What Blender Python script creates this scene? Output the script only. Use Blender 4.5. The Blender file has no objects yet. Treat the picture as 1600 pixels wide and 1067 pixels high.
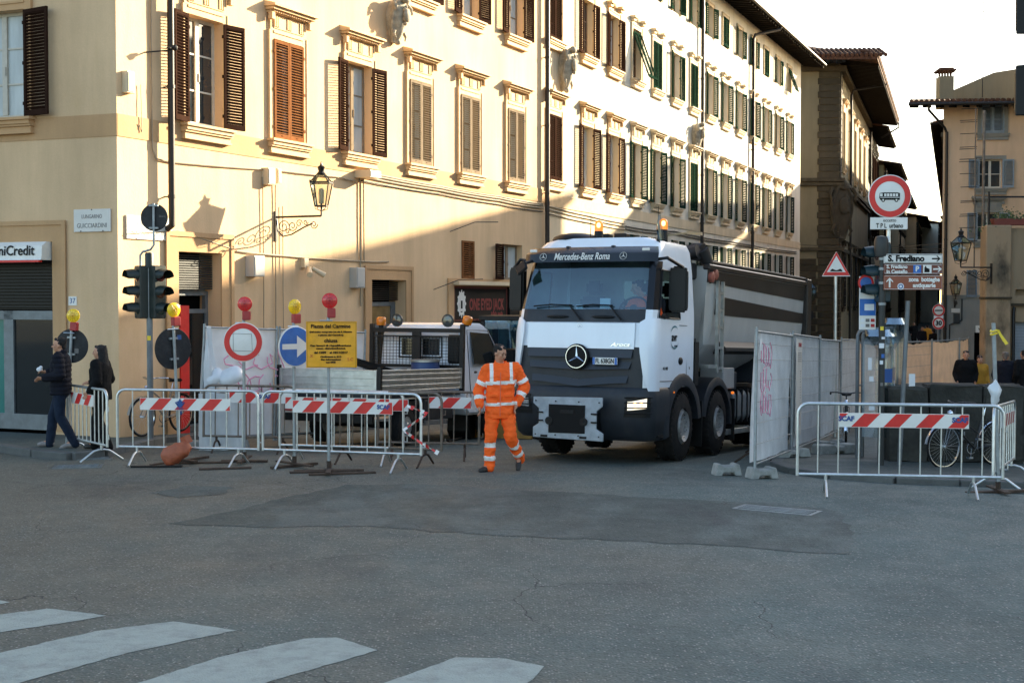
import bpy, bmesh, random
from math import *
from mathutils import Vector, Matrix

random.seed(7)
R = radians
SC = bpy.context.scene
COL = SC.collection

# ------------------------------------------------------------------ camera, sky, sun, exposure
F_PX, HZ, CAMH = 2150.0, 465.0, 2.5
PITCH = atan((533.5 - HZ) / F_PX)
cam = bpy.data.cameras.new('camera')
cam.sensor_width = 36.0
cam.lens = 36.0 * F_PX / 1600.0
cam.clip_end = 2000.0
cam_o = bpy.data.objects.new('camera', cam)
cam_o.location = (0, 0, CAMH)
cam_o.rotation_euler = (pi / 2 - PITCH, 0, 0)
COL.objects.link(cam_o)
SC.camera = cam_o

SUN_DIR = Vector((0.7706, 0.6373, 0.0))
SUN_EL = R(17.0)
SUN_VEC = Vector((SUN_DIR.x * cos(SUN_EL), SUN_DIR.y * cos(SUN_EL), sin(SUN_EL)))
SUN_AZ = atan2(SUN_DIR.x, SUN_DIR.y)          # clockwise from +Y
world = bpy.data.worlds.new('World')
SC.world = world
world.use_nodes = True
wn = world.node_tree
sky = wn.nodes.new('ShaderNodeTexSky')
sky.sky_type = 'NISHITA'
sky.sun_disc = False
sky.sun_elevation = SUN_EL
sky.sun_rotation = SUN_AZ
sky.altitude = 50
sky.air_density = 1.0
sky.dust_density = 1.6
sky.ozone_density = 0.6
bg = wn.nodes['Background']
bg.inputs['Strength'].default_value = 0.08
wn.links.new(sky.outputs[0], bg.inputs['Color'])

sun = bpy.data.lights.new('sun', 'SUN')
sun.energy = 4.2
sun.angle = R(0.53)
sun.color = (1.0, 0.85, 0.60)
sun_o = bpy.data.objects.new('sun', sun)
sun_o.rotation_euler = (-SUN_VEC).to_track_quat('-Z', 'Y').to_euler()
sun_o.location = (30, 30, 40)
COL.objects.link(sun_o)

SC.view_settings.view_transform = 'Standard'
SC.view_settings.look = 'None'
SC.view_settings.gamma = 1.0
SC.view_settings.exposure = 2.5
SC.view_settings.use_curve_mapping = False
SC.cycles.max_bounces = 6
SC.cycles.transparent_max_bounces = 16

# ------------------------------------------------------------------ materials
def M_(name):
    m = bpy.data.materials.new(name)
    m.use_nodes = True
    nt = m.node_tree
    return m, nt, nt.nodes['Principled BSDF']

def mat(name, c, rough=0.6, metal=0.0, var=0.12, scale=3.0, bump=0.0, bscale=60.0, dirt=0.0, dirtc=(0.05, 0.04, 0.03),
        spec=0.5, rnd=0.0, emit=None, es=0.0, streak=False, coat=0.0):
    m, nt, b = M_(name)
    N, L = nt.nodes, nt.links
    b.inputs['Roughness'].default_value = rough
    b.inputs['Metallic'].default_value = metal
    b.inputs['Specular IOR Level'].default_value = spec
    b.inputs['Coat Weight'].default_value = coat
    tc = N.new('ShaderNodeTexCoord')
    no = N.new('ShaderNodeTexNoise')
    no.inputs['Scale'].default_value = scale
    no.inputs['Detail'].default_value = 6
    no.inputs['Roughness'].default_value = 0.6
    if streak:
        mp = N.new('ShaderNodeMapping'); mp.inputs['Scale'].default_value = (1, 1, 0.18)
        L.new(tc.outputs['Object'], mp.inputs[0]); L.new(mp.outputs[0], no.inputs['Vector'])
    else:
        L.new(tc.outputs['Object'], no.inputs['Vector'])
    mr = N.new('ShaderNodeMapRange')
    mr.inputs['From Min'].default_value = 0.3; mr.inputs['From Max'].default_value = 0.7
    mr.inputs['To Min'].default_value = 1 - var; mr.inputs['To Max'].default_value = 1 + var
    L.new(no.outputs['Fac'], mr.inputs['Value'])
    fac = mr.outputs[0]
    if rnd:
        oi = N.new('ShaderNodeObjectInfo')
        m2 = N.new('ShaderNodeMapRange')
        m2.inputs['To Min'].default_value = 1 - rnd; m2.inputs['To Max'].default_value = 1 + rnd
        L.new(oi.outputs['Random'], m2.inputs['Value'])
        mu = N.new('ShaderNodeMath'); mu.operation = 'MULTIPLY'
        L.new(fac, mu.inputs[0]); L.new(m2.outputs[0], mu.inputs[1]); fac = mu.outputs[0]
    vm = N.new('ShaderNodeVectorMath'); vm.operation = 'SCALE'
    vm.inputs[0].default_value = c
    L.new(fac, vm.inputs['Scale'])
    out = vm.outputs[0]
    if dirt:
        n2 = N.new('ShaderNodeTexNoise'); n2.inputs['Scale'].default_value = scale * 0.6; n2.inputs['Detail'].default_value = 9
        n2.inputs['Roughness'].default_value = 0.7
        mp2 = N.new('ShaderNodeMapping'); mp2.inputs['Location'].default_value = (5, 3, 1); mp2.inputs['Scale'].default_value = (1, 1, 0.35 if streak else 1)
        L.new(tc.outputs['Object'], mp2.inputs[0]); L.new(mp2.outputs[0], n2.inputs['Vector'])
        r2 = N.new('ShaderNodeMapRange'); r2.inputs['From Min'].default_value = 0.48; r2.inputs['From Max'].default_value = 0.75
        r2.inputs['To Max'].default_value = dirt
        L.new(n2.outputs['Fac'], r2.inputs['Value'])
        mx = N.new('ShaderNodeMix'); mx.data_type = 'RGBA'
        mx.inputs[7].default_value = (*dirtc, 1)
        L.new(r2.outputs[0], mx.inputs[0]); L.new(out, mx.inputs[6]); out = mx.outputs[2]
    L.new(out, b.inputs['Base Color'])
    if bump:
        n3 = N.new('ShaderNodeTexNoise'); n3.inputs['Scale'].default_value = bscale; n3.inputs['Detail'].default_value = 4
        L.new(tc.outputs['Object'], n3.inputs['Vector'])
        bp = N.new('ShaderNodeBump'); bp.inputs['Strength'].default_value = bump; bp.inputs['Distance'].default_value = 0.02
        L.new(n3.outputs['Fac'], bp.inputs['Height']); L.new(bp.outputs[0], b.inputs['Normal'])
    if emit:
        b.inputs['Emission Color'].default_value = (*emit, 1); b.inputs['Emission Strength'].default_value = es
    return m

def glass(name, tint, refl=0.12, rough=0.02):
    m = bpy.data.materials.new(name); m.use_nodes = True
    nt = m.node_tree; N, L = nt.nodes, nt.links
    N.remove(N['Principled BSDF'])
    tr = N.new('ShaderNodeBsdfTransparent'); tr.inputs[0].default_value = (*tint, 1)
    gl = N.new('ShaderNodeBsdfGlossy'); gl.inputs['Roughness'].default_value = rough; gl.inputs[0].default_value = (.72, .88, .95, 1)
    fr = N.new('ShaderNodeFresnel'); fr.inputs['IOR'].default_value = 1.5
    ad = N.new('ShaderNodeMath'); ad.operation = 'ADD'; ad.inputs[1].default_value = refl; ad.use_clamp = True
    L.new(fr.outputs[0], ad.inputs[0])
    mx = N.new('ShaderNodeMixShader')
    L.new(ad.outputs[0], mx.inputs[0]); L.new(tr.outputs[0], mx.inputs[1]); L.new(gl.outputs[0], mx.inputs[2])
    L.new(mx.outputs[0], N['Material Output'].inputs['Surface'])
    return m

def cloth_translucent(name, c, tr=0.5):
    m = bpy.data.materials.new(name); m.use_nodes = True
    nt = m.node_tree; N, L = nt.nodes, nt.links
    N.remove(N['Principled BSDF'])
    tc = N.new('ShaderNodeTexCoord'); no = N.new('ShaderNodeTexNoise'); no.inputs['Scale'].default_value = 2.2; no.inputs['Detail'].default_value = 7
    L.new(tc.outputs['Object'], no.inputs['Vector'])
    mr = N.new('ShaderNodeMapRange'); mr.inputs['From Min'].default_value = .3; mr.inputs['From Max'].default_value = .7
    mr.inputs['To Min'].default_value = .82; mr.inputs['To Max'].default_value = 1.08
    L.new(no.outputs['Fac'], mr.inputs['Value'])
    vm = N.new('ShaderNodeVectorMath'); vm.operation = 'SCALE'; vm.inputs[0].default_value = c; L.new(mr.outputs[0], vm.inputs['Scale'])
    d = N.new('ShaderNodeBsdfDiffuse'); t = N.new('ShaderNodeBsdfTranslucent')
    L.new(vm.outputs[0], d.inputs[0]); L.new(vm.outputs[0], t.inputs[0])
    mx = N.new('ShaderNodeMixShader'); mx.inputs[0].default_value = tr
    L.new(d.outputs[0], mx.inputs[1]); L.new(t.outputs[0], mx.inputs[2])
    L.new(mx.outputs[0], N['Material Output'].inputs['Surface'])
    return m

def plaster(name, c, dark=(0.5, 0.36, 0.2), amt=0.35):
    """painted render: broad tonal drift, vertical rain streaks, patches, fine grain"""
    m, nt, b = M_(name)
    N, L = nt.nodes, nt.links
    b.inputs['Roughness'].default_value = 0.9
    b.inputs['Specular IOR Level'].default_value = 0.2
    tc = N.new('ShaderNodeTexCoord')
    def noise(s, det, sc=(1, 1, 1), loc=(0, 0, 0)):
        mp = N.new('ShaderNodeMapping'); mp.inputs['Scale'].default_value = sc; mp.inputs['Location'].default_value = loc
        n = N.new('ShaderNodeTexNoise'); n.inputs['Scale'].default_value = s; n.inputs['Detail'].default_value = det
        n.inputs['Roughness'].default_value = 0.62
        L.new(tc.outputs['Object'], mp.inputs[0]); L.new(mp.outputs[0], n.inputs['Vector']); return n.outputs['Fac']
    def rng(v, a, bb, c0, c1):
        r = N.new('ShaderNodeMapRange'); r.inputs['From Min'].default_value = a; r.inputs['From Max'].default_value = bb
        r.inputs['To Min'].default_value = c0; r.inputs['To Max'].default_value = c1
        L.new(v, r.inputs['Value']); return r.outputs[0]
    def mul(a, bb):
        q = N.new('ShaderNodeMath'); q.operation = 'MULTIPLY'; L.new(a, q.inputs[0]); L.new(bb, q.inputs[1]); return q.outputs[0]
    base = rng(noise(0.5, 5), 0.3, 0.7, 0.9, 1.06)
    st = rng(noise(1.3, 8, (1, 1, 0.12), (3, 1, 0)), 0.35, 0.7, 1.06, 0.82)
    gr = rng(noise(40, 3), 0.2, 0.8, 0.95, 1.05)
    f = mul(mul(base, st), gr)
    vm = N.new('ShaderNodeVectorMath'); vm.operation = 'SCALE'; vm.inputs[0].default_value = c; L.new(f, vm.inputs['Scale'])
    pt = rng(noise(0.9, 10, (1, 1, 0.5), (9, 2, 4)), 0.55, 0.72, 0.0, amt)
    mx = N.new('ShaderNodeMix'); mx.data_type = 'RGBA'; mx.inputs[7].default_value = (*dark, 1)
    L.new(pt, mx.inputs[0]); L.new(vm.outputs[0], mx.inputs[6])
    L.new(mx.outputs[2], b.inputs['Base Color'])
    bp = N.new('ShaderNodeBump'); bp.inputs['Strength'].default_value = 0.25; bp.inputs['Distance'].default_value = 0.02
    L.new(noise(18, 6), bp.inputs['Height']); L.new(bp.outputs[0], b.inputs['Normal'])
    return m

def asphalt(name, c, warm=(0.085, 0.07, 0.055), speck=0.5, crack=1.0, worn=0.5, blot=None, grad=False):
    m, nt, b = M_(name)
    N, L = nt.nodes, nt.links
    b.inputs['Specular IOR Level'].default_value = 0.35
    tc = N.new('ShaderNodeTexCoord')
    P = tc.outputs['Object']
    def noise(s, det=5, sc=None, ro=0.6, loc=None):
        n = N.new('ShaderNodeTexNoise'); n.inputs['Scale'].default_value = s; n.inputs['Detail'].default_value = det; n.inputs['Roughness'].default_value = ro
        if sc or loc:
            mp = N.new('ShaderNodeMapping')
            if sc: mp.inputs['Scale'].default_value = sc
            if loc: mp.inputs['Location'].default_value = loc
            L.new(P, mp.inputs[0]); L.new(mp.outputs[0], n.inputs['Vector'])
        else:
            L.new(P, n.inputs['Vector'])
        return n.outputs['Fac']
    def rng(v, a, bb, c0, c1):
        r = N.new('ShaderNodeMapRange'); r.inputs['From Min'].default_value = a; r.inputs['From Max'].default_value = bb
        r.inputs['To Min'].default_value = c0; r.inputs['To Max'].default_value = c1
        L.new(v, r.inputs['Value']); return r.outputs[0]
    def mul(a, bb):
        q = N.new('ShaderNodeMath'); q.operation = 'MULTIPLY'; L.new(a, q.inputs[0]); L.new(bb, q.inputs[1]); return q.outputs[0]
    def mix(fac, a, colb):
        x = N.new('ShaderNodeMix'); x.data_type = 'RGBA'; L.new(fac, x.inputs[0])
        if isinstance(a, tuple): x.inputs[6].default_value = (*a, 1)
        else: L.new(a, x.inputs[6])
        x.inputs[7].default_value = (*colb, 1); return x.outputs[2]
    bn = noise(0.22, 7)
    if grad:      # older, browner surfacing towards the quay side
        sx = N.new('ShaderNodeSeparateXYZ'); L.new(P, sx.inputs[0])
        ma = N.new('ShaderNodeMath'); ma.operation = 'MULTIPLY_ADD'; ma.inputs[1].default_value = -0.028
        L.new(sx.outputs[0], ma.inputs[0]); L.new(bn, ma.inputs[2]); bn = ma.outputs[0]
    big = rng(bn, 0.36, 0.68, 0.0, 1.0)
    col = mix(big, c, warm)
    if blot: col = mix(rng(noise(0.55, 8, (1, .55, 1), .65, (1, 4, 0)), 0.47, 0.57, 0, 0.95), col, blot)
    f = mul(rng(noise(0.7, 8, (1, 0.45, 1)), 0.3, 0.7, 0.8, 1.18), rng(noise(14, 6), 0.25, 0.75, 0.78, 1.22))
    vs = N.new('ShaderNodeVectorMath'); vs.operation = 'SCALE'; L.new(col, vs.inputs[0]); L.new(f, vs.inputs['Scale'])
    col = vs.outputs[0]
    # stone chips
    vo = N.new('ShaderNodeTexVoronoi'); vo.inputs['Scale'].default_value = 44; L.new(P, vo.inputs['Vector'])
    sp = N.new('ShaderNodeSeparateColor'); L.new(vo.outputs['Color'], sp.inputs[0])
    chip = rng(sp.outputs[0], 0.72, 0.95, 0, speck)
    chip = mul(chip, rng(vo.outputs['Distance'], 0.25, 0.5, 1, 0))
    col = mix(chip, col, (0.32, 0.305, 0.27))
    dk = mul(rng(sp.outputs[1], 0.75, 0.97, 0, 0.6), rng(vo.outputs['Distance'], 0.3, 0.55, 1, 0))
    col = mix(dk, col, (0.012, 0.012, 0.013))
    # oil and tyre stains
    stn = rng(noise(0.42, 9, (1, 0.5, 1), 0.65, (4, 7, 0)), 0.56, 0.72, 0, worn)
    col = mix(stn, col, (0.028, 0.028, 0.030))
    # cracks
    wv = N.new('ShaderNodeTexNoise'); wv.inputs['Scale'].default_value = 1.6; wv.inputs['Detail'].default_value = 8; L.new(P, wv.inputs['Vector'])
    ad = N.new('ShaderNodeMix'); ad.data_type = 'RGBA'; ad.inputs[0].default_value = 0.35; L.new(P, ad.inputs[6]); L.new(wv.outputs['Color'], ad.inputs[7])
    vc = N.new('ShaderNodeTexVoronoi'); vc.feature = 'DISTANCE_TO_EDGE'; vc.inputs['Scale'].default_value = 0.8; L.new(ad.outputs[2], vc.inputs['Vector'])
    ck = mul(rng(vc.outputs['Distance'], 0.001, 0.004, 0.8, 0), rng(noise(0.35, 3, None, 0.5, (2, 9, 1)), 0.45, 0.58, 0, crack))
    col = mix(ck, col, (0.012, 0.012, 0.012))
    L.new(col, b.inputs['Base Color'])
    L.new(rng(noise(2.0, 4), 0.3, 0.7, 0.62, 0.85), b.inputs['Roughness'])
    bp = N.new('ShaderNodeBump'); bp.inputs['Strength'].default_value = 0.6; bp.inputs['Distance'].default_value = 0.012
    hh = N.new('ShaderNodeMath'); hh.operation = 'SUBTRACT'; L.new(vo.outputs['Distance'], hh.inputs[0]); L.new(ck, hh.inputs[1])
    L.new(hh.outputs[0], bp.inputs['Height']); L.new(bp.outputs[0], b.inputs['Normal'])
    return m

MT = {}
def mk(k, *a, **kw): MT[k] = mat(k, *a, **kw)
MT['asphalt'] = asphalt('asphalt', (0.085, 0.112, 0.101), warm=(0.118, 0.111, 0.084), speck=1.0, grad=True)
MT['asphalt_patch'] = asphalt('asphalt_patch', (0.048, 0.066, 0.058), warm=(0.058, 0.068, 0.058), speck=0.4, worn=0.7, blot=(0.088, 0.108, 0.098))
MT['pavement_asphalt'] = asphalt('pavement_asphalt', (0.068, 0.086, 0.078), warm=(0.07, 0.076, 0.064), speck=0.3)
MT['zebra'] = mat('zebra_paint', (0.30, 0.335, 0.295), 0.75, var=0.07, scale=9, dirt=.55, dirtc=(0.10, 0.105, 0.095), bump=0.5, bscale=60)
MT['plaster_ochre'] = plaster('plaster_ochre', (0.67, 0.465, 0.275), (0.58, 0.385, 0.20), 0.45)
MT['plaster_cream'] = plaster('plaster_cream', (0.64, 0.51, 0.34), (0.55, 0.40, 0.24), 0.45)
MT['plaster_white'] = plaster('plaster_white', (0.68, 0.62, 0.51), (0.48, 0.43, 0.34), 0.45)
MT['plaster_band'] = plaster('plaster_band', (0.52, 0.32, 0.165), (0.45, 0.27, 0.15), 0.3)
MT['plaster_orange'] = plaster('plaster_orange', (0.70, 0.48, 0.31), (0.5, 0.3, 0.17), 0.25)
MT['plaster_grey'] = plaster('plaster_grey', (0.26, 0.25, 0.22), (0.16, 0.15, 0.13), 0.5)
MT['plaster_green'] = plaster('plaster_green', (0.22, 0.23, 0.19), (0.2, 0.2, 0.17), 0.4)
MT['plaster_yellow'] = plaster('plaster_yellow', (0.36, 0.27, 0.14), (0.3, 0.21, 0.11), 0.4)
MT['plaster_tan'] = plaster('plaster_tan', (0.24, 0.20, 0.13), (0.12, 0.10, 0.06), 0.4)
MT['plaster_stained'] = plaster('plaster_stained', (0.30, 0.22, 0.14), (0.05, 0.042, 0.032), 0.95)
mk('stone_trim', (0.62, 0.42, 0.22), 0.85, var=0.12, scale=4, bump=0.2)
mk('pietra', (0.066, 0.053, 0.036), 0.9, var=0.25, scale=3, bump=0.5, bscale=25, rnd=0.18, spec=0.15)
mk('pietra_dark', (0.016, 0.013, 0.009), 0.9, var=0.25, scale=3, bump=0.5, bscale=25, spec=0.1)
mk('shield_stone', (0.36, 0.31, 0.23), 0.9, var=0.3, scale=6, bump=0.6, bscale=30, dirt=0.6)
mk('parapet_stone', (0.050, 0.049, 0.042), 0.9, var=0.3, scale=4, bump=0.8, bscale=18, dirt=0.6, dirtc=(0.02, 0.02, 0.018), rnd=0.12, spec=0.15)
mk('concrete', (0.30, 0.31, 0.29), 0.9, var=0.2, scale=8, bump=0.4, bscale=40, dirt=0.5, dirtc=(0.1, 0.1, 0.09), rnd=0.1)
mk('kerb', (0.095, 0.098, 0.092), 0.85, var=0.2, scale=5, bump=0.4, bscale=40, rnd=0.12)
mk('marble', (0.62, 0.60, 0.55), 0.5, var=0.08, scale=3, dirt=0.3, dirtc=(0.4, 0.36, 0.3))
mk('brown_wood', (0.032, 0.017, 0.012), 0.6, var=0.18, scale=6, rnd=0.15, spec=.0)
mk('tan_wood', (0.20, 0.085, 0.036), 0.7, var=0.18, scale=6, rnd=0.1, spec=.0)
mk('grey_wood', (0.24, 0.19, 0.135), 0.75, var=0.2, scale=6, rnd=0.1, spec=.0)
mk('green_wood', (0.012, 0.029, 0.019), 0.55, var=0.18, scale=6, rnd=0.2, spec=.0)
mk('bluegrey_wood', (0.20, 0.24, 0.27), 0.6, var=0.12, scale=6, rnd=0.1)
mk('window_white', (0.52, 0.48, 0.40), 0.6, var=0.12, scale=8, rnd=0.08)
mk('window_brown', (0.20, 0.12, 0.07), 0.6, var=0.12, scale=8)
mk('pane', (0.025, 0.032, 0.036), 0.04, var=0.3, scale=0.7, spec=0.8)
mk('curtain', (0.42, 0.46, 0.46), 0.35, var=0.2, scale=4, streak=True)
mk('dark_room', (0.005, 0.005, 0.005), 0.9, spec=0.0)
mk('dark_glass', (0.012, 0.015, 0.016), 0.05, spec=0.7)
mk('teal_glass', (0.05, 0.20, 0.17), 0.12, spec=0.6, var=0.2, scale=1)
mk('roof_tile', (0.09, 0.042, 0.026), 0.85, var=0.4, scale=5, bump=0.4, rnd=0.2, spec=0.1)
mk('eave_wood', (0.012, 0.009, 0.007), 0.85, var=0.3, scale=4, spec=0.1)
mk('dark_iron', (0.009, 0.0085, 0.008), 0.5, metal=0.3, var=0.2, scale=10)
mk('downpipe', (0.028, 0.022, 0.018), 0.5, metal=0.4, var=0.2, scale=4)
mk('galv', (0.60, 0.64, 0.65), 0.34, metal=0.85, var=0.14, scale=9, dirt=0.35, dirtc=(0.22, 0.23, 0.23), rnd=0.06)
mk('galv_dull', (0.30, 0.33, 0.34), 0.5, metal=0.6, var=0.2, scale=7, dirt=0.4, dirtc=(0.14, 0.13, 0.12))
mk('rust', (0.055, 0.034, 0.022), 0.75, metal=0.2, var=0.4, scale=9, bump=0.3, dirt=0.5, dirtc=(0.03, 0.022, 0.018))
mk('rust_pipe', (0.17, 0.14, 0.11), 0.6, metal=0.4, var=0.4, scale=9, dirt=0.7, dirtc=(0.08, 0.04, 0.022))
mk('pole_grey', (0.17, 0.19, 0.20), 0.5, metal=0.4, var=0.15, scale=6, dirt=0.3)
mk('pole_dark', (0.030, 0.034, 0.034), 0.5, metal=0.3, var=0.2, scale=6, dirt=0.4)
mk('white_paint', (0.78, 0.80, 0.80), 0.35, var=0.04, scale=3, dirt=0.12, dirtc=(0.4, 0.38, 0.33))
mk('sign_white', (0.74, 0.73, 0.68), 0.45, var=0.05, scale=5, dirt=0.25, dirtc=(0.5, 0.46, 0.38))
mk('sign_red', (0.62, 0.022, 0.018), 0.42, var=0.12, scale=5)
mk('sign_orange', (0.72, 0.13, 0.05), 0.42, var=0.12, scale=5)
mk('sign_blue', (0.010, 0.12, 0.43), 0.35, var=0.18, scale=6, dirt=0.2, dirtc=(0.2, 0.3, 0.45))
mk('sign_yellow', (0.85, 0.385, 0.012), 0.4, var=0.12, scale=7, dirt=0.5, dirtc=(0.50, 0.24, 0.02), bump=0.25, bscale=9)
mk('sign_brown', (0.15, 0.038, 0.022), 0.45, var=0.1, scale=6)
mk('sign_brown_red', (0.24, 0.065, 0.03), 0.45, var=0.1, scale=6)
mk('sign_back', (0.014, 0.016, 0.019), 0.5, var=0.3, scale=7, dirt=0.5, dirtc=(0.07, 0.07, 0.075), spec=0.3)
mk('print_black', (0.006, 0.006, 0.006), 0.6, spec=0.2)
mk('print_blue', (0.012, 0.07, 0.25), 0.5)
mk('print_grey', (0.16, 0.15, 0.14), 0.6)
mk('print_pink', (0.70, 0.30, 0.42), 0.7)
mk('print_red', (0.45, 0.03, 0.03), 0.5)
mk('lens_yellow', (0.92, 0.60, 0.012), 0.22, var=0.15, scale=30, spec=0.8)
mk('lens_red', (0.68, 0.03, 0.025), 0.22, var=0.15, scale=30, spec=0.8)
mk('lamp_box_red', (0.33, 0.02, 0.022), 0.4, var=0.15, scale=8)
mk('amber', (0.72, 0.20, 0.01), 0.25, spec=0.7, var=0.1)
mk('amber_lit', (0.8, 0.25, 0.03), 0.25, emit=(1.0, 0.22, 0.015), es=.16)
mk('bulb_lit', (1, 0.8, 0.5), 0.3, emit=(1.0, 0.50, 0.13), es=.8)
mk('head_lit', (1, 0.95, 0.8), 0.3, emit=(1.0, 0.86, 0.62), es=.22)
mk('tail_lit', (0.8, 0.25, 0.02), 0.3, emit=(1.0, 0.45, 0.12), es=2.0)
mk('truck_white', (0.74, 0.79, 0.84), 0.22, var=0.04, scale=2, dirt=0.16, dirtc=(0.42, 0.42, 0.40), coat=0.5, streak=True)
mk('truck_grey', (0.017, 0.021, 0.027), 0.45, var=0.12, scale=4, dirt=0.25, dirtc=(0.09, 0.085, 0.08), spec=0.35)
mk('truck_black', (0.005, 0.0055, 0.006), 0.45, var=0.15, scale=4, spec=0.3)
mk('visor_navy', (0.005, 0.008, 0.013), 0.25, var=0.1, scale=4, spec=0.4)
mk('grille_grey', (0.021, 0.025, 0.030), 0.4)
mk('chrome', (0.66, 0.72, 0.80), 0.2, metal=1.0, var=0.03)
mk('steel_plate', (0.36, 0.40, 0.43), 0.55, metal=0.35, var=0.22, scale=7, dirt=0.5, dirtc=(0.20, 0.22, 0.23))
mk('dump_grey', (0.42, 0.42, 0.40), 0.4, var=0.08, scale=2, dirt=0.35, dirtc=(0.24, 0.22, 0.19), streak=True)
mk('dump_brown', (0.017, 0.014, 0.013), 0.35, var=0.15, scale=2, dirt=0.3, dirtc=(0.10, 0.085, 0.07), spec=0.35)
mk('rubber', (0.013, 0.013, 0.0135), 0.85, var=0.3, scale=8, bump=0.4, dirt=0.4, dirtc=(0.055, 0.048, 0.04), spec=0.2)
mk('rim_grey', (0.42, 0.42, 0.41), 0.5, metal=0.5, var=0.2, scale=7, dirt=0.5, dirtc=(0.10, 0.09, 0.08))
mk('alu', (0.50, 0.52, 0.50), 0.38, metal=0.8, var=0.2, scale=5, dirt=0.5, dirtc=(0.22, 0.21, 0.19))
mk('tarp_black', (0.007, 0.007, 0.008), 0.6, bump=0.5, bscale=12)
mk('seat_fabric', (0.05, 0.06, 0.075), 0.9)
mk('interior', (0.32, 0.33, 0.32), 0.8)
mk('hi_vis', (0.98, 0.130, 0.016), 0.75, var=0.12, scale=7, bump=0.7, bscale=14, emit=None, spec=0.25)
mk('hi_vis_band', (0.80, 0.78, 0.72), 0.4, var=0.08, scale=12, bump=0.3, bscale=20)
mk('skin', (0.46, 0.23, 0.14), 0.55, var=0.1, scale=15)
mk('hair_black', (0.006, 0.005, 0.0045), 0.8, var=0.3, scale=40, bump=0.6, bscale=60)
mk('hair_grey', (0.14, 0.11, 0.09), 0.6, var=0.3, scale=40)
mk('boot', (0.018, 0.016, 0.015), 0.6, var=0.2, scale=12)
mk('shoe_grey', (0.22, 0.20, 0.19), 0.6, var=0.3, scale=20)
mk('navy_cloth', (0.007, 0.008, 0.014), 0.85, var=0.25, scale=9, bump=0.6, bscale=18, spec=0.2)
mk('black_cloth', (0.005, 0.005, 0.0055), 0.9, var=0.25, scale=9, bump=0.4, bscale=25, spec=0.2)
mk('denim', (0.010, 0.018, 0.036), 0.85, var=0.3, scale=9, bump=0.3, bscale=40, spec=0.2)
mk('mustard_cloth', (0.48, 0.23, 0.02), 0.85, var=0.15, scale=9)
mk('eye_dark', (0.015, 0.01, 0.008), 0.2)
mk('lip', (0.30, 0.10, 0.08), 0.5)
mk('sandbag', (0.34, 0.085, 0.035), 0.6, var=0.2, scale=9, bump=0.5, bscale=20, dirt=0.4, dirtc=(0.20, 0.06, 0.03))
mk('plastic_white', (0.62, 0.65, 0.67), 0.3, var=0.06, scale=6, bump=0.4, bscale=9)
mk('box_grey', (0.42, 0.41, 0.38), 0.5, var=0.06)
mk('box_cream', (0.62, 0.50, 0.33), 0.6, var=0.06)
mk('cable', (0.30, 0.24, 0.16), 0.7)
mk('cable_dark', (0.035, 0.030, 0.028), 0.7)
mk('digger_yellow', (0.42, 0.22, 0.03), 0.5, var=0.2, scale=4, dirt=0.5, dirtc=(0.16, 0.10, 0.04))
mk('barrel_blue', (0.015, 0.05, 0.16), 0.4, var=0.1)
mk('bike_white', (0.55, 0.57, 0.58), 0.35, var=0.1)
mk('bike_black', (0.014, 0.015, 0.017), 0.3, var=0.1)
mk('bike_tan', (0.26, 0.22, 0.17), 0.4, var=0.15)
mk('lantern_glass_frost', (0.72, 0.66, 0.52), 0.3, var=0.06)
mk('signal_green', (0.006, 0.014, 0.012), 0.5, var=0.15)
mk('signal_teal', (0.008, 0.028, 0.036), 0.45, var=0.15)
mk('cast_iron', (0.16, 0.18, 0.18), 0.45, metal=0.5, var=0.3, scale=12, bump=0.4)
mk('leaf', (0.05, 0.09, 0.03), 0.7, var=0.4, scale=8)
mk('flower_box', (0.16, 0.035, 0.022), 0.7)
mk('shutter_metal', (0.20, 0.22, 0.24), 0.5, metal=0.3, var=0.1)
mk('yellow_tape', (0.80, 0.58, 0.03), 0.4)
mk('paper', (0.72, 0.74, 0.75), 0.7, var=0.05)
MT['windscreen'] = glass('windscreen', (0.55, 0.78, 0.88), 0.10)
MT['clear_glass'] = glass('clear_glass', (0.80, 0.84, 0.84), 0.06)
MT['mirror'] = mat('mirror_glass', (0.5, 0.52, 0.52), 0.05, metal=1.0, var=0.02)
MT['tarp_white'] = cloth_translucent('tarp_white', (0.76, 0.79, 0.80), 0.25)
MT['tarp_beige'] = cloth_translucent('tarp_beige', (0.90, 0.70, 0.52), 0.5)
MT['poly'] = glass('polycarbonate', (0.75, 0.78, 0.80), 0.45, 0.12)

# ------------------------------------------------------------------ mesh builder
def frame_of(d):
    d = Vector(d).normalized()
    a = Vector((0, 0, 1)) if abs(d.z) < 0.95 else Vector((1, 0, 0))
    x = d.cross(a).normalized(); y = d.cross(x).normalized()
    return x, y

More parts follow.
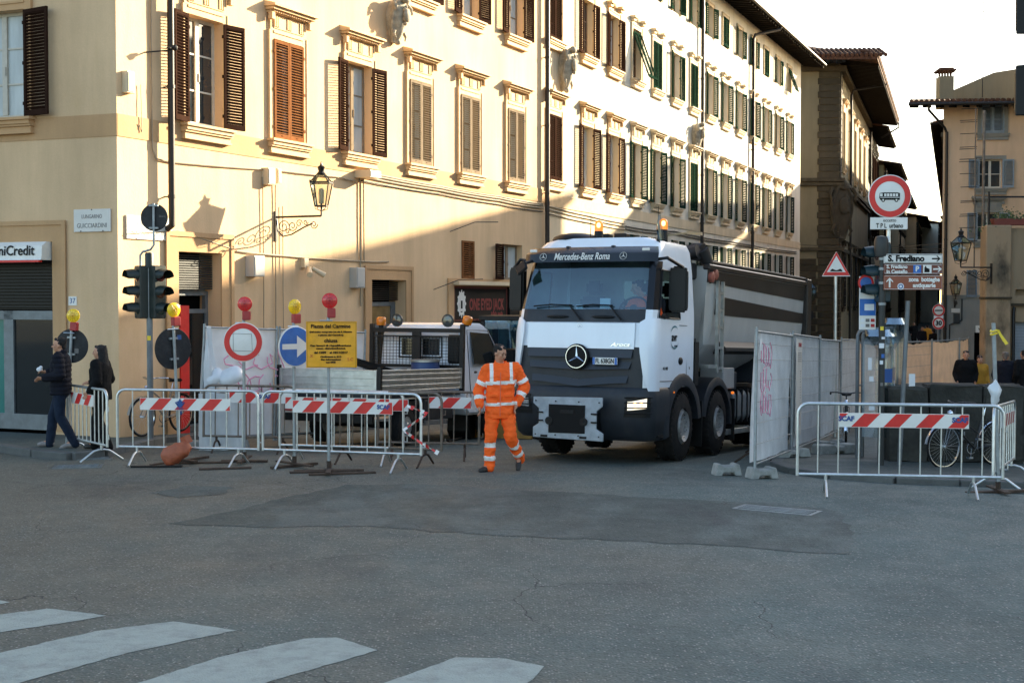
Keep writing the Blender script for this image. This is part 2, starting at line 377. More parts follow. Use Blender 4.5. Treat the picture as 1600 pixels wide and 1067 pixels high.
class MB:
    def __init__(s): s.v = []; s.f = []; s.m = []
    def add(s, vs, fs, mi=0, M=None):
        o = len(s.v)
        if M is not None: vs = [M @ Vector(v) for v in vs]
        s.v += [tuple(v) for v in vs]
        s.f += [[i + o for i in f] for f in fs]
        s.m += [mi] * len(fs)
        return s
    def hexa(s, p, mi=0, M=None):
        return s.add(p, [(0, 3, 2, 1), (4, 5, 6, 7), (0, 1, 5, 4), (1, 2, 6, 5), (2, 3, 7, 6), (3, 0, 4, 7)], mi, M)
    def box(s, x0, x1, y0, y1, z0, z1, mi=0, M=None):
        return s.hexa([(x0, y0, z0), (x1, y0, z0), (x1, y1, z0), (x0, y1, z0), (x0, y0, z1), (x1, y0, z1), (x1, y1, z1), (x0, y1, z1)], mi, M)
    def cbox(s, c, d, mi=0, M=None):
        return s.box(c[0] - d[0] / 2, c[0] + d[0] / 2, c[1] - d[1] / 2, c[1] + d[1] / 2, c[2] - d[2] / 2, c[2] + d[2] / 2, mi, M)
    def bar(s, p, q, w, h, mi=0, M=None):
        p, q = Vector(p), Vector(q); x, y = frame_of(q - p)
        a, b = x * w / 2, y * h / 2
        return s.hexa([p - a - b, p + a - b, p + a + b, p - a + b, q - a - b, q + a - b, q + a + b, q - a + b], mi, M)
    def tube(s, pts, r, n=8, mi=0, closed=False, M=None):
        pts = [Vector(p) for p in pts]; k = len(pts)
        rr = r if isinstance(r, (list, tuple)) else [r] * k
        vs = []; px = None
        for i, p in enumerate(pts):
            if closed: d = pts[(i + 1) % k] - pts[i - 1]
            else: d = pts[min(i + 1, k - 1)] - pts[max(i - 1, 0)]
            d = d.normalized()
            if px is None: x, y = frame_of(d)
            else:
                x = (px - d * px.dot(d))
                x = x.normalized() if x.length > 1e-6 else frame_of(d)[0]
                y = d.cross(x)
            px = x
            for j in range(n):
                a = 2 * pi * j / n
                vs.append(p + (x * cos(a) + y * sin(a)) * rr[i])
        fs = []
        for i in range(k if closed else k - 1):
            b = (i + 1) % k
            for j in range(n):
                fs.append((i * n + j, i * n + (j + 1) % n, b * n + (j + 1) % n, b * n + j))
        if not closed:
            fs.append(tuple(range(n))[::-1]); fs.append(tuple((k - 1) * n + j for j in range(n)))
        return s.add(vs, fs, mi, M)
    def cyl(s, p, q, r, r2=None, n=12, mi=0, M=None):
        return s.tube([p, q], [r, r if r2 is None else r2], n, mi, False, M)
    def lathe(s, prof, n=16, mi=0, M=None, close=False):
        vs = []; fs = []; k = len(prof)
        for r, z in prof:
            for j in range(n):
                a = 2 * pi * j / n; vs.append((r * cos(a), r * sin(a), z))
        for i in range(k if close else k - 1):
            b = (i + 1) % k
            for j in range(n):
                fs.append((i * n + j, i * n + (j + 1) % n, b * n + (j + 1) % n, b * n + j))
        if not close:
            if prof[0][0] > 1e-5: fs.append(tuple(range(n))[::-1])
            if prof[-1][0] > 1e-5: fs.append(tuple((k - 1) * n + j for j in range(n)))
        return s.add(vs, fs, mi, M)
    def ell(s, c, r, n=12, m=8, mi=0, M=None):
        if not isinstance(r, (tuple, list)): r = (r, r, r)
        vs = [(c[0], c[1], c[2] - r[2])]
        for i in range(1, m):
            ph = -pi / 2 + pi * i / m
            for j in range(n):
                a = 2 * pi * j / n
                vs.append((c[0] + r[0] * cos(ph) * cos(a), c[1] + r[1] * cos(ph) * sin(a), c[2] + r[2] * sin(ph)))
        vs.append((c[0], c[1], c[2] + r[2])); t = len(vs) - 1
        fs = [(0, 1 + (j + 1) % n, 1 + j) for j in range(n)]
        for i in range(m - 2):
            for j in range(n):
                a = 1 + i * n
                fs.append((a + j, a + (j + 1) % n, a + n + (j + 1) % n, a + n + j))
        a = 1 + (m - 2) * n
        fs += [(a + j, a + (j + 1) % n, t) for j in range(n)]
        return s.add(vs, fs, mi, M)
    def prism(s, poly, d0, d1, plane='xz', mi=0, M=None):
        """poly extruded from d0 to d1 along the axis missing from plane"""
        f = {'xz': lambda a, b, d: (a, d, b), 'yz': lambda a, b, d: (d, a, b), 'xy': lambda a, b, d: (a, b, d)}[plane]
        n = len(poly)
        ar = sum(poly[i][0] * poly[(i + 1) % n][1] - poly[(i + 1) % n][0] * poly[i][1] for i in range(n))
        if (ar < 0) != (plane == 'xz'): poly = poly[::-1]
        if d0 > d1: d0, d1 = d1, d0
        vs = [f(a, b, d0) for a, b in poly] + [f(a, b, d1) for a, b in poly]
        fs = [tuple(range(n))[::-1], tuple(range(n, 2 * n))] + [(i, (i + 1) % n, n + (i + 1) % n, n + i) for i in range(n)]
        return s.add(vs, fs, mi, M)
    def grid(s, g, mi=0, M=None, skip=None):
        r, c = len(g), len(g[0])
        vs = [p for row in g for p in row]
        fs = [(i * c + j, i * c + j + 1, (i + 1) * c + j + 1, (i + 1) * c + j) for i in range(r - 1) for j in range(c - 1) if not (skip and skip(i, j))]
        return s.add(vs, fs, mi, M)
    def quad(s, a, b, c, d, mi=0, M=None): return s.add([a, b, c, d], [(0, 1, 2, 3)], mi, M)
    def mesh(s, name, mats, bevel=0.0, smooth=None, seg=1):
        me = bpy.data.meshes.new(name)
        me.from_pydata(s.v, [], s.f)
        if not isinstance(mats, (list, tuple)): mats = [mats]
        for m in mats: me.materials.append(MT[m] if isinstance(m, str) else m)
        me.polygons.foreach_set('material_index', s.m)
        me.update()
        if bevel:
            bm = bmesh.new(); bm.from_mesh(me)
            bmesh.ops.remove_doubles(bm, verts=bm.verts, dist=1e-5)
            es = [e for e in bm.edges if len(e.link_faces) == 2 and e.calc_face_angle(0) > R(28)]
            bmesh.ops.bevel(bm, geom=es, offset=bevel, segments=seg, affect='EDGES', clamp_overlap=True)
            bm.to_mesh(me); bm.free(); me.update()
        if smooth:
            me.shade_smooth()
            me.set_sharp_from_angle(angle=R(smooth))
        return me
    def build(s, name, mats, parent=None, loc=(0, 0, 0), rz=0.0, bevel=0.0, smooth=None, rot=None, seg=1):
        return put(s.mesh(name, mats, bevel, smooth, seg), name, parent, loc, rz, rot)

def put(me, name, parent=None, loc=(0, 0, 0), rz=0.0, rot=None):
    o = bpy.data.objects.new(name, me)
    o.location = loc
    o.rotation_euler = rot if rot is not None else (0, 0, rz)
    if parent is not None: o.parent = parent
    COL.objects.link(o)
    return o

def tag(o, label=None, cat=None, group=None, kind=None):
    if label: o['label'] = label
    if cat: o['category'] = cat
    if group: o['group'] = group
    if kind: o['kind'] = kind
    return o

def thing(name, label, cat, loc=(0, 0, 0), rz=0.0, group=None, rot=None):
    o = bpy.data.objects.new(name, None)
    o.empty_display_size = 0.2
    o.location = loc
    o.rotation_euler = rot if rot is not None else (0, 0, rz)
    COL.objects.link(o)
    return tag(o, label, cat, group)

def kids(o): return [c for c in bpy.data.objects if c.parent == o]
def copy_tree(o, parent=None):
    c = o.copy(); COL.objects.link(c)
    if parent is not None: c.parent = parent
    for ch in kids(o): copy_tree(ch, c)
    return c

def structure(o): o['kind'] = 'structure'; return o

_txt = {}
def text_mesh(s, size, m, depth=0.003, width=None, shear=0.0, bold=0.0):
    cu = bpy.data.curves.new('lettering', 'FONT')
    cu.body = s; cu.size = size; cu.align_x = 'CENTER'; cu.align_y = 'CENTER'
    cu.extrude = depth / 2; cu.shear = shear; cu.offset = bold; cu.resolution_u = 3
    o = bpy.data.objects.new('lettering', cu); COL.objects.link(o)
    bpy.context.view_layer.update()
    me = bpy.data.meshes.new_from_object(o.evaluated_get(bpy.context.evaluated_depsgraph_get()))
    bpy.data.objects.remove(o); bpy.data.curves.remove(cu)
    xs = [v.co.x for v in me.vertices]
    if width and xs:
        w = max(xs) - min(xs); k = width / w
        me.transform(Matrix.Diagonal((k, 1, 1, 1)))
    me.name = 'lettering'
    me.materials.clear(); me.materials.append(MT[m])
    return me
FRONT = Matrix.Rotation(pi / 2, 4, 'X')
def lettering(parent, s, size, m, x, y, z, width=None, shear=0.0, bold=0.0, rot=None, name='lettering'):
    """text on a face that looks towards local -y"""
    return put(text_mesh(s, size, m, 0.003, width, shear, bold), name, parent, (x, y, z), 0, rot if rot else (pi / 2, 0, 0))

# ------------------------------------------------------------------ ground shape: the junction falls away down the side street
def gz(x, y):
    s = 0.39 * x + 0.92 * (y - 19.0)
    if s <= 0: return 0.0
    return -0.9 * (1 - exp(-((s / 14.0) ** 1.3)))
def ray(u, v):
    x = (u - 800) / F_PX; y = -(v - 533.5) / F_PX
    return x, cos(PITCH) + y * sin(PITCH), -sin(PITCH) + y * cos(PITCH)
def G(u, v, up=0.0):
    """ground point seen at photo pixel u, v"""
    r = ray(u, v); z = up
    for _ in range(12):
        s = (z - CAMH) / r[2]
        z = gz(r[0] * s, r[1] * s) + up
    return Vector((r[0] * s, r[1] * s, z))
def at(u, v, Y):
    r = ray(u, v); s = Y / r[1]
    return Vector((r[0] * s, Y, CAMH + r[2] * s))
# ================================================================== GROUND
def drape(name, poly, m, up, parent=None, cuts=2, skirt=0.0):
    """flat outline laid on the sloping ground, up metres above it"""
    bm = bmesh.new()
    vs = [bm.verts.new((p[0], p[1], 0)) for p in poly]
    f = bm.faces.new(vs)
    f.normal_update()
    if f.normal.z < 0: f.normal_flip()
    bmesh.ops.triangulate(bm, faces=bm.faces[:])
    for _ in range(cuts):
        bmesh.ops.subdivide_edges(bm, edges=[e for e in bm.edges if e.calc_length() > 0.7], cuts=1, use_grid_fill=False)
        bmesh.ops.triangulate(bm, faces=bm.faces[:])
    for v in bm.verts: v.co.z = gz(v.co.x, v.co.y) + up
    if skirt:
        be = [e for e in bm.edges if e.is_boundary]
        r = bmesh.ops.extrude_edge_only(bm, edges=be)
        for v in [g for g in r['geom'] if isinstance(g, bmesh.types.BMVert)]: v.co.z -= skirt
    me = bpy.data.meshes.new(name); bm.to_mesh(me); bm.free(); me.materials.append(MT[m])
    return put(me, name, parent)

def axis_steps(a, b, fine0, fine1, fs, cs):
    out = []; x = a
    while x < b:
        out.append(x); x += fs if fine0 <= x < fine1 else cs
    out.append(b); return out
gx = axis_steps(-300, 400, -14, 24, 0.5, 12.0)
gy = axis_steps(-40, 900, 6, 60, 0.5, 14.0)
gm = MB().grid([[(x, y, gz(x, y)) for x in gx] for y in gy])
road = structure(gm.build('road', 'asphalt', smooth=180))

def jag(pts, step=0.12, amp=0.012, seed=1):
    rnd = random.Random(seed); out = []
    for i in range(len(pts)):
        a, b = Vector(pts[i]), Vector(pts[(i + 1) % len(pts)])
        n = max(1, int((b - a).length / step)); d = (b - a); nrm = Vector((-d.y, d.x, 0)).normalized()
        for k in range(n):
            p = a + d * (k / n)
            out.append(p + nrm * rnd.uniform(-amp, amp) if k else p)
    return out

patch_px = [(262, 818), (395, 790), (540, 757), (660, 757), (800, 765), (930, 772), (1040, 779), (1130, 783), (1230, 786), (1312, 800), (1330, 838), (1328, 866),
            (1240, 862), (1120, 852), (960, 845), (800, 838), (560, 822), (400, 824)]
patch = drape('asphalt_patch', jag([G(*p) for p in patch_px], 0.22, 0.075, 4), 'asphalt_patch', 0.004, road, cuts=3)
structure(patch)
patch2 = structure(drape('asphalt_patch', jag([G(*p) for p in [(235, 770), (300, 758), (365, 762), (350, 772), (280, 778)]], 0.15, 0.06, 9), 'asphalt_patch', 0.004, road, cuts=2))

stripes = [[(-170, 978), (0, 960), (75, 951), (122, 956), (167, 962), (90, 975), (0, 988), (-200, 1020)],
           [(-260, 1085), (-120, 1050), (0, 1020), (150, 986), (270, 971), (330, 979), (370, 985), (285, 1002), (200, 1020), (30, 1067), (-60, 1095)],
           [(150, 1092), (215, 1067), (350, 1025), (475, 998), (525, 996), (590, 1016), (415, 1067), (340, 1095)],
           [(520, 1095), (600, 1067), (712, 1027), (790, 1029), (850, 1041), (832, 1062), (760, 1095)],
           [(-60, 946), (0, 938), (16, 941), (0, 944)]]
for k, s in enumerate(stripes):
    structure(drape('zebra_stripe', jag([G(*p) for p in s], 0.07, 0.009, 20 + k), 'zebra', 0.004, road, cuts=2))

def kerb_run(parent, pts, h, w=0.20, seglen=0.95):
    base = {}
    for a, b in zip(pts[:-1], pts[1:]):
        a, b = Vector((a[0], a[1], 0)), Vector((b[0], b[1], 0)); L = (b - a).length
        n = max(1, round(L / seglen)); l = L / n; d = (b - a) / L; ang = atan2(d.y, d.x)
        k = round(l, 2)
        if k not in base: base[k] = MB().box(-l / 2 + .006, l / 2 - .006, -w / 2, w / 2, -0.16, 0).mesh('kerb_stone', 'kerb', bevel=0.012)
        for i in range(n):
            p = a + d * (l * (i + .5)); q0, q1 = a + d * l * i, a + d * l * (i + 1)
            sl = atan2(gz(q1.x, q1.y) - gz(q0.x, q0.y), l)
            structure(put(base[k], 'kerb_stone', parent, (p.x, p.y, gz(p.x, p.y) + h + random.uniform(-.004, .006)), rot=(0, -sl, ang)))

dA = Vector((-0.927, 0.376, 0)).normalized(); dB = Vector((0.4217, 0.9067, 0)).normalized(); dC = Vector((0.3825, 0.924, 0)).normalized()
C0 = Vector((-6.92, 24.2, 0)); C1 = C0 + dB * 18.72
ANG_B = atan2(dB.y, dB.x); ANG_C = atan2(dC.y, dC.x); ANG_A = atan2(-dA.y, -dA.x)
nB = Vector((dB.y, -dB.x, 0))

kl = [G(-420, 672, .1), G(-60, 690, .1), G(0, 695, .1), G(56, 703, .1), G(112, 708, .1), G(160, 704, .1), G(212, 692, .1), G(252, 683, .1)]
kl = [Vector((p.x, p.y, 0)) for p in kl]
kend = C0 + dB * 12 + nB * 1.25
lp = kl + [kend, C0 + dB * 12 - nB * .3, C0 - nB * .3, C0 + dA * 10 + Vector((-.1, .3, 0))]
pave_l = structure(drape('corner_pavement', [(p.x, p.y) for p in lp], 'pavement_asphalt', 0.11, road, cuts=2))
kerb_run(pave_l, kl + [kend], 0.115)

kr = [G(1900, 765, .08), G(1600, 753, .08), G(1400, 746, .08), G(1300, 739, .08), G(1240, 731, .08), G(1213, 722, .08), G(1222, 708, .08)]
kr = [Vector((p.x, p.y, 0)) for p in kr]
fence_dir = Vector((.34, .94, 0)).normalized()
kr2 = [kr[-1] + fence_dir * t + Vector((-.1, 0, 0)) for t in (4, 8, 12)]
rp = kr + kr2 + [Vector((16, 44, 0)), Vector((24, 44, 0)), Vector((24, 18, 0))]
pave_r = structure(drape('right_pavement', [(p.x, p.y) for p in rp], 'pavement_asphalt', 0.085, road, cuts=3))
kerb_run(pave_r, kr + kr2[:2], 0.09)

# pale dust drifts on the road by the right-hand barrier are part of the road stain texture; drain grates are real iron
def drain_grate(c, w, d, rz, label, nb=9, group='drain grates in the road'):
    t = thing('drain_grate', label, 'drain grate', c, rz, group)
    f = MB(); b = .05
    for x0, x1, y0, y1 in ((-w / 2, w / 2, -d / 2, -d / 2 + b), (-w / 2, w / 2, d / 2 - b, d / 2), (-w / 2, -w / 2 + b, -d / 2 + b, d / 2 - b), (w / 2 - b, w / 2, -d / 2 + b, d / 2 - b)):
        f.box(x0, x1, y0, y1, -.05, .008)
    f.build('rim', 'cast_iron', t, bevel=.003)
    MB().box(-w / 2 + b, w / 2 - b, -d / 2 + b, d / 2 - b, -.1, .0042).build('pit', 'print_black', t)
    n = nb; l = w - 2 * b - .01; st = (d - 2 * b) / n
    bm = MB().box(-l / 2, l / 2, -st * .24, st * .24, 0, .012).mesh('bar', 'cast_iron', bevel=.002)
    for i in range(n): put(bm, 'bar', t, (0, -d / 2 + b + st * (i + .5), .002))
    return t
gA, gB_, gC_ = G(1145, 799), G(1255, 809), G(1283, 796)
drain_grate(((gA + gC_) / 2 + Vector((0, .02, .002))), 0.98, 0.40, atan2((gB_ - gA).y, (gB_ - gA).x), 'rectangular iron drain grate with long bars set in dark asphalt', 6)
drain_grate(G(122, 729) + Vector((0, 0, .002)), 0.7, 0.42, R(12), 'iron drain grate beside the kerb below the leaning left barrier', 8)
drain_grate(G(148, 716) + Vector((0, 0, .002)), 0.55, 0.35, R(12), 'smaller iron drain grate close to the kerb under two walkers', 7)

# ================================================================== FACADES
def facade(mb, x0, x1, z0, z1, ops, depth=0.26, mi=0, M=None):
    xs = sorted({x0, x1} | {round(v, 4) for o in ops for v in o[:2]})
    zs = sorted({z0, z1} | {round(v, 4) for o in ops for v in o[2:4]})
    def inside(a, b):
        return any(o[0] - 1e-4 < a < o[1] + 1e-4 and o[2] - 1e-4 < b < o[3] + 1e-4 for o in ops)
    for i in range(len(xs) - 1):
        for j in range(len(zs) - 1):
            if not inside((xs[i] + xs[i + 1]) / 2, (zs[j] + zs[j + 1]) / 2):
                a, b, c, d = xs[i], xs[i + 1], zs[j], zs[j + 1]
                mb.quad((a, 0, c), (b, 0, c), (b, 0, d), (a, 0, d), mi, M)
    for o in ops:
        a, b, c, d = o[:4]; D = o[4] if len(o) > 4 else depth
        mb.quad((a, 0, c), (a, D, c), (a, D, d), (a, 0, d), mi, M)
        mb.quad((b, D, c), (b, 0, c), (b, 0, d), (b, D, d), mi, M)
        mb.quad((a, 0, c), (b, 0, c), (b, D, c), (a, D, c), mi, M)
        mb.quad((a, D, d), (b, D, d), (b, 0, d), (a, 0, d), mi, M)
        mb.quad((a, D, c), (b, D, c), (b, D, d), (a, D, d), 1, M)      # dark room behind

_C = {}
def cached(key, fn):
    if key not in _C: _C[key] = fn()
    return _C[key]

def shutter_mesh(w, h, m, side, pitch=0.056, detail=True):
    def mk_():
        mb = MB(); s = 0.055; t = 0.022
        def X(a, b): return (a, b) if side > 0 else (-b, -a)
        for a, b, c, d in ((0, s, 0, h), (w - s, w, 0, h), (s, w - s, 0, s * 1.9), (s, w - s, h - s * 1.2, h)):
            x0, x1 = X(a, b); mb.box(x0, x1, -t, t, c, d)
        n = max(4, int((h - s * 3.1) / pitch)); st = (h - s * 3.1) / n
        x0, x1 = X(s, w - s)
        for i in range(n):
            z = s * 1.9 + st * (i + .5)
            q = st * (.18 if m == 'grey_wood' else .25 if m == 'tan_wood' else .36)
            # slats slope down to the outside when closed
            mb.hexa([(x0, -t * .9, z - q), (x1, -t * .9, z - q), (x1, t * .9, z + q - .011), (x0, t * .9, z + q - .011),
                     (x0, -t * .9, z - q + .011), (x1, -t * .9, z - q + .011), (x1, t * .9, z + q), (x0, t * .9, z + q)])
        if detail:
            for zz in (h * .12, h * .5, h * .88):
                x0, x1 = X(-.02, .03); mb.box(x0, x1, -t - .006, t + .006, zz - .03, zz + .03)
            x0, x1 = X(w * .5 - .03, w * .5 + .03); mb.box(x0, x1, -t - .012, -t, .06, .075)
        return mb.mesh('shutter', m)
    return cached(('sh', round(w, 3), round(h, 3), m, side, pitch), mk_)

def casement_mesh(w, h, m, bars=2):
    def mk_():
        mb = MB(); f = .06
        for a, b, c, d in ((-w / 2, -w / 2 + f, 0, h), (w / 2 - f, w / 2, 0, h), (-w / 2 + f, w / 2 - f, 0, f * 1.5), (-w / 2 + f, w / 2 - f, h - f, h)):
            mb.box(a, b, 0, .05, c, d)
        mb.box(-.055, .055, -.012, .05, f * 1.5, h - f)
        for i in range(bars):
            z = h * (i + 1) / (bars + 1)
            mb.box(-w / 2 + f, -.055, .008, .045, z - .016, z + .016); mb.box(.055, w / 2 - f, .008, .045, z - .016, z + .016)
        mb.box(.02, .035, -.035, -.012, h * .42, h * .5)
        return mb.mesh('window', m)
    return cached(('cs', round(w, 3), round(h, 3), m, bars), mk_)
def pane_mesh(w, h, m, side):
    def mk_():
        x0, x1 = (-w / 2 + .06, -.05) if side < 0 else (.05, w / 2 - .06)
        return MB().box(x0, x1, .028, .034, .07, h - .05).mesh('pane', m)
    return cached(('pn', round(w, 3), round(h, 3), m, side), mk_)
def architrave_mesh(w, h, m, fr=.16):
    def mk_():
        mb = MB(); p = .045
        for s in (-1, 1):
            a, b = sorted((s * w / 2, s * (w / 2 + fr)))
            mb.box(a, b, -p, 0.001, 0, h + fr)
            a, b = sorted((s * (w / 2 + fr * .72), s * (w / 2 + fr + .004)))
            mb.box(a, b, -p - .02, -p + .001, 0, h + fr)
        mb.box(-w / 2, w / 2, -p + .002, 0.001, h, h + fr)
        mb.box(-w / 2, w / 2, -p - .018, -p + .003, h + fr * .72, h + fr)
        return mb.mesh('architrave', m)
    return cached(('ar', round(w, 3), round(h, 3), m, fr), mk_)
def cornice_mesh(w, m, fr=.16, fz=.34):
    """frieze with triglyph grooves and a stepped, dentilled cornice; z=0 at the top of the architrave"""
    def mk_():
        mb = MB(); W = w + 2 * fr
        mb.box(-W / 2 + .05, W / 2 - .05, -.05, .001, 0.002, fz)
        mb.box(-W / 2 + .16, W / 2 - .16, -.066, -.049, .05, fz - .04)
        for c in (-W * .33, 0, W * .33):
            for k in (-1, 0, 1): mb.box(c + k * .065 - .018, c + k * .065 + .018, -.085, -.065, .08, fz - .05)
        mb.box(-W / 2 - .02, W / 2 + .02, -.12, .001, fz, fz + .05)
        n = int(W / .075)
        for i in range(n):
            x = -W / 2 + W * (i + .5) / n
            mb.box(x - .02, x + .02, -.17, -.118, fz + .012, fz + .055)
        mb.box(-W / 2 - .07, W / 2 + .07, -.22, .001, fz + .056, fz + .11)
        mb.box(-W / 2 - .11, W / 2 + .11, -.28, .001, fz + .112, fz + .15)
        mb.hexa([(-W / 2 - .11, -.28, fz + .151), (W / 2 + .11, -.28, fz + .151), (W / 2 + .11, 0, fz + .151), (-W / 2 - .11, 0, fz + .151),
                 (-W / 2 - .09, -.26, fz + .165), (W / 2 + .09, -.26, fz + .165), (W / 2 + .09, 0, fz + .24), (-W / 2 - .09, 0, fz + .24)])
        for s in (-1, 1):
            x = s * (W / 2 - .01); mb.box(x - .05, x + .05, -.16, -.06, fz - .14, fz)
        return mb.mesh('cornice', m)
    return cached(('co', round(w, 3), m, fr, fz), mk_)
def hood_mesh(w, m, fr=.16):
    """two scroll brackets with a small shell between them"""
    def mk_():
        mb = MB(); W = w + 2 * fr
        for s in (-1, 1):
            x = s * (W / 2 - .1)
            mb.box(x - .16, x + .16, -.2, .001, .16, .24); mb.box(x - .12, x + .12, -.14, .001, .06, .159)
        mb.ell((0, -.05, .22), (.15, .06, .1), 10, 6)
        for s in (-1, 1): mb.ell((s * .2, -.04, .18), (.09, .05, .06), 8, 5)
        return mb.mesh('window_hood', m)
    return cached(('ho', round(w, 3), m), mk_)
def sill_mesh(w, m, fr=.16):
    def mk_():
        mb = MB(); W = w + 2 * fr
        mb.box(-W / 2 - .06, W / 2 + .06, -.20, .001, -.05, 0)
        mb.box(-W / 2 - .02, W / 2 + .02, -.16, .001, -.12, -.051)
        mb.box(-W / 2 - .03, W / 2 + .03, -.13, .001, -.16, -.121)
        mb.box(-W / 2, W / 2, -.09, .001, -.25, -.161)
        mb.box(-W / 2 - .02, W / 2 + .02, -.11, .001, -.29, -.251)
        return mb.mesh('sill', m)
    return cached(('si', round(w, 3), m, fr), mk_)

def window(root, x, z, w, h, sm, state, trim='stone_trim', frame='window_white', head='cornice', M=None, rz=0, pane='pane', recess=.17, bars=2, sill=True, det=True, pitch=.056, sidejamb=None):
    """state: 'closed', 'open', 'ajar', 'awning' or None (no shutters)"""
    def P(p): return (M @ Vector(p)) if M is not None else Vector(p)
    o = put(casement_mesh(w, h, frame, bars), 'window', root, P((x, recess, z)), rz)
    for s in (-1, 1): put(pane_mesh(w, h, pane, s), 'pane', o)
    if trim:
        put(architrave_mesh(w, h, trim), 'architrave', o, (0, -recess, 0))
        if sill: put(sill_mesh(w, trim), 'sill', o, (0, -recess, 0))
        if head == 'cornice': put(cornice_mesh(w, trim), 'cornice', o, (0, -recess, h + .16))
        elif head == 'hood': put(hood_mesh(w, trim), 'window_hood', o, (0, -recess, h + .16))
    if state:
        sw = w / 2 - .004; y = -recess - .03
        rnd = random.Random(int(x * 97 + z * 13))
        for s in (1, -1):
            me = shutter_mesh(sw, h - .04, sm, s, pitch, det)
            hx = -w / 2 * s
            if state == 'closed': rot = (0, 0, 0)
            elif state == 'awning': rot = (0, 0, 0)
            elif state == 'ajar': rot = (0, 0, -s * R(rnd.uniform(60, 100)))
            else: rot = (0, 0, -s * R(rnd.uniform(168, 176)))
            if state == 'awning':
                q = put(me, 'shutter', o, (hx, y, .02), rot=(R(-20), 0, 0))
                q.location = (hx, y - sin(R(20)) * (h - .04) , .02 + (1 - cos(R(20))) * h * .2)
            else:
                put(me, 'shutter', o, (hx, y - .022, .02), rot=rot)
    return o

def eaves_roof(root, L, depth, z, over=1.1, m_under='eave_wood', x0=0.0, rise=1.6, tiles=True, endover=0.5, gutter=True, rafters=True, name='roof'):
    mb = MB()
    a, b = x0 - endover, L + endover
    mb.hexa([(a, -over, z - .02), (b, -over, z - .02), (b, depth, z + rise), (a, depth, z + rise), (a, -over, z + .10), (b, -over, z + .10), (b, depth, z + rise + .14), (a, depth, z + rise + .14)])
    r = mb.build(name, 'roof_tile', root)
    if rafters:
        rm = MB(); n = int((b - a) / .55)
        for i in range(n + 1):
            x = a + .06 + (b - a - .12) * i / n
            k = rise / (depth + over)
            rm.hexa([(x - .05, -over + .03, z - .16), (x + .05, -over + .03, z - .16), (x + .05, 0.02, z - .16 + k * over), (x - .05, .02, z - .16 + k * over),
                     (x - .05, -over + .03, z - .03), (x + .05, -over + .03, z - .03), (x + .05, 0.02, z - .03 + k * over), (x - .05, .02, z - .03 + k * over)])
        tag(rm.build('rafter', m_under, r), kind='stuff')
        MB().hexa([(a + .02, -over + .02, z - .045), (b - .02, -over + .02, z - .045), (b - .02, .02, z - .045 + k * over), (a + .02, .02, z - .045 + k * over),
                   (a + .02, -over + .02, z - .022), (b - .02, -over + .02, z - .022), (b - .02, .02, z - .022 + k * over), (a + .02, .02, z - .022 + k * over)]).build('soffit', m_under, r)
    if gutter:
        MB().tube([(a - .02, -over - .07, z), (b + .02, -over - .07, z)], .075, 10).build('gutter', 'downpipe', r, smooth=40)
    if tiles:
        tm = MB(); n = int((b - a) / .22); k = rise / (depth + over); e = min(over + 1.2, depth + over)
        for i in range(n):
            x = a + (b - a) * (i + .5) / n
            for j in range(3):
                y0 = -over - .05 + j * .42; z0 = z + .10 + k * (y0 + over)
                tm.tube([(x, y0, z0 + .05), (x, y0 + .46, z0 + k * .46 + .02)], [.085, .07], 7)
        tag(tm.build('roof_tiles', 'roof_tile', r, smooth=50), kind='stuff')
    return r

def coat_of_arms(root, x, z, w, h, m='shield_stone', M=None, rz=0, seed=0):
    rnd = random.Random(seed)
    mb = MB()
    g = []
    nu, nv = 13, 13
    for j in range(nv):
        v = j / (nv - 1); row = []
        wid = w / 2 * (sin(pi * (0.16 + 0.80 * v)) ** .6) * (0.45 + .75 * v if v < .7 else .975)
        for i in range(nu):
            u = -1 + 2 * i / (nu - 1)
            dy = .10 + .16 * (1 - u * u) * sin(pi * min(1, .15 + v * .85)) + (.22 * v)
            row.append((u * wid, -dy + rnd.uniform(-.008, .008), v * h))
        g.append(row)
    mb.grid(g)
    rim = [p for p in [r[0] for r in g]] + [p for p in g[-1]] + [r[-1] for r in g[::-1]] + g[0][::-1]
    mb.tube([(p[0], p[1] + .02, p[2]) for p in rim], .06 * w, 6, closed=True)
    back = [(p[0] * .9, 0.02, p[2]) for p in rim]
    n = len(rim)
    mb.add([(p[0], p[1], p[2]) for p in rim] + back, [(i, (i + 1) % n, n + (i + 1) % n, n + i) for i in range(n)])
    for s in (-1, 1):
        mb.tube([(s * w * .42, -.25, h * .95), (s * w * .56, -.30, h * .85), (s * w * .50, -.34, h * .72), (s * w * .40, -.3, h * .78)], [.07 * w, .06 * w, .05 * w, .03 * w], 7)
        mb.tube([(s * w * .30, -.2, h * .25), (s * w * .40, -.22, h * .15), (s * w * .30, -.24, h * .06)], [.06 * w, .05 * w, .03 * w], 7)
    mb.ell((0, -.42, h * .62), (.20 * w, .07, .17 * h), 12, 8)
    mb.ell((0, -.38, h * 1.0), (.22 * w, .1, .09 * h), 10, 6)
    mb.ell((0, -.16, h * .0), (.12 * w, .08, .07 * h), 10, 6)
    for k in range(7):
        mb.ell((rnd.uniform(-.25, .25) * w, -.40, h * rnd.uniform(.35, .85)), (.06 * w, .05, .05 * h), 7, 5)
    loc = (M @ Vector((x, 0, z))) if M is not None else (x, 0, z)
    return mb.build('coat_of_arms', m, root, loc, rz, smooth=50)

def rel_frame(ang_child, ang_root, off=(0, 0, 0)):
    a = ang_child - ang_root
    return Matrix.Translation(off) @ Matrix.Rotation(a, 4, 'Z'), a

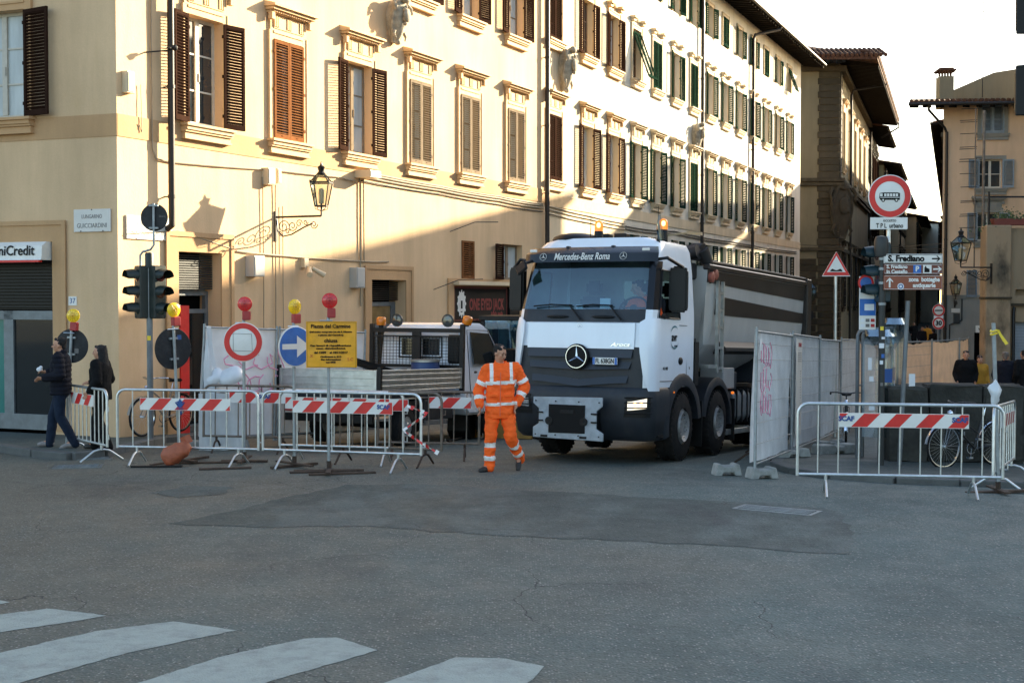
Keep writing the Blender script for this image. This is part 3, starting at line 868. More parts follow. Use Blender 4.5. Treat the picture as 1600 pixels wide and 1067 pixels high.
# ------------------------------------------------------------------ corner building: shaded quay front (A) and sunlit street front (B)
cb = thing('corner_building', 'ochre plastered corner house with brown louvred shutters and a bank entrance', 'building', C0, ANG_B)
MA, aA = rel_frame(ANG_A, ANG_B)       # in frame A the corner is x=0 and the wall runs to negative x
ZT = 14.2
colB = [2.47, 5.24, 8.10, 10.97, 13.70, 16.60]
WW, WH = 1.08, 2.06
opsB = [(c - WW / 2, c + WW / 2, 5.76, 5.76 + WH) for c in colB] + [(c - .52, c + .52, 9.85, 11.7) for c in colB]
opsB += [(1.62, 2.93, -.3, 3.36, .5), (8.62, 10.25, -.3, 2.92, .45), (12.75, 16.85, -.6, 2.80, .3), (13.26, 13.98, 3.0, 4.0, .15), (15.75, 17.1, 2.98, 4.0, .2)]
wm = MB()
facade(wm, 0, 18.72, -1.2, ZT, opsB)
opsA = [(-3.25, -1.98, 5.74, 7.68), (-3.25, -1.98, 9.85, 11.7), (-4.2, -1.42, -.2, 3.5, .35), (-6.6, -5.4, 5.74, 7.68), (-9.8, -8.6, 5.74, 7.68)]
facade(wm, -14, 0, -.6, ZT, opsA, M=MA)
# back and party walls so that the house is a closed block
pA = MA @ Vector((-14, 0, 0))
bx = [(0, 0), (18.72, 0), (18.72, 11.5), (pA.x, pA.y)]
wm.quad((18.72, 0, -1.2), (18.72, 11.5, -1.2), (18.72, 11.5, ZT), (18.72, 0, ZT))
wm.quad((18.72, 11.5, -1.2), (pA.x, pA.y, -1.2), (pA.x, pA.y, ZT), (18.72, 11.5, ZT))
wm.build('wall', ['plaster_ochre', 'dark_room'], cb)
MB().add([(-.6, -1.0, ZT), (19, -1.0, ZT), (19, 11.6, ZT + 2), (pA.x - .4, pA.y + .2, ZT + 2), (pA.x - 1, pA.y - .3, ZT)], [(0, 1, 2, 3, 4)]).build('roof', 'roof_tile', cb)
# painted band at first-floor level
bm_ = MB()
bm_.box(0.014, 18.70, -.014, .001, 5.33, 5.72)
bm_.build('string_course', 'plaster_band', cb)
bm_ = MB(); bm_.box(-14, .014, -.014, .001, 5.33, 5.72, M=MA); bm_.build('string_course', 'plaster_band', cb)
st1 = ['open', 'closed', 'open', 'closed', 'closed', 'closed']
sh1 = ['brown_wood', 'tan_wood', 'brown_wood', 'grey_wood', 'grey_wood', 'grey_wood']
for c, st, sm in zip(colB, st1, sh1):
    window(cb, c, 5.76, WW, WH, sm, st, frame='window_white' if c < 4 else 'grey_wood', pane='pane' if c < 4 else 'curtain')
for c in colB:
    window(cb, c, 9.85, 1.04, 1.85, 'brown_wood', 'open', head='hood', frame='grey_wood', pane='curtain')
window(cb, -2.615, 5.74, 1.27, 1.94, 'brown_wood', 'open', trim='plaster_band', head=None, M=MA, rz=aA, pane='curtain')
window(cb, -2.615, 9.85, 1.27, 1.85, 'brown_wood', 'open', trim='plaster_band', head=None, M=MA, rz=aA, pane='curtain')
for c in (-6.0, -9.2): window(cb, c, 5.74, 1.2, 1.94, 'brown_wood', 'open', trim='plaster_band', head=None, M=MA, rz=aA, pane='curtain')
coat_of_arms(cb, 9.63, 8.55, .72, .98, seed=3)

# bank entrance on the quay front
fm = MB()
for a, b, c, d in ((-4.5, -4.2, .1, 3.84), (-1.42, -1.16, .1, 3.84), (-4.2, -1.42, 3.5, 3.84)): fm.box(a, b, -.03, .001, c, d, M=MA)
for a, b, c, d in ((-4.55, -4.48, .1, 3.88), (-1.2, -1.11, .1, 3.88), (-4.48, -1.2, 3.80, 3.88)): fm.box(a, b, -.055, -.029, c, d, M=MA)
fm.build('door_surround', 'plaster_band', cb)
vm_ = MB()
for i in range(15): vm_.box(-4.18, -1.44, .10, .16, 2.32 + i * .058, 2.345 + i * .058, M=MA)
vm_.box(-4.2, -1.42, .17, .2, 2.28, 3.48, M=MA)
vm_.build('louvre_grille', 'truck_black', cb)
dfm = MB()
for a, b in ((-4.2, -4.05), (-2.62, -2.40), (-1.50, -1.42)): dfm.box(a, b, .06, .16, .1, 2.26, M=MA)
dfm.box(-4.2, -1.42, .06, .16, 2.1, 2.26, M=MA); dfm.box(-4.2, -1.42, .05, .17, .1, .38, M=MA)
dd = dfm.build('glazed_door', 'pole_grey', cb)
g_ = MB(); g_.box(-4.05, -2.62, .10, .115, .38, 2.1, M=MA); g_.build('pane', 'teal_glass', dd)
g_ = MB(); g_.box(-2.40, -1.50, .10, .115, .38, 2.1, M=MA); g_.build('pane', 'dark_glass', dd)
g_ = MB(); g_.box(-1.36, -1.18, -.012, .0, 2.36, 2.52, M=Matrix.Translation((0, 0, 0)) @ MA @ Matrix.Translation((.28, 0, 0)))
hn = g_.build('house_number', 'sign_white', cb)
lettering(hn, '37', .13, 'print_blue', *(MA @ Vector((-1.27 + .28, -.014, 2.44))), rot=(pi / 2, 0, aA))
sgm = MB(); sgm.prism([(-.28, 3.17), (-.26, 3.2), (-.24, 3.42), (-.12, 3.50), (0.05, 3.50), (.05, 3.17)], -4.15, -1.46, 'yz', M=MA)
sg = sgm.build('shop_sign', 'sign_white', cb)
MB().box(-4.1, -1.50, -.285, -.20, 3.13, 3.168, M=MA).build('red_strip', 'sign_red', sg)
ld = MA @ Vector((-2.11, -.262, 3.335))
lettering(sg, 'UniCredit', .25, 'print_black', ld.x, ld.y, ld.z, width=.98, bold=.004, rot=(pi / 2 - R(4), 0, aA))

# street entrance next to the corner (red cash-point panel in the recess)
def door_surround(x0, x1, ztop, fr=.34, z0=-.4):
    f = MB()
    for a, b, c, d in ((x0 - fr, x0, z0, ztop + fr), (x1, x1 + fr, z0, ztop + fr), (x0, x1, ztop, ztop + fr)): f.box(a, b, -.035, .001, c, d)
    for a, b, c, d in ((x0 - fr - .03, x0 - fr + .06, z0, ztop + fr + .03), (x1 + fr - .06, x1 + fr + .03, z0, ztop + fr + .03), (x0 - fr + .06, x1 + fr - .06, ztop + fr - .06, ztop + fr + .03)): f.box(a, b, -.06, -.034, c, d)
    return f.build('door_surround', 'plaster_band', cb)
door_surround(1.62, 2.93, 3.36)
lm = MB()
for i in range(15): lm.box(1.64, 2.91, .18, .24, 2.66 + i * .045, 2.685 + i * .045)
lm.build('louvre_grille', 'pole_dark', cb)
dm_ = MB()
for a, b, c, d in ((1.62, 1.70, 0, 2.62), (2.84, 2.93, 0, 2.62), (1.70, 2.84, 2.54, 2.66), (1.70, 2.84, 2.2, 2.28)): dm_.box(a, b, .3, .38, c, d)
d1 = dm_.build('glazed_door', 'pole_grey', cb)
MB().box(1.9, 2.84, .33, .345, -.1, 2.2).build('pane', 'dark_glass', d1)
MB().box(1.66, 1.92, -.03, .10, -.15, 2.35).build('red_panel', 'sign_red', d1)
sp_ = MB(); sp_.box(1.66, 2.9, .05, .35, -.3, .06); sp_.build('step', 'kerb', cb)
door_surround(8.62, 10.25, 2.92, .30)
lm = MB()
for i in range(9): lm.box(8.62, 10.25, .2, .25, 2.44 + i * .05, 2.465 + i * .05)
lm.build('louvre_grille', 'truck_black', cb)
dm_ = MB()
for a, b, c, d in ((8.62, 8.70, -.3, 2.4), (10.05, 10.25, -.3, 2.4), (8.70, 10.05, 2.3, 2.4), (8.70, 10.05, 1.72, 1.86), (9.32, 9.40, -.3, 1.72)): dm_.box(a, b, .28, .36, c, d)
d2 = dm_.build('glazed_door', 'pole_grey', cb)
MB().box(8.70, 10.05, .31, .325, 1.86, 2.3).build('pane', mat('amber_room', (.22, .14, .06), .2, var=.3, scale=3), d2)
MB().box(8.70, 10.05, .31, .325, -.3, 1.72).build('pane', 'dark_glass', d2)
# shop front with painted board
sf = MB()
for a, b, c, d in ((12.45, 12.75, -.6, 3.0), (16.85, 17.15, -.6, 3.0), (12.75, 16.85, 2.80, 3.0)): sf.box(a, b, -.05, .001, c, d)
sf.build('shop_surround', 'plaster_band', cb)
MB().box(12.7, 16.9, -.22, -.052, 2.83, 2.93).build('awning_box', 'box_cream', cb)
sb = MB(); sb.box(12.80, 15.95, -.03, .06, 1.93, 2.74)
shop = sb.build('shop_sign', 'print_black', cb)
fb = MB()
for a, b, c, d in ((12.76, 15.99, 2.74, 2.79), (12.76, 15.99, 1.88, 1.93), (12.76, 12.80, 1.93, 2.74), (15.95, 15.99, 1.93, 2.74)): fb.box(a, b, -.045, .06, c, d)
fb.build('sign_frame', mat('dark_red', (.10, .012, .010), .5), shop)
mk('sign_dull_red', (.20, .016, .016), .6)
lettering(shop, 'ONE EYED JACK', .42, 'sign_dull_red', 14.72, -.032, 2.30, width=2.15, bold=.014)
lettering(shop, 'irish pub', .14, 'sign_dull_red', 15.35, -.032, 2.06, width=.75, bold=.006)
em = MB(); Mx = Matrix.Translation((13.19, -.034, 2.34)) @ FRONT
em.lathe([(0.20, 0), (.27, 0), (.27, .008), (.20, .008)], 20, M=Mx @ Matrix.Diagonal((.8, 1.15, 1, 1)), close=True)
for k in range(12):
    a = k * pi / 6; em.ell((cos(a) * .23, sin(a) * .33, .006), (.035, .045, .006), 7, 4, M=Mx)
em.prism([(-.12, -.2), (.12, -.2), (.15, .18), (0, .27), (-.15, .18)], 0, .006, 'xy', M=Mx)
em.build('emblem', 'sign_white', shop)
MB().box(-.05, .05, -.13, .08, .0066, .009, M=Mx).build('emblem_mark', 'print_black', shop)
sb2 = MB(); sb2.box(16.2, 16.85, -.03, .06, 1.93, 2.74); s2 = sb2.build('shop_sign', 'print_black', cb)
lettering(s2, 'PUB', .25, 'sign_dull_red', 16.5, -.032, 2.5, width=.5, bold=.01)
rs = MB()
for i in range(28): rs.hexa([(12.75, .06, -.6 + i * .09), (16.85, .06, -.6 + i * .09), (16.85, .1, -.6 + i * .09), (12.75, .1, -.6 + i * .09), (12.75, .075, -.515 + i * .09), (16.85, .075, -.515 + i * .09), (16.85, .1, -.515 + i * .09), (12.75, .1, -.515 + i * .09)])
rs.build('roller_shutter', 'pole_dark', cb)
# small louvred window and side window above the shop
lf = MB()
for a, b, c, d in ((13.26, 13.33, 3.0, 4.0), (13.91, 13.98, 3.0, 4.0), (13.33, 13.91, 3.0, 3.06), (13.33, 13.91, 3.94, 4.0)): lf.box(a, b, -.03, .04, c, d)
for i in range(15): lf.hexa([(13.33, -.02, 3.07 + i * .058), (13.91, -.02, 3.07 + i * .058), (13.91, .03, 3.1 + i * .058), (13.33, .03, 3.1 + i * .058), (13.33, -.02, 3.085 + i * .058), (13.91, -.02, 3.085 + i * .058), (13.91, .03, 3.115 + i * .058), (13.33, .03, 3.115 + i * .058)])
lf.build('louvred_window', 'tan_wood', cb)
w_ = window(cb, 16.42, 2.98, 1.35, 1.02, 'brown_wood', None, trim=None, frame='grey_wood', pane='curtain', bars=0)
put(shutter_mesh(.66, .98, 'brown_wood', 1), 'shutter', w_, (-.675, -.21, .02), rot=(0, 0, -R(172)))

# downpipes, cables, boxes
def wall_pipe(root, x, z0, z1, r=.055, off=.12, m='downpipe', elbow=True, name='downpipe'):
    pts = [(x, -off, z1), (x, -off, z0 + (.25 if elbow else 0))]
    if elbow: pts += [(x, -off, z0 + .08), (x + .02, -.02, z0)]
    mb = MB().tube(pts, r, 10)
    for z in [z0 + .6 + i * 2.0 for i in range(int((z1 - z0) / 2.0))]:
        mb.tube([(x, -off, z - .03), (x, -off, z + .03)], r + .012, 10); mb.box(x - .012, x + .012, -off, 0, z - .012, z + .012)
    return mb.build(name, m, root, smooth=40)
wall_pipe(cb, 1.28, 3.75, ZT, .062, .16)
wall_pipe(cb, 18.60, -1.0, ZT, .07, .14, elbow=False)
def wall_cable(root, pts, r=.012, m='cable', sag=0.0, name='cable'):
    out = []
    for a, b in zip(pts[:-1], pts[1:]):
        n = 8
        for i in range(n):
            t = i / n; out.append((a[0] + (b[0] - a[0]) * t, -.035 + random.uniform(-.006, .006), a[1] + (b[1] - a[1]) * t - sag * 4 * t * (1 - t)))
    out.append((pts[-1][0], -.035, pts[-1][1]))
    return MB().tube(out, r, 5).build(name, m, root)
wall_cable(cb, [(.9, 9), (.9, 5.2), (1.0, 5.02), (1.6, 5.0), (4.6, 5.12), (7.2, 5.18), (7.9, 5.14)], .016, sag=.01)
for dz, mm in ((0, 'cable'), (-.07, 'cable'), (-.17, 'cable_dark'), (.05, 'cable')):
    wall_cable(cb, [(8.1, 5.34 + dz), (12, 5.28 + dz * .9), (15.5, 5.25 + dz), (18.5, 5.22 + dz)], .022 if mm == 'cable' else .016, mm, sag=.02)
wall_cable(cb, [(3.4, 3.42), (5, 3.37), (8.1, 3.33), (9.4, 3.35)], .018, sag=.01)
wall_cable(cb, [(.2, 3.62), (1.6, 3.74), (3.3, 3.45)], .012)
wall_cable(cb, [(4.75, 5.0), (4.75, 1.2)], .012); wall_cable(cb, [(5.0, 4.4), (5.02, 1.0)], .009)
wall_cable(cb, [(4.3, 4.95), (4.32, 3.3), (4.3, .3)], .011)
wall_cable(cb, [(8.1, 5.3), (8.1, 3.2), (8.12, 2.3)], .02); wall_cable(cb, [(8.25, 5.3), (8.27, 3.3)], .016)
wall_cable(cb, [(.55, 5.6), (.62, 5.45), (.6, 6.3)], .008)
def wall_box(root, x, z, w, h, d, m='box_grey', name='junction_box'):
    mb = MB().box(x - w / 2, x + w / 2, -d, 0, z, z + h)
    mb.box(x - w / 2 + .02, x + w / 2 - .02, -d - .012, -d + .001, z + .02, z + h - .02)
    return mb.build(name, m, root, bevel=.012)
wall_box(cb, 4.45, 4.80, .26, .34, .16, 'box_cream'); wall_box(cb, 4.78, 4.86, .14, .3, .12, 'box_cream')
wall_box(cb, 3.92, 2.92, .36, .42, .22, 'box_grey'); wall_box(cb, 7.86, 2.72, .36, .46, .2, 'box_grey')
wall_box(cb, .24, 6.1, .20, .38, .12, 'box_cream'); wall_box(cb, 8.15, 5.22, .5, .17, .42, 'box_cream', 'cable_duct_box')
wall_box(cb, 6.1, 1.78, .30, .10, .04, 'box_grey', 'door_bell_panel'); wall_box(cb, 10.95, 1.55, .22, .14, .04, 'box_grey', 'door_bell_panel')
sp = MB(); sp.box(5.72, 5.88, -.1, 0, 3.14, 3.34); sp.tube([(5.8, -.1, 3.16), (5.8, -.22, 3.12)], .02, 6)
for s in (-1, 1): sp.tube([(5.8 + s * .05, -.2, 3.13), (5.8 + s * .28, -.36, 2.98)], [.04, .065], 10)
sp.build('twin_spotlight', 'box_cream', cb, smooth=40)
for (x, z) in ((12.6, 4.55), (11.7, 3.05)):
    sp = MB(); sp.tube([(x, 0, z - .35), (x + .35, -.55, z - .1), (x + .9, -.95, z - .08)], .012, 6)
    sp.build('wall_rod', 'cable_dark', cb)
for x in (.75,):
    sp = MB(); sp.tube([(x, 0, 6.9), (x + .25, -.3, 6.95), (x + .4, -.34, 7.0)], .014, 6); sp.ell((x + .4, -.36, 7.02), (.05, .05, .06), 8, 6)
    for k in range(4): sp.lathe([(.02, 0), (.045, .01), (.045, .03), (.02, .04)], 8, M=Matrix.Translation((x + .28 + k * .04, -.32, 6.98 + k * .015)))
    sp.build('cable_anchor', 'dark_iron', cb)

# marble street plaques
def plaque(root_name, label, loc, rz, w, h, lines, sizes):
    t = thing(root_name, label, 'street sign', loc, rz, 'marble street name plaques')
    MB().box(-w / 2, w / 2, -.03, 0, -h / 2, h / 2).build('slab', 'marble', t, bevel=.006)
    bm2 = MB().ell((0, 0, 0), (.012, .01, .012), 8, 5).mesh('bolt', 'dark_iron')
    for x, z in ((0, h / 2 - .01), (-w * .3, -h / 2 + .015), (w * .3, -h / 2 + .015)): put(bm2, 'bolt', t, (x, -.032, z))
    for i, (s, sz) in enumerate(zip(lines, sizes)):
        lettering(t, s, sz, 'print_grey', 0, -.032, h * .17 - i * h * .40, width=w * (.55 if len(s) < 9 else .80))
    return t
pl = C0 + dA * .53 + Vector((0, 0, 3.86)); plaque('street_plaque', 'marble street plaque reading LUNGARNO GUICCIARDINI on shaded wall', pl + Vector((-.376, -.927, 0)) * .004, ANG_A, .80, .40, ['LUNGARNO', 'GUICCIARDINI'], [.10, .115])
pl = C0 + dB * .82 + Vector((0, 0, 3.75)); plaque('street_plaque', 'marble street plaque half hidden behind a round sign back on the sunny corner', pl + nB * .004, ANG_B, 1.25, .42, ['PIAZZA', 'NAZARIO SAURO'], [.10, .115])

# ------------------------------------------------------------------ long terrace up the side street (cream part and white part are two houses)
hz_cols = [.75, 3.79, 6.48, 9.08, 11.6, 14.24, 16.9, 19.6, 22.3, 25.1, 28.0, 30.9, 33.8, 36.8]
SPLIT = 7.75
def terrace(name, label, x0, x1, plast, cols, trim, shm, Z=15.7):
    b = thing(name, label, 'building', C1, ANG_C)
    ops = []
    for c in cols:
        ops += [(c - .5, c + .5, 6.02, 8.02), (c - .5, c + .5, 10.25, 12.05)]
        if c > 7: ops += [(c - .48, c + .48, 13.65, 14.95)]
        if c > 8: ops += [(c - .5, c + .5, 3.35, 4.75)]
    mb = MB(); facade(mb, x0, x1, -2, Z, ops)
    mb.quad((x1, 0, -2), (x1, 11, -2), (x1, 11, Z), (x1, 0, Z)); mb.quad((x0, 11, -2), (x0, 0, -2), (x0, 0, Z), (x0, 11, Z))
    mb.quad((x1, 11, -2), (x0, 11, -2), (x0, 11, Z), (x1, 11, Z))
    mb.build('wall', [plast, 'dark_room'], b)
    mb = MB(); mb.box(x0 + .002, x1 - .002, -.03, .001, 5.25, 5.62); mb.build('string_course', trim, b)
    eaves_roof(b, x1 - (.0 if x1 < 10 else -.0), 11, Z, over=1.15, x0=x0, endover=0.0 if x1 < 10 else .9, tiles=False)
    return b
tc = terrace('terrace_house', 'cream terraced house with brown shutters beyond the black downpipe', 0.004, SPLIT, 'plaster_cream', hz_cols[:3], 'stone_trim', 'brown_wood')
tw = terrace('terrace_house', 'long white terraced building with dark green shutters and deep eaves', SPLIT + .004, 40.2, 'plaster_white', hz_cols[3:], 'plaster_cream', 'green_wood')
r1 = ['closed', 'open', 'open', 'open', 'open', 'open', 'closed', 'open', 'open', 'open', 'open', 'open', 'open', 'open']
r2 = ['closed', 'open', 'open', 'awning', 'closed', 'open', 'closed', 'open', 'open', 'open', 'open', 'open', 'open', 'open']
r3 = [None, None, None, 'open', 'closed', 'open', 'open', 'open', 'closed', 'open', 'open', 'closed', 'open', 'awning']
for i, c in enumerate(hz_cols):
    b = tc if i < 3 else tw; sm = 'brown_wood' if i < 3 else 'green_wood'; tr = 'stone_trim' if i < 3 else 'plaster_cream'
    far = c > 18
    kw = dict(det=not far, pitch=.056 if not far else .08, bars=2 if not far else 1)
    window(b, c, 6.02, 1.0, 2.0, sm, r1[i], trim=tr, pane='curtain' if i in (1, 2) else 'pane', frame='window_white' if i in (1, 2) else 'window_brown', **kw)
    window(b, c, 10.25, 1.0, 1.8, sm, r2[i], trim=tr, head='hood', frame='window_brown', pane='curtain' if i == 2 else 'pane', **kw)
    if c > 7: window(b, c, 13.65, .96, 1.3, sm, r3[i], trim=tr, head=None, frame='window_brown', sill=False, **kw)
    if c > 8: window(b, c, 3.35, 1.0, 1.4, sm, 'open', trim=None, frame='window_brown', **kw)
coat_of_arms(tc, 1.45, 8.85, .78, 1.22, seed=5)
coat_of_arms(tw, 17.0, 8.55, .9, 1.05, seed=8)
for x in (17.85, 27.4):
    o = wall_pipe(tw, x, -1.0, 14.9, .075, .15, elbow=False)
    MB().tube([(x, -.15, 14.85), (x + .1, -.2, 15.1), (x + 1.3, -1.15, 15.5), (x + 1.35, -1.2, 15.62)], .07, 8).build('pipe_bend', 'downpipe', o, smooth=40)
for dz in (0, -.12, .1): wall_cable(tc, [(.1, 5.15 + dz), (4, 5.05 + dz), (7.7, 5.0 + dz)], .02, 'cable', .02)
for dz in (0, -.1): wall_cable(tw, [(7.8, 5.0 + dz), (14, 5.1 + dz), (24, 5.05 + dz), (39, 5.05 + dz)], .024, 'cable_dark', .05)
sp = MB(); sp.tube([(13.2, 0, 4.9), (13.2, -.9, 5.0)], .04, 6); sp.prism([(-1.35, 4.88), (-.8, 4.93), (-.8, 5.05), (-1.35, 5.0)], 13.05, 13.35, 'yz'); sp.build('street_floodlight', 'box_cream', tw)

# ------------------------------------------------------------------ rusticated palace at the bend, then the houses down the street
PC = Vector((19.9, 84.0, 0)); dP = Vector((.3056, .952, 0)).normalized(); ANG_P = atan2(dP.y, dP.x)
pal = thing('stone_palace', 'brown stone palace with rusticated corner and huge dark wooden eaves', 'building', PC, ANG_P)
MF, aF = rel_frame(R(-2), ANG_P)
ZP = 16.7
pm = MB()
ops = []
pcols = [3.4, 8.6, 13.8, 19.0, 24.2]
for c in pcols: ops += [(c - .8, c + .8, 10.6, 14.2), (c - .85, c + .85, 1.9, 5.4)]
facade(pm, 0, 29, -2, ZP, ops, .4)
opf = [(-4.6, -3.1, 10.6, 14.0, .12), (-4.6, -3.1, 1.0, 6.2, .12)]
facade(pm, -12, 0, -2, ZP, opf, .2, M=MF)
p1 = MF @ Vector((-12, 0, 0))
pm.quad((29, 0, -2), (29, 12, -2), (29, 12, ZP), (29, 0, ZP)); pm.quad((29, 12, -2), (p1.x, p1.y, -2), (p1.x, p1.y, ZP), (29, 12, ZP))
pm.build('wall', ['plaster_tan', 'pietra_dark'], pal)
qa = [MB().box(-w, 0, -.09, .002, .012, .388, M=MF).mesh('stone_block', 'pietra', bevel=.025) for w in (1.32, 1.24)]
qs = [MB().box(.09, w, -.09, .002, .012, .388).mesh('stone_block', 'pietra', bevel=.025) for w in (1.24, 1.40)]
for i in range(45):
    z = -1.6 + i * .405
    put(qa[i % 2], 'stone_block', pal, (0, 0, z)); put(qs[i % 2], 'stone_block', pal, (0, 0, z))
# ground storey courses along the front and the lower street side
lb = MB().box(-1.0, 0, -.06, .001, .012, .388, M=MF).mesh('stone_block', 'pietra', bevel=.02)
for j in range(3):
    for i in range(16):
        p = MF @ Vector((-1.36 - j * 1.03 + (.0 if i % 2 else .04), 0, 0)); put(lb, 'stone_block', pal, (p.x, p.y, -1.6 + i * .405))
cm = MB()
for z, d in ((9.3, .22), (9.55, .3), (5.35, .16)):
    cm.box(-12, .3, -d, .001, z, z + .2, M=MF); cm.box(.302, 29, -d, .001, z, z + .2)
cm.box(-12, .34, -.35, .001, ZP - .5, ZP - .2, M=MF); cm.box(.342, 29, -.35, .001, ZP - .5, ZP - .2)
cm.build('string_course', 'pietra', pal)
for c in pcols:
    o = window(pal, c, 10.6, 1.6, 3.6, None, None, trim='stone_trim', head='cornice', frame='window_brown', recess=.3, bars=3)
    o = window(pal, c, 1.9, 1.7, 3.5, None, None, trim='pietra', head='cornice', frame='window_brown', recess=.3, bars=4)
    gr = MB()
    for k in range(7): gr.tube([(-.75 + k * .25, -.46, .05), (-.75 + k * .25, -.46, 3.4)], .022, 5)
    for k in range(7): gr.tube([(-.85, -.46, .2 + k * .5), (.85, -.46, .2 + k * .5)], .018, 5)
    gr.build('window_grille', 'dark_iron', o)
coat_of_arms(pal, .35, 6.1, 2.0, 3.2, 'pietra', seed=11, rz=R(-40))
# great eaves: soffit, rafters and tiles on both faces
er = MB()
ov = 2.3; zt = ZP
A_ = MF @ Vector((-12, -ov, 0)); B_ = Vector((-ov * .15, -ov, 0)) + (MF.to_3x3() @ Vector((ov, -ov * .0, 0)))
cornr = Vector((0, 0, 0))
fx, fy = (MF.to_3x3() @ Vector((1, 0, 0))), (MF.to_3x3() @ Vector((0, -1, 0)))
# outer corner = wall corner pushed out along both normals
sy = Vector((0, -1, 0))
den = fx.x * sy.x + fx.y * sy.y
k_ = (ov - (fy * ov).dot(sy)) / den if abs(den) > 1e-6 else 0
oc = fy * ov + fx * k_
ring_out = [MF @ Vector((-12, -ov, 0)), oc, Vector((30.5, -ov, 0))]
ring_in = [MF @ Vector((-12, 4, 0)), MF @ Vector((-4, 4, 0)) * .0 + Vector((4, 4, 0)), Vector((30.5, 4, 0))]
vs = [(p.x, p.y, zt) for p in ring_out] + [(p.x, p.y, zt + 2.2) for p in ring_in] + [(p.x, p.y, zt - .16) for p in ring_out] + [(p.x, p.y, zt + 2.0) for p in ring_in]
er.add(vs, [(0, 1, 4, 3), (1, 2, 5, 4), (6, 9, 10, 7), (7, 10, 11, 8), (0, 6, 7, 1), (1, 7, 8, 2), (2, 8, 11, 5), (3, 9, 6, 0)])
rf = er.build('roof', 'roof_tile', pal)
rm = MB()
for i in range(54):
    x = .3 + i * .56; rm.hexa([(x - .08, -ov + .05, zt - .32), (x + .08, -ov + .05, zt - .32), (x + .08, .01, zt - .05), (x - .08, .01, zt - .05), (x - .08, -ov + .05, zt - .14), (x + .08, -ov + .05, zt - .14), (x + .08, .01, zt + .3), (x - .08, .01, zt + .3)])
for i in range(22):
    x = -.2 - i * .56; rm.hexa([(x - .08, -ov + .05, zt - .32), (x + .08, -ov + .05, zt - .32), (x + .08, .01, zt - .05), (x - .08, .01, zt - .05), (x - .08, -ov + .05, zt - .14), (x + .08, -ov + .05, zt - .14), (x + .08, .01, zt + .3), (x - .08, .01, zt + .3)], M=MF)
for y in (-ov + .1, -ov * .66, -ov * .33): rm.box(.2, 30.3, y - .04, y + .04, zt - .17 + (y + ov) * .10, zt - .12 + (y + ov) * .10)
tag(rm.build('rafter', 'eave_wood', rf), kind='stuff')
tm = MB()
for i in range(46):
    x = ov - .1 - i * .28
    for j in range(4):
        y0 = -ov - .08 + j * .5; zz = zt + .05 + (y0 + ov) * .35
        tm.tube([(x, y0, zz + .06), (x, y0 + .55, zz + .06 + .18)], [.12, .10], 7, M=MF)
for i in range(110):
    x = -1.6 + i * .29
    for j in range(2):
        y0 = -ov - .08 + j * .5; zz = zt + .05 + (y0 + ov) * .35
        tm.tube([(x, y0, zz + .06), (x, y0 + .55, zz + .06 + .18)], [.12, .10], 7)
tag(tm.build('roof_tiles', 'roof_tile', rf, smooth=50), kind='stuff')
wall_pipe(pal, 7.2, -1.2, 15.8, .08, .2, elbow=False)
MB().tube([(7.2, -.2, 15.7), (7.3, -.3, 16.1), (8.5, -2.2, 16.5), (8.5, -2.35, 16.6)], .07, 8).build('pipe_bend', 'downpipe', pal, smooth=40)
MB().tube([(29.6, -1.0, 15.4), (29.6, -2.35, 16.2), (29.6, -2.35, 16.6)], .07, 8).build('pipe_bend', 'downpipe', pal, smooth=40)

def street_house(name, label, t0, L, Z, plast, cols, rows, shm, over=1.3, w=1.1, trim='pietra', off=0.0, ang=ANG_P, state='open', org=None):
    o = (PC + dP * t0 + Vector((dP.y, -dP.x, 0)) * off) if org is None else org
    b = thing(name, label, 'building', o, ang)
    ops = []
    for c in cols:
        for (z, h) in rows: ops.append((c - w / 2, c + w / 2, z, z + h))
    mb = MB(); facade(mb, 0, L, -2, Z, ops)
    mb.quad((L, 0, -2), (L, 12, -2), (L, 12, Z), (L, 0, Z)); mb.quad((0, 12, -2), (0, 0, -2), (0, 0, Z), (0, 12, Z)); mb.quad((L, 12, -2), (0, 12, -2), (0, 12, Z), (L, 12, Z))
    mb.build('wall', [plast, 'dark_room'], b)
    for c in cols:
        for k, (z, h) in enumerate(rows):
            window(b, c, z, w, h, shm, state if z > 3 else None, trim=trim, head='hood' if h > 1.7 else None, frame='window_brown', det=False, pitch=.12, bars=1)
    eaves_roof(b, L, 12, Z, over=over, tiles=False, endover=.4, rise=2.4)
    cmb = MB(); cmb.box(.01, L - .01, -.1, .001, 4.6, 4.9); cmb.box(.01, L - .01, -.14, .001, Z - .9, Z - .6); cmb.build('string_course', trim, b)
    wall_pipe(b, .3, -1.5, Z - .3, .08, .2, elbow=False)
    return b
street_house('town_house', 'grey green plastered house right behind the stone palace', 29.2, 15, 16.2, 'plaster_green', [1.8, 4.6, 7.4, 10.2, 13], [(12.2, 2.4), (7.6, 2.6), (1.2, 2.6)], 'brown_wood', 1.5, w=1.5)
street_house('town_house', 'yellow plastered town house with overhanging eaves further down the street', 44.4, 17, 14.6, 'plaster_yellow', [2, 5, 8, 11, 14.5], [(11, 1.9), (7, 2.2), (1.4, 2.4)], 'grey_wood', 1.5, off=.5)
street_house('town_house', 'pale town house with light shutters far down the street', 61.6, 22, 13.0, 'plaster_cream', [2, 5.2, 8.4, 11.6, 14.8, 18], [(9.6, 1.8), (5.6, 2.0), (1.2, 2.4)], 'grey_wood', 1.2, off=1.2)
street_house('town_house', 'lower ochre town house beneath the far chimney stack', 83.8, 26, 12.0, 'plaster_ochre', [2, 5.5, 9, 12.5, 16, 20], [(8.8, 1.8), (5.0, 2.0), (1, 2.4)], 'brown_wood', 1.2, off=2.4)
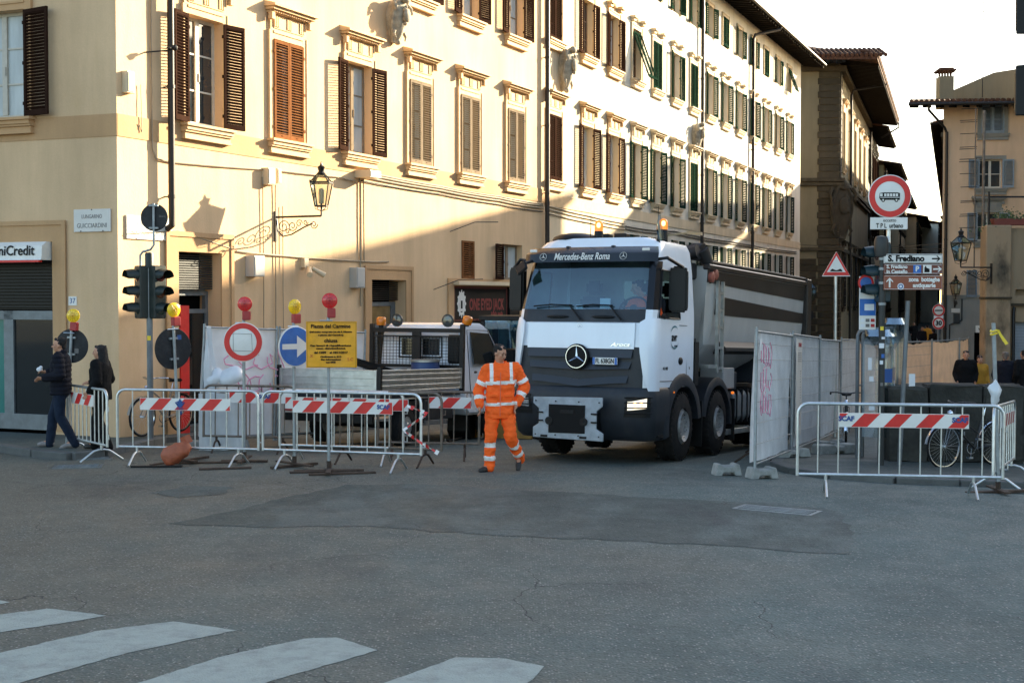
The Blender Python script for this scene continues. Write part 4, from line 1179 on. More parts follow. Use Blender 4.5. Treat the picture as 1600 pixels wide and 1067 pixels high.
street_house('town_house', 'white town house closing the view down the street', 110, 30, 12.5, 'plaster_white', [2, 6, 10, 14, 18, 22], [(8.8, 1.8), (5.0, 2.0), (1, 2.4)], 'grey_wood', 1.0, off=4.6)

# ------------------------------------------------------------------ peach house on the right with the grey ground floor
OC = Vector((19.35, 62.0, 0)); ANG_O = R(-5)
oh = thing('peach_house', 'peach plastered house with blue grey shutters, tiled roof and a chimney', 'building', OC, ANG_O)
ZO = 11.0
SK = tan(R(90) - ANG_P + R(5)) + .03       # the flank follows the street
px = lambda u: (u - 1470) / 34.0
wz = lambda v: 2.5 + (465 - v) / 34.4
wins = [(px(1543), wz(213), 1.0, 1.28, 'closed'), (px(1541), wz(297), 1.0, 1.30, 'open'), (px(1538), wz(378), .95, 1.28, 'ajar'), (px(1538), wz(465), .95, 1.25, 'ajar')]
mb = MB(); ops = [(x - w / 2, x + w / 2, z, z + h) for x, z, w, h, s in wins]
facade(mb, 0, 10, wz(464), ZO, [o for o in ops if o[2] > wz(464) + .0])
d_ = (px(1518), px(1552), -1.2, wz(519), .3)
facade(mb, 0, 10, -1.6, wz(464), [d_], mi=2)
mb.quad((SK * 22, 22, -1.6), (0, 0, -1.6), (0, 0, ZO), (SK * 22, 22, ZO), 0); mb.quad((10, 0, -1.6), (10, 22, -1.6), (10, 22, ZO), (10, 0, ZO)); mb.quad((10, 22, -1.6), (SK * 22, 22, -1.6), (SK * 22, 22, ZO), (10, 22, ZO))
mb.build('wall', ['plaster_orange', 'dark_room', 'plaster_grey'], oh)
for k, (x, z, w, h, s) in enumerate(wins):
    window(oh, x, z, w, h, 'bluegrey_wood', 'open' if s == 'ajar' else s, trim='plaster_grey' if k != 3 else None, head='cornice' if k == 2 else None, frame='window_white', bars=1)
MB().box(0, 10, -.05, .001, wz(466), wz(461)).build('string_course', 'plaster_grey', oh)
# door frame and wine shop sign
MB().box(px(1516), px(1519), -.03, .001, -1.2, wz(487)).build('door_jamb', 'plaster_grey', oh)
vs_ = MB().box(px(1521), px(1548), -.08, -.01, wz(519), wz(508)).build('shop_sign', 'sign_white', oh)
lettering(vs_, 'vino', .30, 'print_black', px(1535), -.084, wz(513.5), width=.62)
# conduit, meter box and number plate on the grey wall
wall_cable(oh, [(px(1500), wz(467)), (px(1500), wz(500)), (px(1482), wz(507)), (px(1482), wz(540))], .03, 'pole_dark')
wall_box(oh, px(1492), wz(505), .25, .45, .15, 'pole_dark'); wall_box(oh, px(1491), wz(488), .38, .18, .03, 'marble', 'number_plate')
er = eaves_roof(oh, 10, 22, ZO, over=1.25, x0=0, endover=1.2, rise=3.0)
for o in [er] + kids(er):
    for v in o.data.vertices:
        w = max(0, min(1, (10 - v.co.x) / 10)); v.co.x += SK * max(-1.3, v.co.y) * w
ch = MB(); ch.box(px(1480), px(1502), 2.2, 3.0, ZO + .3, ZO + 1.75)
chm = ch.build('chimney', 'plaster_tan', oh)
cc = MB()
for i in range(6):
    x = px(1480) - .02 + i * .13; cc.box(x, x + .04, 2.16, 2.22, ZO + 1.75, ZO + 2.0); cc.box(x, x + .04, 2.98, 3.04, ZO + 1.75, ZO + 2.0)
cc.box(px(1480) - .1, px(1502) + .1, 2.1, 3.1, ZO + 2.0, ZO + 2.07); cc.box(px(1480), px(1502), 2.2, 3.0, ZO + 2.07, ZO + 2.15)
cc.build('chimney_cap', 'roof_tile', chm)
pw = MB(); pw.prism([(px(1505), ZO + .3), (10, ZO + .3), (10, ZO + 3.2), (px(1580), ZO + 2.2), (px(1505), ZO + 1.25)], 4.2, 4.5, 'xz'); pw.build('gable_wall', 'plaster_tan', oh)
MB().tube([(px(1561), 4.0, ZO + 1), (px(1561), 4.0, ZO + 6)], .02, 5).build('aerial', 'dark_iron', oh)
for k in range(3): MB().tube([(px(1561) - .25, 4.0, ZO + 4.6 + k * .4), (px(1561) + .25, 4.0, ZO + 4.7 + k * .4)], .015, 5).build('aerial', 'dark_iron', oh)
wall_pipe(oh, .12, -1.5, 9.9, .07, .15, elbow=False)
MB().tube([(.12, -.15, 9.85), (.0, -.2, 10.1), (-.9, -1.2, 10.75), (-.9, -1.3, 10.95)], .06, 8).build('pipe_bend', 'downpipe', oh, smooth=40)

# ------------------------------------------------------------------ terrace pillar, wall and garage at the right edge
tb = thing('terrace_annex', 'stained plaster annex with garage shutter and roof terrace at the right edge', 'building', (14.45, 42, 0), 0)
zz = lambda v: 2.5 + (465 - v) / 2150 * 42
mb = MB(); mb.box(0, .78, 0, .55, -1.5, zz(352)); mb.build('pillar', 'plaster_stained', tb, bevel=.03)
MB().box(-.04, .782, -.08, .50, zz(467), zz(464)).build('ledge', 'pietra', tb)
mb = MB(); facade(mb, .784, 9, -1.5, zz(356), [(1.0, 4.2, -1.5, 2.5 - .75, .25), (5.2, 7.6, -1.5, 1.6, .25), (1.0, 1.9, zz(462), zz(452), .3)], M=Matrix.Translation((0, .25, 0)))
mb.box(.79, 9, .52, .95, -1.5, zz(356) - .01)
mb.build('wall', ['plaster_stained', 'dark_room'], tb)
MB().box(.786, 9, .1, .249, zz(478), zz(474)).build('ledge', 'pietra', tb)
gs = MB()
for i in range(36): gs.hexa([(1.0, .40, -1.5 + i * .09), (4.2, .40, -1.5 + i * .09), (4.2, .46, -1.5 + i * .09), (1.0, .46, -1.5 + i * .09), (1.0, .42, -1.415 + i * .09), (4.2, .42, -1.415 + i * .09), (4.2, .46, -1.415 + i * .09), (1.0, .46, -1.415 + i * .09)])
gs.build('roller_shutter', 'shutter_metal', tb)
MB().tube([(.92, .16, -1), (.92, .16, 2.0), (.95, .2, 2.2)], .05, 8).build('downpipe', 'dark_iron', tb, smooth=40)
mb = MB(); mb.lathe([(0, 0), (1.9, 0), (1.9, 1.9), (1.75, 2.0), (0, 2.0)], 24, M=Matrix.Translation((2.75, 2.0, zz(356) - 2.0)) @ Matrix.Diagonal((1, .9, 1, 1)))
mb.build('rounded_wall', 'plaster_stained', tb, smooth=40)
MB().tube([(.1, .1, zz(308)), (6, .1, zz(308))], .03, 6).tube([(.1, .1, zz(352)), (.1, .1, zz(300))], .035, 6).tube([(2.6, .1, zz(352)), (2.6, .1, zz(308))], .025, 6).build('railing', 'dark_iron', tb)
fbx = thing('flower_box', 'terracotta flower box with trailing plants on the terrace wall', 'flower box', (15.35, 42.2, zz(352)))
MB().prism([(-.62, 0), (.62, 0), (.68, .2), (-.68, .2)], -.14, .14, 'xz').build('planter', 'flower_box', fbx, bevel=.01)
lv = MB(); rnd = random.Random(5)
for i in range(420):
    x = rnd.gauss(-.2, .42); z = .18 + abs(rnd.gauss(0, .13)) - max(0, (-.55 - x)) * .5; y = rnd.gauss(0, .12)
    if x < -.62 : z -= rnd.random() * .35
    a = rnd.random() * 6.3; s = rnd.uniform(.02, .045); t_ = rnd.uniform(-.8, .8)
    c, sn = cos(a) * s, sin(a) * s
    lv.quad((x - c, y - sn, z), (x, y, z - s * .5 + t_ * .02), (x + c, y + sn, z + t_ * .03), (x, y, z + s * .6))
tag(lv.build('foliage', 'leaf', fbx), kind='stuff')
# twin mast with aerial rods standing behind the pillar
mast = thing('aerial_mast', 'pair of rusty tan poles with thin horizontal rods in front of the peach house', 'mast', (14.55, 42.6, zz(352)))
MB().tube([(0, 0, -.3), (0, 0, 3.55)], .045, 8).build('pole', 'rust_pipe', mast)
MB().tube([(-.26, 0, -1.3), (-.26, 0, 3.6)], .022, 6).tube([(-.26, 0, 2.1), (0, 0, 2.1)], .015, 5).build('pole', 'rust_pipe', mast)
rodm = MB().tube([(-.72, 0, 0), (-.20, 0, .02)], .011, 5).mesh('rod', 'dark_iron')
for k, v in enumerate((168, 186, 189, 207, 228, 231, 247, 251, 270, 291, 313, 315, 334, 337, 355, 376)):
    put(rodm, 'rod', mast, (random.uniform(-.03, .03), 0, (352 - v) / 2150 * 42), rz=random.uniform(-.1, .1))

# ------------------------------------------------------------------ unseen tall houses beyond the right edge, added to shade junction and corner house
def side_house(label, x, y, L, Z, plast, cols):
    b = thing('unseen_house', label, 'building', (x, y, 0), -pi / 2)
    ops = [(c - .55, c + .55, z, z + 1.9) for c in cols for z in (2.0, 5.6, 9.2)]
    mb = MB(); facade(mb, 0, L, -1.5, Z, ops)
    mb.quad((L, 0, -1.5), (L, 10, -1.5), (L, 10, Z), (L, 0, Z)); mb.quad((0, 10, -1.5), (0, 0, -1.5), (0, 0, Z), (0, 10, Z)); mb.quad((L, 10, -1.5), (0, 10, -1.5), (0, 10, Z), (L, 10, Z))
    mb.build('wall', [plast, 'dark_room'], b)
    for c in cols:
        for z in (2.0, 5.6, 9.2): window(b, c, z, 1.1, 1.9, 'green_wood', 'open', trim='stone_trim', head=None, det=False, pitch=.12, bars=1)
    eaves_roof(b, L, 10, Z, over=.6, tiles=False, endover=.1, rise=1.2)
    return b
side_house('tall yellow house outside the view, added to shade the corner facade', 24.4, 61.5, 14, 14.4, 'plaster_yellow', [2, 5, 8, 11])
side_house('tall cream house outside the view, added to keep the junction in shade', 24.8, 47.2, 30, 13.6, 'plaster_cream', [2, 5, 8, 11, 14, 17, 20, 23, 26])

b_ = street_house('shade_row', 'row of tall houses hidden behind the peach house, added to shade the side street', 0, 150, 14.0, 'plaster_tan', [90, 96, 102, 108, 114, 120, 126, 132, 138, 144], [(9.8, 1.9), (5.8, 2.0), (1.4, 2.2)], 'brown_wood', .7, org=Vector((.3175 * 234.2, 234.2, 0)) , ang=ANG_P + pi)  # mostly hidden row, added and stretched to keep the side street in shade
# ================================================================== VEHICLES
def wheel_meshes(r, w, key, rim_m='rim_grey', rim_r=.52, dish=.09, holes=8):
    """wheel axis along x, outer face towards +x"""
    def mk_():
        t = MB(); MX = Matrix.Rotation(pi / 2, 4, 'Y')
        rr = r * rim_r
        prof = [(rr, -w / 2), (r * .86, -w / 2), (r * .96, -w * .42), (r, -w * .30), (r, -w * .05), (r * .985, -w * .045), (r * .985, -w * .015), (r, -w * .01), (r, w * .01), (r * .985, w * .015), (r * .985, w * .045), (r, w * .05), (r, w * .30), (r * .96, w * .42), (r * .86, w / 2), (rr * 1.04, w / 2), (rr, w * .40)]
        t.lathe(prof, 40, M=MX, close=True)
        n = 36
        for i in range(n):
            a = 2 * pi * i / n
            for s in (-1, 1):
                t.cbox((s * w * .36, 0, r * .985), (w * .18, r * .07, r * .05), M=Matrix.Rotation(a + (s * .04), 4, 'X'))
        tyre = t.mesh('tyre', 'rubber', smooth=35)
        q = MB()
        q.lathe([(rr * 1.02, w * .42), (rr * .93, w * .40), (rr * .88, w * .25), (rr * .86, w * .40 - dish), (rr * .60, w * .40 - dish * .2), (rr * .58, w * .40 - dish * .1), (rr * .42, w * .40 - dish * .1), (rr * .40, w * .40 + dish * .5), (rr * .28, w * .40 + dish * .8), (0.0001, w * .40 + dish * .85)], 28, M=MX)
        q.lathe([(rr * .98, -w * .45), (rr * .3, -w * .3), (.0001, -w * .3)][::-1], 20, M=MX)
        for i in range(10):
            a = 2 * pi * i / 10
            q.lathe([(r * .030, 0), (r * .030, r * .07), (r * .012, r * .08)], 6, M=Matrix.Translation((w * .40 - dish * .12, cos(a) * rr * .5, sin(a) * rr * .5)) @ MX)
        rim = q.mesh('rim', rim_m, smooth=35)
        h = MB()
        for i in range(holes):
            a = 2 * pi * (i + .5) / holes
            h.lathe([(r * .045, 0), (r * .045, .006)], 10, M=Matrix.Translation((w * .40 - dish * .42, cos(a) * rr * .73, sin(a) * rr * .73)) @ MX)
        hole = h.mesh('rim_hole', 'print_black')
        return tyre, rim, hole
    return cached(('wheel', key), mk_)
def add_wheel(root, x, y, z, r, w, key, side=1, steer=0.0, **kw):
    t, rm, ho = wheel_meshes(r, w, key, **kw)
    o = put(t, 'wheel', root, (x, y, z), (0 if side > 0 else pi) + steer)
    put(rm, 'rim', o); tag(put(ho, 'rim_holes', o), kind='stuff')
    return o

def mb_star(mb, M, r, th=.012, n=32, mi=0):
    mb.lathe([(r * .90, 0), (r, 0), (r * .98, th), (r * .92, th)], n, M=M, close=True, mi=mi)
    for k in range(3):
        a = pi / 2 + k * 2 * pi / 3
        d = Vector((cos(a), sin(a), 0)); p = Vector((-sin(a), cos(a), 0))
        tip = d * r * .93
        mb.add([tip + Vector((0, 0, th * .5)), p * r * .12 + d * r * .06 + Vector((0, 0, th * .4)), -p * r * .12 + d * r * .06 + Vector((0, 0, th * .4)), Vector((0, 0, th * 1.6)) + d * r * .02, Vector((0, 0, .0)) + d * r * .1],
               [(0, 1, 3), (0, 3, 2), (0, 4, 1), (0, 2, 4), (1, 4, 2), (1, 2, 3)], mi, M)

# ------------------------------------------------------------------ the tipper truck
TR_LOC = Vector((1.03, 21.72, 0)); TR_RZ = R(-28); TR_RX = R(-2.3)
TR_LOC.z = gz(1.9, 22.6) + .065
truck = thing('tipper_truck', 'white tipper truck with lit headlight and lettered dark sun visor, largest vehicle', 'truck', TR_LOC, rot=(TR_RX, 0, TR_RZ))
TRM = Matrix.Translation(TR_LOC) @ Matrix.Rotation(TR_RZ, 4, 'Z') @ Matrix.Rotation(TR_RX, 4, 'X')

def lerp_tab(tab, z):
    if z <= tab[0][0]: return tab[0][1]
    for (a, va), (b, vb) in zip(tab[:-1], tab[1:]):
        if z <= b: return va + (vb - va) * (z - a) / (b - a)
    return tab[-1][1]
FT = [(.3, .14), (.55, .03), (.95, 0.0), (1.3, .0), (1.83, .015), (2.21, .05), (2.55, .13), (3.15, .34), (3.42, .50), (3.54, .66)]
WT = [(.3, 1.16), (1.2, 1.19), (2.2, 1.19), (2.6, 1.18), (3.15, 1.13), (3.42, 1.09), (3.54, 1.03)]
YB = 1.95; CR = .24
def ring_pt(k, z, out=0.0, arc0=CR):
    """k: 0-3 front, 3-6 corner arc, 6.. side"""
    f = lerp_tab(FT, z) - out; w = lerp_tab(WT, z) + out; r = arc0 + out
    xw = w - r
    if k <= 3:
        u = k / 3; return Vector((xw * u, f + .035 * u * u, z))
    if k <= 6:
        a = (k - 3) * R(30); return Vector((w - r + r * sin(a), f + r - r * cos(a) + .035 * (1 - (k - 3) / 3), z))
    if k == 7: return Vector((w, f + r + .07, z))
    if k == 8: return Vector((w, 1.28, z))
    if k == 9: return Vector((w, 1.58, z))
    if k == 10: return Vector((w, YB, z))
    return Vector((0, YB, z))
ROWS = [1.2, 1.5, 1.83, 2.21, 2.30, 2.42, 3.06, 3.20, 3.32, 3.42, 3.54]
COLS_ = list(range(12))
def zone(i, j):
    z0 = ROWS[i]
    if j <= 3 and 5 <= i <= 6: return None                    # windscreen hole
    if j == 7 and 4 <= i <= 5: return None                    # side window hole
    if j <= 3 and i in (0, 1): return 1                       # behind the grille
    if j <= 3 and i in (3, 4): return 1                       # dark cowl
    if 4 <= j <= 6 and 5 <= i <= 6: return 2                  # A pillars
    if j <= 4 and i in (7, 8): return 2
    return 0
cabm = MB()
for sgn in (1, -1):
    vs = [[ring_pt(k, z) for k in COLS_] for z in ROWS]
    for i in range(len(ROWS) - 1):
        for j in range(len(COLS_) - 1):
            mi = zone(i, j)
            if mi is None: continue
            q = [vs[i][j], vs[i][j + 1], vs[i + 1][j + 1], vs[i + 1][j]]
            if sgn < 0: q = [Vector((-p.x, p.y, p.z)) for p in q[::-1]]
            cabm.add(q, [(0, 1, 2, 3)], mi)
    top = vs[-1]; ring = top[:]; 
    tops = [Vector((p.x * .80, .9 + (p.y - .9) * .80, 3.60)) for p in ring]
    for j in range(len(ring) - 1):
        q = [ring[j], ring[j + 1], tops[j + 1], tops[j]]; q2 = [tops[j], tops[j + 1], Vector((0, 1.3, 3.62))]
        if sgn < 0:
            q = [Vector((-p.x, p.y, p.z)) for p in q[::-1]]; q2 = [Vector((-p.x, p.y, p.z)) for p in q2[::-1]]
        cabm.add(q, [(0, 1, 2, 3)], 0); cabm.add(q2, [(0, 1, 2)], 0)
me = cabm.mesh('cab', ['truck_white', 'truck_grey', 'visor_navy'])
bm = bmesh.new(); bm.from_mesh(me); bmesh.ops.remove_doubles(bm, verts=bm.verts, dist=1e-4); bm.to_mesh(me); bm.free()
me.shade_smooth(); me.set_sharp_from_angle(angle=R(32))
cab = put(me, 'cab', truck)
# cab floor and interior lining
MB().box(-1.1, 1.1, .35, 1.9, 1.22, 1.26).build('cab_floor', 'truck_black', cab)
MB().box(-1.08, 1.08, 1.88, 1.93, 1.3, 3.4).build('back_lining', 'interior', cab)
bw = MB(); bw.prism([(-.05, 2.42), (.95, 2.42), (.98, 2.95), (-.05, 2.95)], 1.865, 1.885, 'xz'); bw.build('rear_window', 'dark_glass', cab)
# windscreen, side glass
ws = MB()
g = []
for z in (2.42, 2.7, 2.95, 3.20):
    g.append([Vector((-p.x, p.y, p.z)) for p in [ring_pt(k, z, .006) for k in (4, 3.5, 3, 2, 1)]] + [ring_pt(k, z, .006) for k in (0, 1, 2, 3, 3.5, 4)])
ws.grid(g); ws.build('windscreen', 'windscreen', truck, smooth=60)
sw = MB()
q = [ring_pt(7, 2.30, .004), ring_pt(8, 2.30, .004), ring_pt(8, 3.06, .004), ring_pt(7, 3.06, .004)]
sw.add([Vector((-p.x, p.y, p.z)) for p in q[::-1]], [(0, 1, 2, 3)]); sw.build('side_window', 'clear_glass', truck)
# door lines and window rubber on the driver's side, handles, badges
def side(y, z, out=.004): return Vector((lerp_tab(WT, z) + out, y, z))
dr = MB()
a7 = [ring_pt(7, z, .004) for z in (1.30, 1.83, 2.30, 3.06)]
dr.tube([Vector((p.x, p.y - .05, p.z)) for p in a7] + [Vector((a7[-1].x, a7[-1].y - .02, 3.07)), side(1.62, 3.07), side(1.62, 1.30), Vector((a7[0].x, a7[0].y - .05, 1.3))], .007, 5)
dr.tube([side(1.62, 2.2), side(1.28, 2.2)], .005, 5)
dr.build('door_seam', 'truck_black', cab)
wr = MB()
pts = [ring_pt(7, 2.30, .006), side(1.28, 2.30, .006), side(1.28, 3.06, .006), ring_pt(7, 3.06, .006)]
wr.tube(pts, .018, 6, closed=True); wr.tube([Vector((-p.x, p.y, p.z)) for p in pts], .018, 6, closed=True)
wr.build('window_rubber', 'truck_black', cab)
for y, z, w, h in ((1.35, 1.62, .20, .13), (.62, 2.33, .26, .10)):
    MB().ell((1.19, y, z), (.03, w / 2, h / 2), 10, 6).build('door_handle', 'truck_black', cab, smooth=60)
lg = MB(); ML = Matrix.Translation((1.196, 1.06, 2.0)) @ Matrix(((0, 0, 1, 0), (1, 0, 0, 0), (0, 1, 0, 0), (0, 0, 0, 1)))
for a0, a1 in ((40, 165), (195, 340)):
    n = 12
    o = [(cos(R(a0 + (a1 - a0) * i / n)) * .19, sin(R(a0 + (a1 - a0) * i / n)) * .19) for i in range(n + 1)]
    inn = [(cos(R(a0 + (a1 - a0) * i / n)) * (.19 - .028 * sin(pi * i / n)), sin(R(a0 + (a1 - a0) * i / n)) * (.19 - .028 * sin(pi * i / n))) for i in range(n + 1)]
    lg.grid([[(x, y, .002) for x, y in o], [(x, y, .002) for x, y in inn]], M=ML)
lg.build('logo_arc', mat('logo_teal', (.03, .14, .17), .4), cab)
SIDE_ROT = Matrix(((0, 0, 1), (1, 0, 0), (0, 1, 0))).to_euler()
lettering(cab, 'avr', .19, 'print_black', 1.198, 1.05, 2.0, bold=.004, rot=SIDE_ROT)
lettering(cab, 'ROMA', .045, 'print_black', 1.198, 1.12, 1.86, rot=SIDE_ROT)
lettering(cab, '4148', .075, 'print_black', 1.197, .68, 1.50, width=.22, rot=SIDE_ROT)
lettering(cab, 'V', .07, 'print_black', 1.197, 1.75, 1.50, rot=SIDE_ROT)
# sun visor with lettering and clearance lamps
vz = MB(); o_ = []
for k in (-4.6, -4, -3.5, -3, -2, -1, 0, 1, 2, 3, 3.5, 4, 4.6):
    s = 1 if k >= 0 else -1
    a, b = ring_pt(abs(k), 3.18, .13, .20), ring_pt(abs(k), 3.43, .09, .20)
    ai, bi = ring_pt(abs(k), 3.20, .01), ring_pt(abs(k), 3.44, .008)
    fx_ = lambda p: Vector((s * p.x, p.y, p.z))
    o_.append([fx_(ai), fx_(a), fx_(a + Vector((0, .03, .14))) , fx_(b), fx_(bi)])
vz.grid([list(r) for r in zip(*o_)])
vz.add([p for p in o_[0]], [(0, 1, 2, 3, 4)]); vz.add([p for p in o_[-1]], [(4, 3, 2, 1, 0)])
vis = vz.build('sun_visor', 'visor_navy', truck, smooth=40)
vy = ring_pt(0, 3.24, .13).y - .035
vr = (pi / 2 - R(20), 0, 0)
def onvis(x, z): return (x, ring_pt(0, 3.18, .13).y + (z - 3.18) * .214 - .006 + .030 * (x / .93) ** 2, z)
lettering(vis, 'Mercedes-Benz Roma', .165, 'sign_white', *onvis(-.10, 3.265), width=.98, shear=.22, bold=.002, rot=(pi / 2 - R(12.1), 0, 0))
for x in (-.80, .62):
    s_ = MB(); mb_star(s_, Matrix.Translation(onvis(x, 3.27)) @ Matrix.Rotation(pi / 2 - R(12.1), 4, 'X'), .062, .004, 20); s_.build('visor_emblem', 'sign_white', vis)
for s in (-1, 1):
    p = onvis(s * .99, 3.37); MB().cbox((p[0], p[1] - .005, p[2]), (.12, .04, .045)).build('clearance_lamp', 'sign_white', vis, bevel=.008)
for x in (-.45, .35): MB().cbox((x, ring_pt(0, 3.42).y - .02, 3.43), (.06, .08, .05)).build('visor_bracket', 'truck_black', vis, bevel=.01)
# white bonnet flap, grille with three curved tiers, emblem, number plate
bf = MB(); W2 = .93
bf.grid([[Vector((s * ring_pt(k, z).x * (W2 / .95), ring_pt(k, z, .03).y, z)) for s, k in ((-1, 3), (-1, 2), (-1, 1), (1, 0), (1, 1), (1, 2), (1, 3))] for z in (1.80, 1.84, 2.0, 2.20)])
bf.grid([[Vector((s * ring_pt(k, z).x * (W2 / .95), ring_pt(k, z, o).y, z)) for s, k in ((-1, 3), (-1, 2), (-1, 1), (1, 0), (1, 1), (1, 2), (1, 3))] for z, o in ((2.20, .03), (2.215, .0))])
bf.build('bonnet_flap', 'truck_white', truck, smooth=40)
sb_ = MB(); mb_star(sb_, Matrix.Translation((0, ring_pt(0, 2.14, .03).y - .002, 2.15)) @ FRONT, .040, .005, 20); sb_.build('bonnet_badge', 'chrome', cab)
lettering(cab, 'Arocs', .085, 'chrome', .70, ring_pt(2, 1.87, .03).y - .006, 1.865, width=.34, shear=.35, bold=.002)
for s in (-1, 1):       # the white fins at both corners
    fn = MB(); rows = []
    for z, k1, oo in ((1.15, 4.6, .05), (1.35, 4.0, .05), (1.75, 3.55, .05), (2.05, 3.35, .05), (2.22, 3.4, .035), (2.29, 4.2, .02)):
        ks = [k1 + (6 - k1) * i / 5 for i in range(6)]
        rows.append([ring_pt(min(k, 6), z, oo) for k in ks] + [ring_pt(6, z, oo) + Vector((0, .10, 0)), ring_pt(6, z, -.01) + Vector((0, .12, 0))])
    inner = [[ring_pt(4, z, -.02)] for z in (1,)]
    rows = [[Vector((s * p.x, p.y, p.z)) for p in r] for r in rows]
    fn.grid(rows if s > 0 else [r[::-1] for r in rows])
    first = [r[0] for r in rows]
    back_ = [Vector((p.x, p.y + .09, p.z)) for p in first]
    fn.grid([first, back_] if s < 0 else [back_, first])
    fn.add(rows[0] + [Vector((p.x * .95, p.y + .08, p.z)) for p in rows[0]], [(i, i + 1, 9 + i, 8 + i) for i in range(7)])
    fn.build('corner_fin', 'truck_white', truck, smooth=45)
gr = thing('grille', None, None)
gr.parent = truck
for k in ('label', 'category'):
    if k in gr: del gr[k]
MB().box(-.92, .92, .06, .12, .98, 1.80).build('grille_backing', 'truck_black', gr)
def grille_tier(z, h, wt, wb, drop, n):
    mb = MB(); N = 12
    def P(u, top, out): 
        ww = wt if top else wb
        x = u * ww; zz_ = z + (h if top else 0) - drop * (1 - abs(u)) ** 1.3
        y = ring_pt(min(3, abs(u) * 3), 1.4).y - out
        return Vector((x, y, zz_))
    us = [-1 + 2 * i / N for i in range(N + 1)]
    rows = [[P(u, True, -.05) for u in us], [P(u, True, .010) for u in us], [P(u, False, .055) for u in us], [P(u, False, -.05) for u in us]]
    mb.grid(rows[::-1])
    o = mb.build('grille_bar', 'grille_grey', gr, smooth=30)
    pk = MB()
    for i in range(n):
        u = (-1 + 2 * (i + .5) / n) * .93
        c0, c1 = P(u, True, .0), P(u, False, .0); hw = wt / n * .62
        for a, b, zz0, zz1 in ((.50, .62, .22, .60),):
            za, zb = c1.z + (c0.z - c1.z) * .18, c1.z + (c0.z - c1.z) * .66
            y = c1.y - .022
            pk.hexa([(c1.x - hw * .55, y, za), (c1.x + hw * .55, y, za), (c1.x + hw * .55, y + .04, za), (c1.x - hw * .55, y + .04, za),
                     (c1.x - hw * .85, y + .012, zb), (c1.x + hw * .85, y + .012, zb), (c1.x + hw * .85, y + .04, zb), (c1.x - hw * .85, y + .04, zb)])
    tag(pk.build('grille_pocket', 'truck_black', gr), kind='stuff')
    return o
grille_tier(1.66, .13, .91, .90, .0, 8)
grille_tier(1.49, .11, .89, .86, .03, 8)
grille_tier(1.27, .11, .84, .82, .07, 8)
grille_tier(1.08, .11, .78, .72, .09, 8)
em_ = MB(); MS = Matrix.Translation((0, -.075, 1.665)) @ FRONT
em_.lathe([(.0001, -.02), (.205, -.02), (.205, .012), (.19, .02), (.0001, .02)], 36, M=MS)
e_ = em_.build('emblem_disc', 'print_black', truck, smooth=40)
e2 = MB(); mb_star(e2, Matrix.Translation((0, 0, .021)) , .185, .022, 40)
put(e2.mesh('emblem_star', 'chrome', smooth=30), 'emblem_star', e_, (0, 0, 0), rot=None)
bpy.context.view_layer.update()
e_s = kids(e_)[0]; e_s.data.transform(MS)
npm = MB().box(.27, .69, -.075, -.055, 1.55, 1.66); npl = npm.build('number_plate', 'sign_white', truck, bevel=.004)
MB().box(.272, .312, -.0775, -.074, 1.552, 1.658).box(.648, .688, -.0775, -.074, 1.552, 1.658).build('plate_band', 'sign_blue', npl)
lettering(npl, 'FL 638GN', .105, 'print_black', .48, -.079, 1.605, width=.31, bold=.002)
# cowl grips and wipers
for x in (-.42, .38): MB().ell((x, ring_pt(1, 2.32, .02).y, 2.30), (.20, .035, .025), 14, 6).build('grab_handle', 'truck_black', cab, smooth=60)
def wiper(x0, xm, x1):
    yb, ym = ring_pt(1, 2.30, .05).y, ring_pt(1, 2.50, .03).y
    mb = MB(); mb.tube([(x0, yb - .02, 2.25), ((x0 * 2 + xm) / 3, yb - .03, 2.34), (xm, ym - .02, 2.48)], [.02, .014, .010], 6)
    mb.tube([(x1, ym - .012, 2.465), ((x1 + xm) / 2, ym - .02, 2.492), (xm + .05, ym - .012, 2.48)], .013, 6)
    mb.build('wiper', 'truck_black', truck, smooth=50)
wiper(.02, -.22, -.86); wiper(.72, .48, -.10)
# things on the dashboard
db = MB(); db.prism([(.30, 1.4), (.30, 2.34), (.55, 2.42), (.80, 2.36), (.82, 1.4)], -1.08, 1.08, 'yz'); db.build('dashboard', 'truck_grey', cab, bevel=.03)
MB().box(.22, .40, .28, .29, 2.44, 2.60).build('permit_card', 'paper', cab)
MB().box(-.24, -.12, .36, .39, 2.43, 2.50).build('dash_box', 'paper', cab)
for s, x in ((1, .62), (-1, -.42)):
    st = MB(); st.cbox((x, 1.15, 1.80), (.5, .5, .16)); st.cbox((x, 1.45, 2.25), (.5, .14, .85)); st.cbox((x, 1.46, 2.82), (.30, .11, .24)); st.build('seat', 'seat_fabric', cab, bevel=.05, seg=2)
stw = MB(); MW = Matrix.Translation((.60, .74, 2.46)) @ Matrix.Rotation(R(52), 4, 'X')
stw.tube([(cos(2 * pi * i / 24) * .23, sin(2 * pi * i / 24) * .23, 0) for i in range(24)], .018, 8, closed=True, M=MW)
stw.tube([(-.2, 0, 0), (.2, 0, 0)], .018, 6, M=MW).tube([(0, 0, 0), (0, -.2, 0)], .02, 6, M=MW).lathe([(.05, -.02), (.07, .01), (.0001, .03)], 12, M=MW)
stw.build('steering_wheel', 'truck_black', cab, smooth=40)
